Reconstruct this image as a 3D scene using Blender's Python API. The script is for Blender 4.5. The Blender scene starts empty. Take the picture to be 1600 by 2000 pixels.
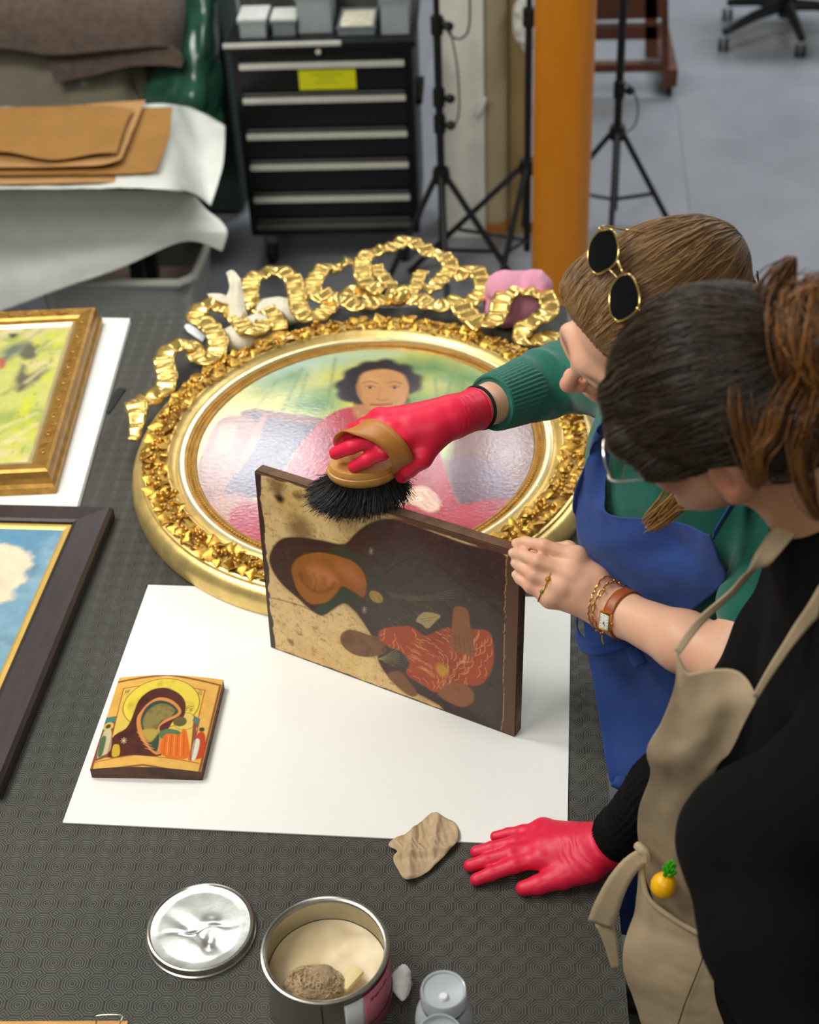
import bpy, bmesh, math, random
import numpy as np
from mathutils import Vector, Matrix

random.seed(7); np.random.seed(7)
rng = np.random.RandomState(11)
S = bpy.context.scene
COL = S.collection
PI = math.pi

# ---------------------------------------------------------------- camera
TZ = 0.90                                   # height of the table top
FPX, PITCH, ROLL, YAW = 2914.58, 0.651107, -0.0502034, -0.1253225
CAM = np.array([0.0, 0.0, TZ + 1.5855])
_fw = np.array([math.sin(YAW)*math.cos(PITCH), math.cos(YAW)*math.cos(PITCH), -math.sin(PITCH)])
_r0 = np.array([math.cos(YAW), -math.sin(YAW), 0.0]); _u0 = np.cross(_r0, _fw)
_R = math.cos(ROLL)*_r0 + math.sin(ROLL)*_u0
_U = -math.sin(ROLL)*_r0 + math.cos(ROLL)*_u0
cd = bpy.data.cameras.new('camera'); cam = bpy.data.objects.new('camera', cd); COL.objects.link(cam)
cd.sensor_fit = 'VERTICAL'; cd.sensor_height = 36.0; cd.sensor_width = 28.8
cd.lens = FPX/2000*36.0; cd.clip_start = 0.05; cd.clip_end = 60
cam.matrix_world = Matrix(((_R[0], _U[0], -_fw[0], CAM[0]), (_R[1], _U[1], -_fw[1], CAM[1]),
                           (_R[2], _U[2], -_fw[2], CAM[2]), (0, 0, 0, 1)))
cd.dof.use_dof = True; cd.dof.focus_distance = 2.08; cd.dof.aperture_fstop = 4.5
S.camera = cam

# ---------------------------------------------------------------- light
S.view_settings.view_transform = 'Standard'; S.view_settings.look = 'None'
S.view_settings.exposure = 0.0; S.view_settings.gamma = 1.0
S.view_settings.use_curve_mapping = False
W = bpy.data.worlds.new('world'); S.world = W; W.use_nodes = True
W.node_tree.nodes['Background'].inputs[0].default_value = (0.80, 0.86, 1.0, 1)
W.node_tree.nodes['Background'].inputs[1].default_value = 0.11

def area(name, loc, target, sx, sy, power, col=(1, 1, 1), spread=180):
    l = bpy.data.lights.new(name, 'AREA'); l.shape = 'RECTANGLE'; l.size = sx; l.size_y = sy
    l.energy = power; l.color = col; l.spread = math.radians(spread)
    o = bpy.data.objects.new(name, l); COL.objects.link(o); o.location = loc
    o.rotation_euler = (Vector(target)-Vector(loc)).to_track_quat('-Z', 'Y').to_euler()
    o['kind'] = 'helper'
    return o
# ceiling fittings of the workshop, plus two added fills: one row over the table, one further back whose
# reflections show in the varnish of the oval painting
area('ceiling_lamp_front', (-1.45, 0.9, 3.28), (-0.35, 1.5, 0.9), 1.2, 0.6, 36, (1.0, 0.98, 0.935))
area('ceiling_lamp_table', (-0.9, 2.4, 3.28), (-0.7, 2.2, 0.9), 1.2, 0.6, 9, (1.0, 0.98, 0.935))
area('added_fill_viewer', (-0.2, -0.6, 3.3), (-0.2, 0.6, 0.6), 1.4, 0.8, 24, (1.0, 0.975, 0.92))  # added fill above the viewer, brightens surfaces that face the camera
area('added_fill_store', (-1.75, 2.15, 3.3), (-1.2, 4.3, 0.3), 1.2, 0.6, 66, (0.98, 0.98, 0.95))  # added fill for the draped table and cabinet at the back left
area('ceiling_lamp_back_a', (-1.38, 5.42, 3.26), (-1.38, 5.42, 0), 0.62, 0.42, 25, (0.95, 0.97, 1.0))
area('ceiling_lamp_back_b', (-0.38, 5.48, 3.26), (-0.38, 5.48, 0), 0.46, 0.34, 20, (0.95, 0.97, 1.0))
area('ceiling_lamp_far', (1.3, 7.6, 3.28), (1.3, 7.6, 0), 1.6, 0.8, 112, (0.82, 0.90, 1.0))
area('ceiling_lamp_aisle', (1.9, 4.0, 3.28), (1.9, 4.0, 0), 0.6, 1.2, 36, (0.92, 0.95, 1.0))

# ---------------------------------------------------------------- pixel -> point helpers
def ray(x, y): return _fw + _R*(x-800)/FPX - _U*(y-1000)/FPX
def PZ(x, y, z):
    d = ray(x, y); return CAM + d*((z-CAM[2])/d[2])
def PD(x, y, dep): return CAM + ray(x, y)*dep
def PX(x, y, X):
    d = ray(x, y); return CAM + d*(X/d[0])
def PY(x, y, Y):
    d = ray(x, y); return CAM + d*(Y/d[1])
def A3(*a): return np.array(a, float)
def nrm(v): v = np.asarray(v, float); return v/np.linalg.norm(v)
def camv(r, u, b): return _R*r + _U*u - _fw*b          # direction given along right / up / towards viewer

# ---------------------------------------------------------------- colour and materials
def lin(c):
    out = []
    for v in c[:3]:
        v = v/255.0; out.append(v/12.92 if v <= 0.04045 else ((v+0.055)/1.055)**2.4)
    return tuple(out)+(1.0,)
class NT:
    """thin wrapper over a node tree, with arithmetic on sockets"""
    def __init__(s, nt): s.nt = nt
    def n(s, t, **k):
        nd = s.nt.nodes.new(t)
        for a, b in k.items(): setattr(nd, a, b)
        return nd
    def link(s, a, b): s.nt.links.new(a, b)
    def m(s, op, a, b=None, c=None):
        nd = s.n('ShaderNodeMath', operation=op)
        for i, v in enumerate((a, b, c)):
            if v is None: continue
            if isinstance(v, (int, float)): nd.inputs[i].default_value = v
            else: s.link(v, nd.inputs[i])
        return nd.outputs[0]
    def noise(s, vec, scale, detail=3, rough=0.5, dist=0.0):
        nd = s.n('ShaderNodeTexNoise'); nd.inputs['Scale'].default_value = scale
        nd.inputs['Detail'].default_value = detail; nd.inputs['Roughness'].default_value = rough
        nd.inputs['Distortion'].default_value = dist
        if vec is not None: s.link(vec, nd.inputs['Vector'])
        return nd.outputs['Fac']
    def ramp(s, fac, stops):
        nd = s.n('ShaderNodeValToRGB'); e = nd.color_ramp.elements
        while len(e) < len(stops): e.new(0.5)
        for i, (p, c) in enumerate(stops): e[i].position = p; e[i].color = c if len(c) == 4 else lin(c)
        s.link(fac, nd.inputs[0]); return nd.outputs[0]
    def mix(s, fac, a, b, mode='MIX'):
        nd = s.n('ShaderNodeMix', data_type='RGBA', blend_type=mode)
        for i, v in ((0, fac), (6, a), (7, b)):
            if isinstance(v, (int, float)): nd.inputs[i].default_value = v
            elif isinstance(v, tuple): nd.inputs[i].default_value = v
            else: s.link(v, nd.inputs[i])
        return nd.outputs[2]
    def scale(s, vec, sc):
        nd = s.n('ShaderNodeVectorMath', operation='MULTIPLY'); s.link(vec, nd.inputs[0]); nd.inputs[1].default_value = sc
        return nd.outputs[0]
MATS = {}
def mat(name, col=(200, 200, 200), rough=0.5, metal=0.0, spec=0.5, var=0.10, vscale=18, bump=0.0, bscale=150,
        stretch=(1, 1, 1), attr=None, sss=0.0, trans=0.0, coat=0.0, coat_rough=0.1, sheen=0.0, alpha=1.0, col2=None,
        rvar=0.0, emit=0.0, coord='Object', ior=1.45, bdist=0.002, aniso=0.0):
    if name in MATS: return MATS[name]
    m = bpy.data.materials.new(name); m.use_nodes = True; t = NT(m.node_tree); b = m.node_tree.nodes['Principled BSDF']
    tc = t.n('ShaderNodeTexCoord').outputs[coord]; vec = t.scale(tc, stretch)
    if attr:
        a = t.n('ShaderNodeVertexColor', layer_name=attr); base = a.outputs['Color']
        if var > 0:
            f = t.noise(vec, vscale, 4, 0.6)
            base = t.mix(1.0, base, t.ramp(f, [(0.3, (1-var, 1-var, 1-var, 1)), (0.7, (1+var*.6, 1+var*.6, 1+var*.6, 1))]), 'MULTIPLY')
        t.link(base, b.inputs['Base Color'])
    else:
        c = lin(col)
        f = t.noise(vec, vscale, 4, 0.6)
        if col2 is not None: lo, hi = c, lin(col2)
        else: lo = tuple(v*(1-var) for v in c[:3])+(1,); hi = tuple(min(1, v*(1+var)) for v in c[:3])+(1,)
        t.link(t.ramp(f, [(0.3, lo), (0.7, hi)]), b.inputs['Base Color'])
    b.inputs['Roughness'].default_value = rough; b.inputs['Metallic'].default_value = metal
    b.inputs['Specular IOR Level'].default_value = spec; b.inputs['IOR'].default_value = ior
    if rvar > 0:
        f2 = t.noise(vec, vscale*1.7, 5, 0.65)
        t.link(t.m('ADD', t.m('MULTIPLY', f2, rvar*2), max(0.02, rough-rvar)), b.inputs['Roughness'])
    if bump > 0:
        bn = t.n('ShaderNodeBump'); bn.inputs['Strength'].default_value = bump; bn.inputs['Distance'].default_value = bdist
        t.link(t.noise(vec, bscale, 3, 0.6), bn.inputs['Height']); t.link(bn.outputs[0], b.inputs['Normal'])
    if sss > 0:
        b.inputs['Subsurface Weight'].default_value = sss; b.inputs['Subsurface Radius'].default_value = (1.0, 0.4, 0.2)
        b.inputs['Subsurface Scale'].default_value = 0.006
    b.inputs['Transmission Weight'].default_value = trans
    b.inputs['Coat Weight'].default_value = coat; b.inputs['Coat Roughness'].default_value = coat_rough
    b.inputs['Sheen Weight'].default_value = sheen
    b.inputs['Alpha'].default_value = alpha
    b.inputs['Anisotropic'].default_value = aniso
    MATS[name] = m
    return m

# ---------------------------------------------------------------- object helpers
def tag(o, label, cat, group=None, kind=None):
    if label: o['label'] = label
    if cat: o['category'] = cat
    if group: o['group'] = group
    if kind: o['kind'] = kind
    return o
def empty(name, loc, label, cat, group=None):
    o = bpy.data.objects.new(name, None); COL.objects.link(o); o.location = loc; o.empty_display_size = 0.05
    return tag(o, label, cat, group)
def mesh_obj(name, V, F, material=None, parent=None, smooth=True, loc=None):
    me = bpy.data.meshes.new(name); V = np.asarray(V, float)
    if parent is not None: V = V - WLOC(parent)
    me.from_pydata(V.tolist() if not isinstance(V, list) else V, [], [tuple(int(i) for i in f) for f in F])
    return finish(name, me, material, parent, smooth)
def WLOC(o):
    p = np.zeros(3)
    while o is not None: p = p + np.array(o.location); o = o.parent
    return p
def finish(name, me, material, parent, smooth=True):
    if material: me.materials.append(material)
    if smooth and len(me.polygons): me.polygons.foreach_set('use_smooth', [True]*len(me.polygons))
    me.update()
    o = bpy.data.objects.new(name, me); COL.objects.link(o)
    if parent is not None: o.parent = parent
    return o
def fast_obj(name, V, Q, material=None, parent=None, smooth=True):
    """big quad mesh through foreach_set; V in world coordinates"""
    V = np.asarray(V, np.float32)
    if parent is not None: V = V - WLOC(parent).astype(np.float32)
    Q = np.asarray(Q, np.int32); n = Q.shape[1]
    me = bpy.data.meshes.new(name); me.vertices.add(len(V)); me.vertices.foreach_set('co', V.ravel())
    me.loops.add(Q.size); me.loops.foreach_set('vertex_index', Q.ravel())
    me.polygons.add(len(Q)); me.polygons.foreach_set('loop_start', np.arange(0, Q.size, n, dtype=np.int32))
    me.update(calc_edges=True); me.validate()
    return finish(name, me, material, parent, smooth)
def set_col(o, C, name='Col'):
    a = o.data.color_attributes.new(name, 'FLOAT_COLOR', 'POINT'); C = np.asarray(C, np.float32)
    if C.shape[1] == 3: C = np.concatenate([C, np.ones((len(C), 1), np.float32)], 1)
    a.data.foreach_set('color', C.ravel())
class MB:
    """collects shapes in world coordinates and links them as ONE mesh"""
    def __init__(s): s.V = []; s.F = []; s.n = 0
    def add(s, V, F):
        V = np.asarray(V, float); s.V.append(V); s.F += [tuple(i+s.n for i in f) for f in F]; s.n += len(V); return s
    def box(s, lo, hi, bev=0.0, M=None):
        lo = np.array(lo, float); hi = np.array(hi, float)
        bm = bmesh.new(); bmesh.ops.create_cube(bm, size=1.0)
        for v in bm.verts: v.co = Vector((lo+hi)/2+(hi-lo)*np.array(v.co))
        if bev > 0: bmesh.ops.bevel(bm, geom=bm.edges[:], offset=min(bev, (hi-lo).min()*0.45), segments=2, affect='EDGES', profile=0.6)
        return s.bm(bm, M)
    def bm(s, bm, M=None):
        bm.verts.index_update(); V = np.array([v.co[:] for v in bm.verts]); F = [[v.index for v in f.verts] for f in bm.faces]; bm.free()
        if M is not None: V = V@np.array(M[0]).T+np.array(M[1])
        return s.add(V, F)
    def tube(s, pts, r, seg=10, cap=True, closed=False):
        P = np.array(pts, float); n = len(P); r = np.broadcast_to(np.asarray(r, float), (n,))
        T = np.gradient(P, axis=0) if not closed else (np.roll(P, -1, 0)-np.roll(P, 1, 0))
        T /= np.linalg.norm(T, axis=1, keepdims=True)+1e-12
        up = np.array([0, 0, 1.0]) if abs(T[0][2]) < 0.9 else np.array([1.0, 0, 0])
        N = np.cross(T[0], up); N /= np.linalg.norm(N); Vs = []
        for i in range(n):
            N = N-T[i]*(N@T[i]); N /= np.linalg.norm(N)+1e-12; Bn = np.cross(T[i], N)
            a = np.arange(seg)*2*PI/seg
            Vs.append(P[i]+r[i]*(np.cos(a)[:, None]*N+np.sin(a)[:, None]*Bn))
        V = np.concatenate(Vs); F = []
        for i in range(n if closed else n-1):
            for j in range(seg):
                k = (j+1) % seg; i2 = (i+1) % n
                F.append((i*seg+j, i*seg+k, i2*seg+k, i2*seg+j))
        if cap and not closed: F.append(tuple(range(seg))[::-1]); F.append(tuple(range((n-1)*seg, n*seg)))
        return s.add(V, F)
    def lathe(s, prof, c=(0, 0, 0), seg=32, a=1.0, M=None, cap=True):
        prof = np.array(prof, float); V = []; F = []; n = len(prof)
        ang = np.arange(seg)*2*PI/seg
        for (r, z) in prof: V.append(np.stack([r*np.cos(ang), r*np.sin(ang)*a, np.full(seg, z)], 1))
        V = np.concatenate(V)
        for i in range(n-1):
            for j in range(seg):
                k = (j+1) % seg; F.append((i*seg+j, i*seg+k, (i+1)*seg+k, (i+1)*seg+j))
        if cap:
            if prof[0][0] > 1e-6: F.append(tuple(range(seg))[::-1])
            if prof[-1][0] > 1e-6: F.append(tuple(range((n-1)*seg, n*seg)))
        if M is not None: V = V@np.array(M).T
        return s.add(V+np.array(c), F)
    def sphere(s, c, r, u=12, v=8, M=None):
        r = np.broadcast_to(np.asarray(r, float), (3,)); prof = []
        V = []; F = []
        for i in range(v+1):
            th = PI*i/v
            for j in range(u): ph = 2*PI*j/u; V.append((math.sin(th)*math.cos(ph), math.sin(th)*math.sin(ph), math.cos(th)))
        for i in range(v):
            for j in range(u): k = (j+1) % u; F.append((i*u+j, (i+1)*u+j, (i+1)*u+k, i*u+k))
        V = np.array(V)*r
        if M is not None: V = V@np.array(M).T
        return s.add(V+np.array(c), F)
    def build(s, name, material, parent=None, smooth=True, weld=False):
        V = np.concatenate(s.V) if s.V else np.zeros((0, 3))
        if parent is not None: V = V-WLOC(parent)
        me = bpy.data.meshes.new(name); me.from_pydata(V.tolist(), [], s.F)
        bm = bmesh.new(); bm.from_mesh(me)
        bmesh.ops.remove_doubles(bm, verts=bm.verts[:], dist=1e-6)
        bmesh.ops.recalc_face_normals(bm, faces=bm.faces[:]); bm.to_mesh(me); bm.free()
        o = finish(name, me, material, parent, smooth)
        if smooth: sharp(o)
        return o
def sharp(o, ang=38):
    me = o.data; bm = bmesh.new(); bm.from_mesh(me); lim = math.radians(ang)
    for e in bm.edges:
        if len(e.link_faces) == 2 and e.calc_face_angle(0) > lim: e.smooth = False
    bm.to_mesh(me); bm.free()
def cr(P, n, closed=False):
    """Catmull-Rom through the points P, n samples per span"""
    P = np.array(P, float); m = len(P); out = []
    idx = (lambda i: i % m) if closed else (lambda i: min(max(i, 0), m-1))
    for i in range(m if closed else m-1):
        p0, p1, p2, p3 = P[idx(i-1)], P[idx(i)], P[idx(i+1)], P[idx(i+2)]
        for k in range(n):
            t = k/n
            out.append(0.5*((2*p1)+(-p0+p2)*t+(2*p0-5*p1+4*p2-p3)*t*t+(-p0+3*p1-3*p2+p3)*t**3))
    if not closed: out.append(P[-1])
    return np.array(out)
def resample(P, step=None, n=None):
    P = np.array(P, float); s = np.r_[0, np.cumsum(np.linalg.norm(np.diff(P, axis=0), axis=1))]
    if n is None: n = max(2, int(round(s[-1]/step))+1)
    t = np.linspace(0, s[-1], n)
    return np.stack([np.interp(t, s, P[:, k]) for k in range(P.shape[1])], 1), t
def patch(rows, nu, nv):
    """smooth surface through a grid of points rows[i][j]"""
    G = np.array(rows, float)
    A = np.array([cr(r, nu) for r in G]); B = np.array([cr(A[:, j], nv) for j in range(A.shape[1])]).transpose(1, 0, 2)
    return B
def grid_faces(nr, nc):
    i = np.arange(nr*nc).reshape(nr, nc)
    return np.stack([i[:-1, :-1].ravel(), i[:-1, 1:].ravel(), i[1:, 1:].ravel(), i[1:, :-1].ravel()], 1)
def vnoise(P, freq, seed=0, octv=3):
    """value noise on points (N,k), range about -1..1"""
    P = np.asarray(P, float)
    if P.ndim == 1: P = P[:, None]
    if P.shape[1] < 3: P = np.concatenate([P, np.zeros((len(P), 3-P.shape[1]))], 1)
    out = np.zeros(len(P)); amp = 1.0; tot = 0
    for o in range(octv):
        q = P*freq*(2**o)+17.3*o+seed*7.77; i = np.floor(q).astype(np.int64); f = q-i; f = f*f*(3-2*f); r = 0
        for dx in (0, 1):
            for dy in (0, 1):
                for dz in (0, 1):
                    h = ((i[:, 0]+dx)*73856093) ^ ((i[:, 1]+dy)*19349663) ^ ((i[:, 2]+dz)*83492791) ^ (seed*2654435)
                    h = (h*1103515245+12345) & 0x7fffffff; h = (h ^ (h >> 13))*1274126177 & 0x7fffffff
                    v = (h & 0xffff)/65535.0
                    r = r+v*(f[:, 0] if dx else 1-f[:, 0])*(f[:, 1] if dy else 1-f[:, 1])*(f[:, 2] if dz else 1-f[:, 2])
        out += amp*(r*2-1); tot += amp; amp *= 0.5
    return out/tot
def sheet(name, G, material, parent=None, thick=0.002, wr=None):
    """cloth sheet from a point grid (nr,nc,3), given thickness"""
    nr, nc = G.shape[:2]; V = G.reshape(-1, 3)
    du = np.gradient(G, axis=1); dv = np.gradient(G, axis=0); N = np.cross(du, dv); N /= np.linalg.norm(N, axis=2, keepdims=True)+1e-12
    if wr is not None: G = G+N*wr(G)[..., None]
    a = (G+N*thick/2).reshape(-1, 3); b = (G-N*thick/2).reshape(-1, 3)
    F = grid_faces(nr, nc); n = nr*nc; F2 = F[:, ::-1]+n
    i = np.arange(n).reshape(nr, nc); side = []
    for l in (i[0, :], i[:, -1], i[-1, ::-1], i[::-1, 0]):
        side.append(np.stack([l[1:], l[:-1], l[:-1]+n, l[1:]+n], 1))
    return fast_obj(name, np.concatenate([a, b]), np.concatenate([F, F2]+side), material, parent)

# ---------------------------------------------------------------- painter: colours on the vertices of a real panel
class Paint:
    def __init__(s, uv, base):
        s.uv = np.asarray(uv, float); s.C = np.tile(np.array(lin(base)[:3]), (len(s.uv), 1))
    def _mix(s, a, c):
        a = np.clip(a, 0, 1)[:, None]; s.C = s.C*(1-a)+np.array(lin(c)[:3])*a; return s
    def sd(s, pts):
        P = np.array(pts, float); u = s.uv; d = np.full(len(u), 1e9); ins = np.zeros(len(u), bool)
        for i in range(len(P)):
            a, b = P[i], P[(i+1) % len(P)]; e = b-a; w = u-a
            t = np.clip((w@e)/(e@e+1e-18), 0, 1); d = np.minimum(d, ((w-t[:, None]*e)**2).sum(1))
            c1 = (u[:, 1] >= a[1]) & (u[:, 1] < b[1]); c2 = (u[:, 1] < a[1]) & (u[:, 1] >= b[1])
            cr_ = e[0]*w[:, 1]-e[1]*w[:, 0]
            ins ^= (c1 & (cr_ > 0)) | (c2 & (cr_ < 0))
        return np.where(ins, -1, 1)*np.sqrt(d)
    def poly(s, pts, c, soft=0.001, alpha=1.0, smooth=True, jag=0.0, jf=60):
        if smooth: pts = cr(pts, 4, True)
        d = s.sd(pts)
        if jag: d = d+jag*vnoise(s.uv, jf, 5)
        return s._mix(alpha*(0.5-d/soft/2), c)
    def ell(s, c, rx, ry, col, soft=0.001, alpha=1.0, ring=0.0):
        q = (s.uv-np.array(c))/np.array([rx, ry]); d = (np.linalg.norm(q, axis=1)-1)*min(rx, ry)
        if ring: d = np.abs(d)-ring
        return s._mix(alpha*(0.5-d/soft/2), col)
    def line(s, pts, w, c, soft=0.0006, alpha=1.0, smooth=True):
        if smooth and len(pts) > 2: pts = cr(pts, 5)
        P = np.array(pts, float); d = np.full(len(s.uv), 1e9)
        for i in range(len(P)-1):
            a, e = P[i], P[i+1]-P[i]; q = s.uv-a; t = np.clip((q@e)/(e@e+1e-18), 0, 1)
            d = np.minimum(d, ((q-t[:, None]*e)**2).sum(1))
        return s._mix(alpha*(0.5-(np.sqrt(d)-w/2)/soft/2), c)
    def blotch(s, freq, c, lo, hi, alpha=1.0, seed=0, mask=None, st=(1, 1), oct=4):
        n = vnoise(s.uv*np.array(st), freq, seed, oct)*0.5+0.5; a = np.clip((n-lo)/(hi-lo), 0, 1)*alpha
        if mask is not None: a = a*mask
        return s._mix(a, c)
    def mask(s, pts, soft=0.004): return np.clip(0.5-s.sd(cr(pts, 4, True))/soft/2, 0, 1)
    def mul(s, f): s.C = s.C*f[:, None]; return s
# ---------------------------------------------------------------- signed-distance modelling
class SDF:
    """list of tapered capsules / ellipsoids blended smoothly; surface taken with surface nets"""
    def __init__(s): s.p = []
    def cap(s, a, b, ra, rb=None, k=0.02, sub=False):
        s.p.append(('c', np.array(a, float), np.array(b, float), ra, ra if rb is None else rb, k, sub)); return s
    def chain(s, pts, rad, k=0.02, kk=None):
        for i in range(len(pts)-1): s.cap(pts[i], pts[i+1], rad[i], rad[i+1], k if i == 0 or kk is None else kk)
        return s
    def ell(s, c, r, M=None, k=0.02, sub=False):
        s.p.append(('e', np.array(c, float), np.broadcast_to(np.array(r, float), (3,)).copy(), np.eye(3) if M is None else np.array(M, float), 0, k, sub)); return s
    def plane(s, c, n, k=0.01):
        s.p.append(('p', np.array(c, float), nrm(n), 0, 0, k, True)); return s
    def __call__(s, X):
        d = None
        for q in s.p:
            if q[0] == 'c':
                ab = q[2]-q[1]; w = X-q[1]; t = np.clip((w@ab)/(ab@ab+1e-12), 0, 1)
                e = np.sqrt(((w-t[:, None]*ab)**2).sum(1))-(q[3]+(q[4]-q[3])*t)
            elif q[0] == 'e':
                l = (X-q[1])@q[3].T if q[3] is not None else X-q[1]
                a = np.sqrt(((l/q[2])**2).sum(1)); b = np.sqrt(((l/q[2]**2)**2).sum(1)); e = a*(a-1)/(b+1e-9)
                e = np.where(b < 1e-6, -q[2].min(), e)
            else: e = -((X-q[1])@q[2])
            if d is None: d = e; continue
            k = q[5]
            if q[6]:
                e = -e if q[0] != 'p' else -e
                if k > 0: h = np.maximum(k-np.abs(d-e), 0)/k; d = np.maximum(d, e)+h*h*k*0.25
                else: d = np.maximum(d, e)
            else:
                if k > 0: h = np.maximum(k-np.abs(d-e), 0)/k; d = np.minimum(d, e)-h*h*k*0.25
                else: d = np.minimum(d, e)
        return d
    def culled(s, c, r):
        """only the shapes that can matter within r of c"""
        ds = []
        for q in s.p:
            t = SDF(); t.p = [q[:6]+(False,)] if q[0] != 'p' else [q]; ds.append(float(t(np.array([c]))[0]))
        adds = [d for d, q in zip(ds, s.p) if not q[6]]
        lim = min(adds)+2*r+0.07; out = SDF()
        for d, q in zip(ds, s.p):
            if q[0] == 'p': out.p.append(q)
            elif q[6]:
                if d < r+0.05: out.p.append(q)
            elif d < lim: out.p.append(q)
        while out.p and out.p[0][6]: out.p.pop(0)
        return out
    def bounds(s, m=0.02):
        lo = np.full(3, 1e9); hi = -lo
        for q in s.p:
            if q[6]: continue
            if q[0] == 'c':
                r = max(q[3], q[4]); lo = np.minimum(lo, np.minimum(q[1], q[2])-r); hi = np.maximum(hi, np.maximum(q[1], q[2])+r)
            elif q[0] == 'e': r = q[2].max(); lo = np.minimum(lo, q[1]-r); hi = np.maximum(hi, q[1]+r)
        return lo-m, hi+m
def grad(f, X, e=0.0015):
    g = np.stack([f(X+np.eye(3)[i]*e)-f(X-np.eye(3)[i]*e) for i in range(3)], 1)
    return g/(np.linalg.norm(g, axis=1, keepdims=True)+1e-12)
def nets(f, lo, hi, h, B=8):
    lo = np.array(lo, float); hi = np.array(hi, float)
    nb = np.ceil((hi-lo)/(h*B)).astype(int); I = np.stack(np.meshgrid(*[np.arange(n) for n in nb], indexing='ij'), -1).reshape(-1, 3)
    cen = lo+(I+0.5)*h*B; d = f(cen); I = I[np.abs(d) < h*B*1.25]
    off = np.stack(np.meshgrid(*[np.arange(B+1)]*3, indexing='ij'), -1).reshape(-1, 3)
    vals = np.empty((len(I), B+1, B+1, B+1), np.float32)
    sup = I//4; order = np.lexsort((sup[:, 2], sup[:, 1], sup[:, 0])); I = I[order]; sup = sup[order]
    cut = np.r_[0, np.nonzero((np.diff(sup, axis=0) != 0).any(1))[0]+1, len(I)]
    for a, b in zip(cut[:-1], cut[1:]):
        P = lo+(I[a:b, None, :]*B+off[None])*h; P = P.reshape(-1, 3); g = f
        if isinstance(f, SDF) and len(f.p) > 6: mn, mx = P.min(0), P.max(0); g = f.culled((mn+mx)/2, np.linalg.norm(mx-mn)/2)
        vals[a:b] = g(P).reshape(-1, B+1, B+1, B+1)
    ins = vals < 0; c0 = [(i, j, k) for i in (0, 1) for j in (0, 1) for k in (0, 1)]
    sl = lambda A, o: A[:, o[0]:B+o[0], o[1]:B+o[1], o[2]:B+o[2]]
    cnt = sum(sl(ins, o).astype(np.int8) for o in c0); act = (cnt > 0) & (cnt < 8)
    bi, i, j, k = np.nonzero(act); G = I[bi]*B+np.stack([i, j, k], 1)
    cv = np.stack([sl(vals, o)[bi, i, j, k] for o in c0], 1)
    acc = np.zeros((len(G), 3)); num = np.zeros(len(G))
    for ai, a in enumerate(c0):
        for b_i, b in enumerate(c0):
            if sum(b)-sum(a) != 1 or any(b[q] < a[q] for q in range(3)): continue
            va, vb = cv[:, ai], cv[:, b_i]; m = (va < 0) != (vb < 0); t = np.where(m, va/(va-vb+1e-20), 0)
            p = np.array(a)+t[:, None]*(np.array(b)-np.array(a)); acc[m] += p[m]; num += m
    V = lo+(G+acc/num[:, None])*h
    N = nb*B+2; key = (G[:, 0]*N[1]+G[:, 1])*N[2]+G[:, 2]; order = np.argsort(key); ks = key[order]
    def look(g):
        q = (g[:, 0]*N[1]+g[:, 1])*N[2]+g[:, 2]; p = np.searchsorted(ks, q); p = np.minimum(p, len(ks)-1)
        return np.where(ks[p] == q, order[p], -1)
    Q = []
    for ax in range(3):
        b = {0: 4, 1: 2, 2: 1}[ax]; s0 = cv[:, 0] < 0; s1 = cv[:, b] < 0; m = s0 != s1
        g = G[m]; u = np.eye(3, dtype=int)[(ax+1) % 3]; w = np.eye(3, dtype=int)[(ax+2) % 3]
        q = np.stack([look(g), look(g-u), look(g-u-w), look(g-w)], 1); ok = (q >= 0).all(1); q = q[ok]
        fl = ~s0[m][ok]; q[fl] = q[fl][:, ::-1]; Q.append(q)
    return V, np.concatenate(Q)[:, ::-1]
def sdf_obj(name, f, h, material, parent=None, bounds=None, post=None):
    lo, hi = bounds if bounds is not None else f.bounds()
    V, Q = nets(f, lo, hi, h)
    if post is not None: V = post(V)
    return fast_obj(name, V, Q, material, parent)
# ================================================================ the room
def structure(o): o['kind'] = 'structure'; return o
M_floor = mat('floor_vinyl', (128, 130, 133), 0.32, var=0.10, vscale=3, bump=0.05, bscale=40, rvar=0.08)
M_wall = mat('wall_paint', (196, 194, 186), 0.8, var=0.04)
M_ceil = mat('ceiling_paint', (220, 218, 210), 0.9, var=0.03)
floor = structure(MB().box((-5.2, -1.6, -0.12), (4.2, 10.4, -0.004)).build('floor', mat('floor_joint', (104, 106, 110), 0.6), smooth=False))
tile_me = None
for ix in range(8):
    for iy in range(8):
        x = -4.5+1.1*ix; y = 1.9+1.1*iy
        if x > 3.3: continue
        if tile_me is None:
            o = MB().box((-0.5492, -0.5492, -0.006), (0.5492, 0.5492, 0.0), 0.0008).build('floor_tile', M_floor, smooth=False); tile_me = o.data
        else: o = bpy.data.objects.new('floor_tile', tile_me); COL.objects.link(o)
        o.parent = floor; o.location = (x, y, 0)
structure(MB().box((-5.2, 10.2, 0), (4.2, 10.4, 3.4)).build('wall_back', M_wall, smooth=False))
structure(MB().box((-5.4, -1.6, 0), (-5.2, 10.4, 3.4)).build('wall_left', M_wall, smooth=False))
structure(MB().box((4.2, -1.6, 0), (4.4, 10.4, 3.4)).build('wall_right', M_wall, smooth=False))
structure(MB().box((-5.2, -1.8, 0), (4.2, -1.6, 3.4)).build('wall_front', M_wall, smooth=False))
structure(MB().box((-5.2, -1.6, 3.4), (4.2, 10.4, 3.5)).build('ceiling', M_ceil, smooth=False))
for nm, a, b in (('baseboard_back', (-5.2, 10.17, 0), (4.2, 10.2, 0.1)), ('baseboard_right', (4.17, -1.6, 0), (4.2, 10.17, 0.1))):
    structure(MB().box(a, b, 0.004).build(nm, mat('baseboard', (90, 88, 84), 0.5), smooth=False))
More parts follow.
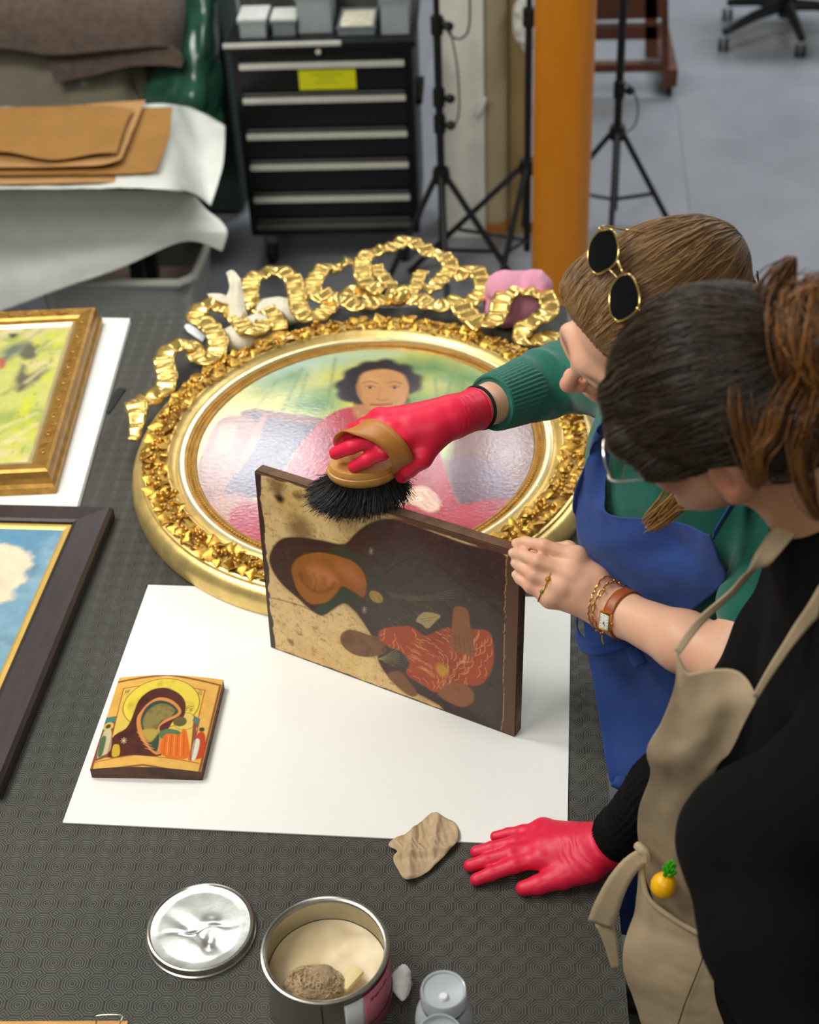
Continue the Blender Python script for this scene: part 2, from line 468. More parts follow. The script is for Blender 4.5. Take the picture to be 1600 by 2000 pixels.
# orange round column
col_c = PZ(1093, 548, 0.0); col_c = PD(1093, 548, 4.62)
colm = mat('orange_lacquer', (206, 124, 16), 0.42, var=0.12, vscale=5, stretch=(1, 1, 0.15), rvar=0.05)
cx, cy = PY(1098, 300, 4.45)[:2]
o = MB().lathe([(0.092, 0), (0.092, 3.4)], (cx, cy, 0), 48).build('pillar', colm)
structure(o); o['label'] = 'round orange wooden column rising from the floor behind the table'
# white square pier behind the light stand
px_, py_ = PY(898, 250, 4.86)[:2]
MBp = MB().box((px_-0.078, py_, 0), (px_+0.085, py_+0.2, 3.4), 0.012)
o = structure(MBp.build('pier', mat('white_pier', (228, 226, 212), 0.6, var=0.05), smooth=True)); o['label'] = 'white square pier beside the black tool cabinet'
# ================================================================ the work table
M_steel_dark = mat('table_steel', (60, 62, 64), 0.4, 0.6)
TROT = 0.055                                # the table stands a little askew to the boards
TM = np.array([[math.cos(TROT), -math.sin(TROT), 0], [math.sin(TROT), math.cos(TROT), 0], [0, 0, 1]]); TP = A3(0.082, 1.40, 0)
tmv = (TM, TP)
tab = empty('work_table', (-0.75, 1.7, 0), 'large work table covered in dark ribbed rubber, under the paintings', 'table')
MB().box((-1.85, -0.80, TZ-0.045), (-0.002, 1.40, TZ-0.004), 0.004, tmv).build('tabletop', mat('table_board', (92, 90, 86), 0.6), tab, smooth=False)
for x in (-1.78, -0.07):
    for y in (-0.70, 1.30): MB().box((x-0.035, y-0.035, 0), (x+0.035, y+0.035, TZ-0.045), 0.004, tmv).build('leg', M_steel_dark, tab)
MB().box((-1.745, 1.27, TZ-0.13), (-0.105, 1.33, TZ-0.05), 0.003, tmv).build('rail', M_steel_dark, tab)
MB().box((-1.745, -0.73, TZ-0.13), (-0.105, -0.67, TZ-0.05), 0.003, tmv).build('rail', M_steel_dark, tab)

def rubber():
    m = bpy.data.materials.new('octagon_rubber'); m.use_nodes = True; t = NT(m.node_tree); b = m.node_tree.nodes['Principled BSDF']
    pos = t.n('ShaderNodeNewGeometry').outputs['Position']; sx = t.n('ShaderNodeSeparateXYZ'); t.link(pos, sx.inputs[0])
    P = 0.0307; cs, sn = math.cos(TROT), math.sin(TROT)
    dx0 = t.m('ADD', sx.outputs[0], 0.652); dy0 = t.m('ADD', sx.outputs[1], -1.073)
    gx = t.m('ADD', t.m('MULTIPLY', dx0, cs), t.m('MULTIPLY', dy0, sn)); gy = t.m('SUBTRACT', t.m('MULTIPLY', dy0, cs), t.m('MULTIPLY', dx0, sn))
    ax = t.m('ABSOLUTE', t.m('SUBTRACT', t.m('FRACT', t.m('ADD', t.m('DIVIDE', gx, P), 200.5)), 0.5))
    ay = t.m('ABSOLUTE', t.m('SUBTRACT', t.m('FRACT', t.m('ADD', t.m('DIVIDE', gy, P), 200.5)), 0.5))
    d = t.m('MAXIMUM', t.m('MAXIMUM', ax, ay), t.m('MULTIPLY', t.m('ADD', ax, ay), 0.7071))
    w = t.m('COSINE', t.m('MULTIPLY', d, 2*PI*9.4))
    h = t.m('MULTIPLY_ADD', w, 0.5, 0.5); h = t.m('SMOOTH_MIN', h, 0.62, 0.3)
    bn = t.n('ShaderNodeBump'); bn.inputs['Strength'].default_value = 1.0; bn.inputs['Distance'].default_value = 0.0016
    fine = t.noise(pos, 900, 2); h2 = t.m('MULTIPLY_ADD', fine, 0.12, h)
    t.link(h2, bn.inputs['Height']); t.link(bn.outputs[0], b.inputs['Normal'])
    f = t.noise(pos, 3.0, 5, 0.65)
    base = t.ramp(f, [(0.3, (74, 73, 65)), (0.7, (92, 90, 80))])
    base = t.mix(t.m('MULTIPLY', t.m('SUBTRACT', 1.0, h), 0.62), base, lin((30, 29, 26)))
    t.link(base, b.inputs['Base Color'])
    b.inputs['Roughness'].default_value = 0.47; b.inputs['Specular IOR Level'].default_value = 0.55
    return m
M_rub = rubber()
o = MB().box((-1.85, -0.80, TZ-0.0039), (-0.47004, 1.403, TZ), 0.0002, tmv).build('rubber_mat', M_rub, smooth=False)
tag(o, 'dark grey octagon rubber mat under the left-hand paintings and tin lid', 'mat', 'rubber mats on the work table')
o = MB().box((-0.46996, -0.80, TZ-0.0039), (0.0, 1.403, TZ), 0.0002, tmv).build('rubber_mat', M_rub, smooth=False)
tag(o, 'dark grey octagon rubber mat under the open tin and red glove', 'mat', 'rubber mats on the work table')

M_board = mat('mount_board', (232, 232, 226), 0.55, var=0.012, vscale=6, spec=0.3)
M_boardedge = mat('board_core', (190, 182, 150), 0.8)
o = MB().box((-0.676, 1.331, TZ), (0.0235, 1.844, TZ+0.003), 0.001).build('mount_board', M_board, smooth=False)
tag(o, 'large white mount board lying flat under the two icons', 'board')
# two stacked white boards under the gilt landscape
def quad_board(name, pts, z0, z1, m, parent=None):
    n = len(pts); V = [(p[0], p[1], z0) for p in pts]+[(p[0], p[1], z1) for p in pts]
    F = [tuple(range(n))[::-1], tuple(range(n, 2*n))]+[(i, (i+1) % n, n+(i+1) % n, n+i) for i in range(n)]
    return MB().add(V, F).build(name, m, parent, smooth=False)
z = TZ+0.009
q = [PZ(0, 996, z), PZ(150, 992, z), PZ(254, 622, z), PZ(0, 617, z)]
L = lambda a, b, t: np.array(a)+(np.array(b)-np.array(a))*t
q[0] = L(q[1], q[0], 4.2); q[3] = L(q[2], q[3], 2.6)
dx = A3(0.002, -0.004, 0)
o = quad_board('foam_board', [p+dx for p in q], TZ, TZ+0.0045, M_board); tag(o, 'lower of two white boards under the gilt framed landscape', 'board', 'stacked white boards')
o = quad_board('foam_board', q, TZ+0.005, TZ+0.0095, M_board); tag(o, 'upper white board carrying the gilt framed landscape', 'board', 'stacked white boards')
# dark felt strip poking out from under the boards
fl = [PZ(205, 800, TZ+.002), PZ(214, 790, TZ+.002), PZ(222, 768, TZ+.002), PZ(232, 757, TZ+.002), PZ(246, 760, TZ+.002), PZ(236, 774, TZ+.002), PZ(226, 790, TZ+.002), PZ(212, 808, TZ+.002)]
o = quad_board('felt_strip', fl, TZ+0.0002, TZ+0.003, mat('black_felt', (42, 44, 45), 0.95)); tag(o, 'small dark felt strip beside the white boards', 'strip')

# ---------------------------------------------------------------- flat painted panels
def paint_grid(name, P0, eu, ev, lu, lv, nu, nv, fn, material, parent, height=None):
    """a painted surface: grid over P0 + u*eu + v*ev (metres); fn(uv) gives its colours"""
    u = np.linspace(0, lu, nu); v = np.linspace(0, lv, nv); UU, VV = np.meshgrid(u, v)
    uv = np.stack([UU.ravel(), VV.ravel()], 1); n = np.cross(eu, ev)
    Pt = np.array(P0)+uv[:, :1]*eu+uv[:, 1:]*ev
    if height is not None: Pt = Pt+height(uv)[:, None]*n
    o = fast_obj(name, Pt, grid_faces(nv, nu), material, parent); set_col(o, fn(uv)); return o
def local(P0, eu, ev, n):
    """photo pixel -> metres on the plane of a panel"""
    P0 = np.array(P0)
    def g(x, y):
        d = ray(x, y); t = ((P0-CAM)@n)/(d@n); w = CAM+d*t-P0; return (w@eu, w@ev)
    return g
M_varnish = mat('oil_paint_varnished', attr='Col', rough=0.15, spec=0.5, var=0.06, vscale=90, bump=0.25, bscale=140, bdist=0.0008, rvar=0.05)
M_oil = mat('oil_paint_satin', attr='Col', rough=0.42, spec=0.4, var=0.08, vscale=60, bump=0.35, bscale=120, bdist=0.001)
M_garland = mat('gilding_antique', (202, 156, 66), 0.32, 0.8, var=0.22, vscale=40, rvar=0.1, bump=0.15, bscale=120)
M_gold = mat('gilding', (230, 200, 126), 0.38, 0.72, var=0.16, vscale=30, rvar=0.1, bump=0.12, bscale=90)
M_goldrib = mat('gilding_burnished', (234, 198, 112), 0.26, 0.84, var=0.14, vscale=25, rvar=0.08, bump=0.15, bscale=60)
M_goldold = mat('gilding_old', (176, 132, 62), 0.42, 0.65, var=0.25, vscale=45, rvar=0.12, bump=0.3, bscale=120)
M_palegold = mat('gilding_pale', (240, 222, 168), 0.24, 0.7, var=0.1, vscale=30, rvar=0.1)
M_wood_dark = mat('stained_wood', (52, 42, 40), 0.42, var=0.25, vscale=14, stretch=(6, 1, 1), bump=0.1, bscale=60)

def bar(prof, a, b, na, nb, up):
    """moulding: profile points (distance from the sight edge outward, height) swept from mitre a to mitre b"""
    return None
def rect_frame(root, name_parts, corners, profs, z0):
    """corners: inner rectangle (4 pts ccw, world xy); profs: list of (part name, material, [(out,h)...])"""
    c = [np.array(p[:2]) for p in corners]; n = 4
    outd = []
    for i in range(n):
        e0 = nrm(c[i]-c[i-1]); e1 = nrm(c[(i+1) % n]-c[i]); n0 = np.array([e0[1], -e0[0]]); n1 = np.array([e1[1], -e1[0]])
        outd.append((n0+n1)/(1+n0@n1))
    for pname, m, prof in profs:
        for i in range(n):
            j = (i+1) % n; V = []
            for o_, h in prof: V.append(np.r_[c[i]+outd[i]*o_, z0+h]); V.append(np.r_[c[j]+outd[j]*o_, z0+h])
            F = [(2*k, 2*k+1, 2*k+3, 2*k+2) for k in range(len(prof)-1)]
            k = len(prof)
            F.append(tuple(range(0, 2*k, 2))[::-1]); F.append(tuple(range(1, 2*k, 2)))
            F.append((0, 2*k-2, 2*k-1, 1))
            MB().add(V, F).build(pname, m, root, smooth=False)

# gilt landscape on the white boards (mostly cut by the left edge of the photo)
zs = TZ+0.042
fr = empty('landscape_painting', tuple(PZ(60, 800, TZ+0.0095)), 'yellow-green landscape painting in an ornate gilt rectangular frame on white boards', 'painting')
i1 = PZ(140, 634, zs); i0 = PZ(56, 905, zs); ev = nrm((i1-i0)*A3(1, 1, 0)); eu = A3(ev[1], -ev[0], 0); lv = np.linalg.norm(i1-i0); LU = 0.52
o00 = i0-eu*LU
n_up = A3(0, 0, 1)
gL = local(o00, eu, ev, n_up)
def paint_land(uv):
    p = Paint(uv, (206, 206, 112))
    p.blotch(9, (150, 168, 84), .45, .7, .8, 1, st=(1, 2.2)); p.blotch(12, (214, 214, 60), .5, .7, .9, 2, st=(2, 1)); p.blotch(14, (226, 208, 150), .55, .75, .9, 3, st=(1, 1.6))
    p.poly([gL(*q) for q in ((0, 655), (60, 650), (130, 640), (138, 634), (60, 630), (0, 628))], (222, 206, 160), .02)
    for q in (((38, 690), (52, 672), (64, 668), (76, 690), (66, 700), (45, 702)), ((30, 735), (45, 712), (56, 730), (75, 720), (90, 712), (92, 722), (70, 745), (40, 765), (32, 760))):
        p.poly([gL(*w) for w in q], (110, 104, 84), .006, .85, jag=.006)
    p.poly([gL(*w) for w in ((0, 690), (20, 672), (48, 668), (40, 690), (0, 712))], (112, 122, 104), .01, .8, jag=.006)
    p.poly([gL(*w) for w in ((0, 700), (10, 702), (9, 716), (0, 720))], (190, 96, 84), .004)
    p.poly([gL(*w) for w in ((18, 652), (36, 652), (32, 660), (20, 660))], (70, 66, 60), .004, .9)
    for k in range(16):
        a = gL(rng.uniform(-60, 120), rng.uniform(660, 900)); p.line([a, (a[0]+rng.uniform(.02, .06), a[1]+rng.uniform(.03, .08))], rng.uniform(.004, .012), [(220, 220, 96), (176, 178, 88), (226, 214, 160), (150, 150, 96)][k % 4], .005, .7)
    p.blotch(60, (120, 112, 60), .66, .8, .5, 5, st=(1.6, 1)); return p.C*.84
paint_grid('canvas', o00, eu, ev, LU, lv, 200, 150, paint_land, M_oil, fr)
wr_ = 0.062
rect_frame(fr, None, [o00, i0, i1, o00+ev*lv], [
    ('slip', M_palegold, [(-0.004, 0.0), (0.001, 0.004), (0.006, 0.004), (0.010, 0.0)]),
    ('moulding', M_goldold, [(0.010, -0.004), (0.012, 0.008), (0.017, 0.012), (0.040, 0.016), (0.045, 0.012), (0.048, 0.0), (0.048, -0.012), (0.053, -0.018), (0.053, -0.0325)])], zs)
# carved scrolls on the frame: little curled tubes
def scroll(M, r, turn, s, up):
    t = np.linspace(0, 1, 12); a = turn*t*2*PI*0.85; rr = r*(1-0.75*t)
    return np.stack([s*(rr*np.cos(a)), rr*np.sin(a), 0.0015*np.sin(t*PI)], 1)
mb = MB()
for (p0, p1, cnt) in ((i0, i1, 17), (o00+ev*lv, i1, 30)):
    e = nrm(p1-p0); out = eu if abs(e@ev) > .5 else ev
    for k in range(cnt):
        c = p0+(p1-p0)*((k+.5)/cnt)+out*0.0285+A3(0, 0, 0.0138)
        q = scroll(None, 0.0085, 1 if k % 2 else -1, 1, 0); mb.tube(c+q[:, :1]*e+q[:, 1:2]*out+q[:, 2:]*n_up, np.linspace(.0022, .0012, 12), 5)
        mb.sphere(c+e*0.009, (.003, .0022, .002), 6, 4)
o = mb.build('carved_scrolls', M_goldold, fr); o['kind'] = 'stuff'

# dark framed cloud study in the left foreground
zc = TZ+0.026
fr2 = empty('cloud_painting', tuple(PZ(20, 1200, TZ)), 'blue sky and cream cloud painting in a dark wooden frame at the left edge', 'painting')
i1 = PZ(128, 1034, zc); i0 = PZ(-60, 1460, zc); ev = nrm((i1-i0)*A3(1, 1, 0)); eu = A3(ev[1], -ev[0], 0); lv = 0.52; i0 = i1-ev*lv; LU = 0.40; o00 = i0-eu*LU
gC = local(o00, eu, ev, n_up)
def paint_cloud(uv):
    p = Paint(uv, (122, 160, 176)); p.blotch(8, (92, 138, 166), .4, .7, .9, 4); p.blotch(16, (150, 178, 190), .5, .75, .8, 6); p.blotch(30, (96, 118, 140), .6, .75, .5, 9)
    p.poly([gC(*w) for w in ((-80, 1075), (0, 1062), (35, 1068), (62, 1085), (62, 1100), (48, 1118), (52, 1135), (30, 1150), (25, 1168), (0, 1178), (-90, 1180))], (226, 208, 178), .006, 1, jag=.006, jf=90)
    p.blotch(26, (206, 184, 160), .5, .75, .5, 7, p.mask([gC(*w) for w in ((-80, 1085), (20, 1080), (50, 1100), (20, 1150), (-80, 1175))], .02))
    p.poly([gC(*w) for w in ((18, 1054), (40, 1050), (48, 1058), (30, 1066), (18, 1062))], (92, 142, 176), .004, .8)
    return p.C
paint_grid('canvas', o00, eu, ev, LU, lv, 170, 220, paint_cloud, M_oil, fr2)
rect_frame(fr2, None, [o00, i0, i1, o00+ev*lv], [
    ('gilt_slip', mat('gilt_slip', (222, 184, 96), 0.4, 0.5), [(-0.003, 0.0005), (0.002, 0.0035), (0.009, 0.0035), (0.011, 0.001)]),
    ('wooden_moulding', M_wood_dark, [(0.011, 0.0), (0.012, 0.007), (0.018, 0.009), (0.062, 0.003), (0.067, -0.004), (0.067, -0.024)])], zc)
# ================================================================ the small icon (warped board lying on the white board)
ZB = TZ+0.003
ic = empty('small_icon', (-0.58, 1.51, ZB), 'small warped icon panel with gold halo and dark robed figure, lying flat on white board', 'icon')
P0 = A3(-0.6565, 1.4155, ZB+0.0172); P1 = A3(-0.4955, 1.4195, ZB+0.0172); P3 = A3(-0.668, 1.603, ZB+0.0172)
eu = nrm(P1-P0); ev = nrm(P3-P0); ev = nrm(ev-eu*(ev@eu)*1.0); LU = np.linalg.norm(P1-P0); LV = np.linalg.norm(P3-P0)
sk = ((P3-P0)@eu)/LV
ARCH = 0.0075
def arch(u): return ARCH*(1-(2*u/LU-1)**2)
gI = local(P0+A3(0, 0, ARCH*0.6), eu, ev, n_up)
def paint_icon(uv):
    q = lambda pts: [gI(140+x*.2, 1280+y*.2) for x, y in pts]
    p = Paint(uv, (222, 172, 84)); p.blotch(40, (208, 152, 66), .45, .8, .7, 2)
    p.line(q([(415, 245), (940, 205), (1450, 275), (1235, 1160), (700, 1085), (180, 1130), (415, 245)]), .0035, (128, 74, 44), .001, smooth=False)
    p.poly(q([(505, 315), (900, 300), (1300, 340), (1140, 1010), (620, 985), (340, 990)]), (216, 184, 84), .0008, smooth=False)
    p.blotch(55, (190, 150, 60), .5, .8, .5, 3, p.mask(q([(505, 315), (1300, 340), (1140, 1010), (340, 990)]), .01))
    for a, b in (((505, 315), (660, 303)), ((1190, 325), (1305, 340)), ((505, 315), (340, 990)), ((1300, 340), (1140, 1020)), ((200, 1030), (620, 985)), ((620, 985), (1240, 1040))):
        p.line(q([a, b]), .0014, (170, 62, 28))
    c = gI(140+875*.2, 1280+480*.2)
    p.ell(c, .0570, .0520, (222, 196, 70)); p.blotch(70, (178, 160, 50), .5, .75, .7, 8, np.clip((.052-np.linalg.norm(uv-np.array(c), axis=1))/.004, 0, 1))
    p.ell(c, .0570, .0520, (92, 54, 24), .0006, 1, ring=.0005)
    p.ell(gI(140+1105*.2, 1280+650*.2), .0160, .0175, (214, 186, 92)); p.ell(gI(140+1105*.2, 1280+650*.2), .0160, .0175, (120, 84, 40), .0005, 1, ring=.0004)
    robe = [(345, 990), (395, 800), (520, 725), (570, 660), (610, 560), (650, 460), (720, 385), (820, 338), (940, 335), (1050, 385), (1110, 460), (1112, 560), (1080, 625), (1000, 650), (940, 740), (850, 830), (880, 990), (600, 985)]
    p.poly(q(robe), (84, 42, 34), .0008); p.blotch(60, (60, 30, 28), .45, .8, .7, 4, p.mask(q(robe), .004))
    p.poly(q([(640, 620), (690, 540), (760, 470), (860, 425), (980, 450), (1065, 530), (1050, 600), (900, 680), (860, 740), (920, 900), (830, 985), (700, 860), (645, 740)]), (206, 132, 68), .0008)
    p.poly(q([(680, 620), (740, 510), (850, 455), (970, 480), (1040, 545), (1020, 590), (900, 650), (840, 730), (860, 800), (830, 960), (740, 870), (690, 740)]), (52, 72, 54), .0008)
    face = [(700, 640), (760, 545), (850, 490), (950, 500), (1010, 555), (960, 620), (880, 650), (820, 730), (720, 740)]
    p.poly(q(face), (134, 118, 66), .0012); p.blotch(90, (104, 92, 52), .5, .75, .7, 5, p.mask(q(face), .003))
    for a, b, c_ in (((810, 520), (900, 510), (860, 500)), ((920, 545), (980, 560), (950, 540)), ((840, 600), (880, 580), (850, 560))):
        p.line(q([a, c_, b]), .0008, (84, 70, 40), .0005)
    p.poly(q([(690, 745), (850, 740), (830, 800), (760, 860)]), (176, 150, 66), .002)
    for k in range(5): p.line(q([(640+20*k, 760+40*k), (730+25*k, 830+32*k)]), .0007, (226, 150, 80))
    p.poly(q([(850, 780), (930, 730), (1050, 745), (1060, 790), (900, 830)]), (88, 110, 72), .001)
    p.ell(gI(140+1060*.2, 1280+655*.2), .0098, .0100, (98, 86, 44)); p.poly(q([(910, 790), (1050, 780), (1090, 720), (1130, 770), (1135, 1000), (880, 985)]), (214, 104, 30), .0008)
    for k in range(7): p.line(q([(920+30*k, 800-6*k), (900+32*k, 980)]), .0006, (240, 170, 70) if k % 2 else (160, 66, 22))
    for x0, c1, c2 in ((0, (196, 184, 140), (82, 104, 70)), (880, (190, 66, 36), (206, 214, 190))):
        s_ = [(318+x0, 590), (440+x0*.905+15*(x0 > 0), 585+30*(x0 > 0)), (345+x0*.93, 990+25*(x0 > 0)), (205+x0*1.08, 1022)]
        p.poly(q(s_), (120, 82, 62), .0008, smooth=False)
        p.poly(q([(s_[0][0], s_[0][1]+5), (s_[1][0], s_[1][1]+5), (s_[1][0]-16, s_[1][1]+55), (s_[0][0]-18, s_[0][1]+50)]), (66, 122, 116), .0008, smooth=False)
        hx = 355 if x0 == 0 else 1270; hy = 680 if x0 == 0 else 715
        p.ell(gI(140+hx*.2, 1280+hy*.2), .0080, .0084, (206, 174, 92)); p.ell(gI(140+hx*.2, 1280+hy*.2), .0040, .0044, (82, 62, 40))
        p.poly(q([(hx-45, hy+50), (hx+30, hy+45), (hx+20, hy+240), (hx-60, hy+290), (hx-110, hy+290)]), c1, .0008)
        p.poly(q([(hx-70, hy+110), (hx-20, hy+110), (hx-60, hy+280), (hx-105, hy+285)]), c2, .0008)
        for a in ((s_[0], s_[3]), (s_[1], s_[2])): p.line(q(a), .0012, (160, 54, 26))
    p.poly(q([(395, 985), (405, 880), (450, 870), (470, 900), (465, 980)]), (196, 162, 50), .0008)
    for k in range(4): p.line(q([(510, 838), (510+30*math.cos(k*.8), 838+30*math.sin(k*.8))]), .0007, (232, 200, 150)); p.line(q([(510, 838), (510-30*math.cos(k*.8), 838-30*math.sin(k*.8))]), .0007, (232, 200, 150))
    g = (96, 52, 24)                                  # the little inscriptions on the gold ground
    for gl in ([(1125, 515), (1125, 548)], [(1125, 530), (1150, 512)], [(1122, 504), (1155, 500)], [(1160, 520), (1160, 552)], [(1172, 552), (1172, 522), (1195, 520)], [(1172, 536), (1188, 536)], [(1160, 505), (1198, 500)],
               [(525, 345), (525, 362)], [(525, 345), (535, 356), (545, 343), (545, 360)], [(553, 360), (553, 342), (566, 344), (556, 352)], [(522, 336), (572, 332)], [(1245, 348), (1240, 385)], [(1262, 352), (1250, 368), (1262, 386), (1272, 368), (1262, 352)], [(1240, 340), (1275, 346)]):
        p.line(q(gl), .0007, g, .0004, smooth=False)
    return p.C
def icon_h(uv): return arch(uv[:, 0])+0.0002
nu, nv = 210, 230
u = np.linspace(0, LU, nu); v = np.linspace(0, LV, nv); UU, VV = np.meshgrid(u, v); uv = np.stack([UU.ravel(), VV.ravel()], 1)
Pt = P0+uv[:, :1]*eu+uv[:, 1:]*ev+np.outer(icon_h(uv), n_up)
o = fast_obj('painted_face', Pt, grid_faces(nv, nu), mat('icon_varnish', attr='Col', rough=0.2, spec=0.6, var=0.05, vscale=120, bump=0.3, bscale=220, bdist=0.0006), ic); set_col(o, paint_icon(uv))
# wooden body under it
V = []; n_ = 17
for j in (0, 1):
    for i in range(n_):
        uu = LU*i/(n_-1); b = P0+eu*uu+ev*(LV*j); V.append(b+n_up*arch(uu)); V.append(np.array([b[0], b[1], ZB+max(0, arch(uu)*0.5-0.0018)]))
V = np.array(V); F = []
idx = lambda j, i, k: (j*n_+i)*2+k
for i in range(n_-1):
    F += [(idx(0, i, 0), idx(0, i+1, 0), idx(1, i+1, 0), idx(1, i, 0)), (idx(0, i, 1), idx(1, i, 1), idx(1, i+1, 1), idx(0, i+1, 1)),
          (idx(0, i, 0), idx(0, i, 1), idx(0, i+1, 1), idx(0, i+1, 0)), (idx(1, i, 0), idx(1, i+1, 0), idx(1, i+1, 1), idx(1, i, 1))]
for i in (0, n_-1): F.append((idx(0, i, 0), idx(1, i, 0), idx(1, i, 1), idx(0, i, 1)))
MB().add(V, F).build('board', mat('icon_wood', (112, 74, 48), 0.6, var=0.35, vscale=30, col2=(70, 46, 34), bump=0.3, bscale=80), ic)

# ================================================================ the large icon held upright
BL = A3(-0.4455, 1.7025, ZB); BR = A3(-0.0545, 1.5290, ZB)
eu = nrm(BR-BL); LU = np.linalg.norm(BR-BL); nn = nrm(np.cross(eu, A3(0, 0, 1)))           # nn points to the viewer
ev = nrm(A3(0, 0, 1)-nn*0.045); nn = nrm(np.cross(eu, ev)); LV = 0.333; TH = 0.021
panel = (BL, eu, ev, nn, LU, LV, TH)
pan = empty('large_icon', tuple((BL+BR)/2), 'large old icon panel on its side, held upright on the white board', 'icon')
gP = local(BL, eu, ev, nn)
def paint_panel(uv):
    q = lambda pts: [gP(480+x*.375, 880+y*.375) for x, y in pts]
    p = Paint(uv, (236, 200, 138)); p.blotch(22, (212, 168, 102), .45, .75, .7, 1); p.blotch(60, (216, 180, 120), .5, .8, .7, 2); p.blotch(160, (122, 84, 40), .62, .8, .7, 3)
    p.blotch(12, (214, 176, 88), .5, .7, .5, 12)
    for c, r in (((175, 250), .012), ((60+100, 190), .02), ((280, 410), .03), ((230, 995), .006), ((270, 235), .01)):
        d = np.linalg.norm(uv-np.array(gP(480+c[0]*.375, 880+c[1]*.375)), axis=1)+.006*vnoise(uv, 120, 4); p._mix(np.clip(1.1-d/r, 0, .75), (104, 66, 26))
    p.ell(gP(480+175*.375, 880+252*.375), .006, .006, (40, 28, 20), .004)
    robe = [(120, 560), (150, 490), (200, 455), (300, 455), (400, 470), (505, 488), (560, 440), (620, 390), (700, 360), (780, 358), (870, 388), (1000, 435), (1150, 490), (1375, 570), (1410, 900), (1340, 1480), (1250, 1455), (1130, 1410), (1050, 1385), (1010, 1330), (900, 1270), (830, 1240), (750, 1190), (690, 1100), (680, 1020), (650, 960), (600, 880), (560, 830), (500, 795), (405, 857), (350, 840), (270, 770), (190, 700), (140, 630)]
    mk = p.mask(q(robe), .004)
    p.poly(q(robe), (70, 32, 26), .0015); p.blotch(14, (52, 26, 24), .4, .7, .8, 5, mk); p.blotch(90, (98, 48, 36), .6, .8, .5, 6, mk)
    p.poly(q([(600, 560), (720, 500), (880, 520), (1050, 640), (1180, 740), (1330, 860), (1340, 1440), (1180, 1390), (1050, 1300), (860, 1230), (720, 1090), (660, 940), (570, 820), (520, 780), (600, 720)]), (72, 62, 54), .02, .9)
    p.blotch(70, (52, 46, 40), .5, .8, .6, 8, mk); p.blotch(200, (120, 104, 84), .7, .85, .5, 15, mk)
    p.poly(q([(430, 520), (500, 500), (560, 530), (610, 590), (560, 590), (500, 555)]), (46, 58, 40), .003)
    p.poly(q([(620, 640), (700, 650), (690, 740), (610, 760)]), (58, 62, 56), .004)
    p.poly(q([(360, 830), (400, 780), (480, 715), (540, 725), (590, 770), (500, 795), (405, 855)]), (40, 58, 38), .002)
    face = [(236, 610), (262, 565), (310, 540), (370, 530), (430, 536), (500, 556), (560, 580), (605, 625), (626, 680), (624, 740), (605, 765), (560, 735), (500, 708), (470, 745), (430, 785), (380, 800), (325, 795), (270, 735), (245, 670)]
    p.poly(q(face), (164, 98, 32), .0012); fm = p.mask(q(face), .004); p.blotch(30, (140, 78, 26), .45, .75, .7, 9, fm)
    p.poly(q([(315, 615), (350, 600), (420, 620), (460, 650), (470, 690), (430, 700), (400, 660), (360, 700), (345, 660)]), (196, 118, 72), .006, .9)
    p.poly(q([(470, 590), (540, 590), (590, 650), (600, 700), (540, 680), (500, 640)]), (186, 112, 64), .008, .7)
    p.line(q([(280, 640), (300, 690), (360, 735), (430, 725), (462, 690)]), .003, (110, 58, 24), .003, .8); p.line(q([(350, 640), (365, 690), (350, 740)]), .0018, (112, 62, 26), .002, .7)
    p.line(q(face+face[:1]), .0012, (92, 52, 20), .0008, .8)
    p.line(q([(150, 520), (260, 505), (420, 515), (500, 500)]), .0012, (98, 56, 44), .001, .6); p.line(q([(235, 600), (190, 640), (260, 740), (360, 830)]), .0014, (46, 22, 18), .001, .8)
    p.line(q([(720, 640), (860, 560), (1000, 600), (1120, 690)]), .0018, (46, 26, 24), .002, .7); p.line(q([(1000, 590), (1090, 680), (1250, 780), (1330, 850)]), .002, (44, 24, 22), .002, .7)
    for k in range(4): p.line(q([(730+10*k, 740+8*k), (900, 762+6*k), (1080, 725+14*k)]), .0006, (150, 126, 78), .0005, .5)
    for k in range(26):
        x = rng.uniform(720, 1060); y = rng.uniform(740, 900); p.line(q([(x, y), (x+rng.uniform(20, 60), y+rng.uniform(20, 50))]), .0005, (158, 132, 84), .0005, .45)
    p.ell(gP(480+676*.375, 880+762*.375), .0115, .0105, (176, 140, 66), .001); p.blotch(300, (104, 78, 36), .5, .7, .7, 2, np.clip((.011-np.linalg.norm(uv-np.array(gP(480+676*.375, 880+762*.375)), axis=1))/.002, 0, 1))
    for c in ((650, 525), (615, 830)):
        for k in range(5):
            a = k*PI/5; p.line(q([(c[0]-14*math.cos(a), c[1]-20*math.sin(a)), (c[0]+14*math.cos(a), c[1]+20*math.sin(a))]), .0006, (196, 176, 150), .0005, .8)
    p.poly(q([(885, 885), (925, 842), (1010, 858), (985, 890), (945, 928), (915, 905)]), (178, 158, 104), .001); p.line(q([(905, 880), (985, 868)]), .0006, (110, 92, 60)); p.line(q([(915, 892), (965, 884)]), .0006, (110, 92, 60))
    child = [(490, 965), (540, 932), (640, 960), (700, 975), (725, 1010), (722, 1055), (640, 1076), (560, 1062), (505, 1020)]
    p.poly(q(child), (128, 88, 58), .0012); p.blotch(60, (88, 56, 34), .5, .7, .6, 3, p.mask(q(child), .004))
    orange = [(690, 945), (740, 922), (850, 915), (900, 945), (940, 965), (1050, 920), (1075, 945), (1200, 930), (1272, 955), (1290, 1070), (1265, 1170), (1200, 1225), (1120, 1215), (1040, 1230), (985, 1260), (920, 1220), (835, 1165), (850, 1110), (810, 1050), (740, 1020), (700, 985)]
    p.poly(q(orange), (178, 76, 44), .0012); om = p.mask(q(orange), .003); p.blotch(40, (152, 58, 36), .45, .75, .6, 4, om)
    keep = p.C.copy()
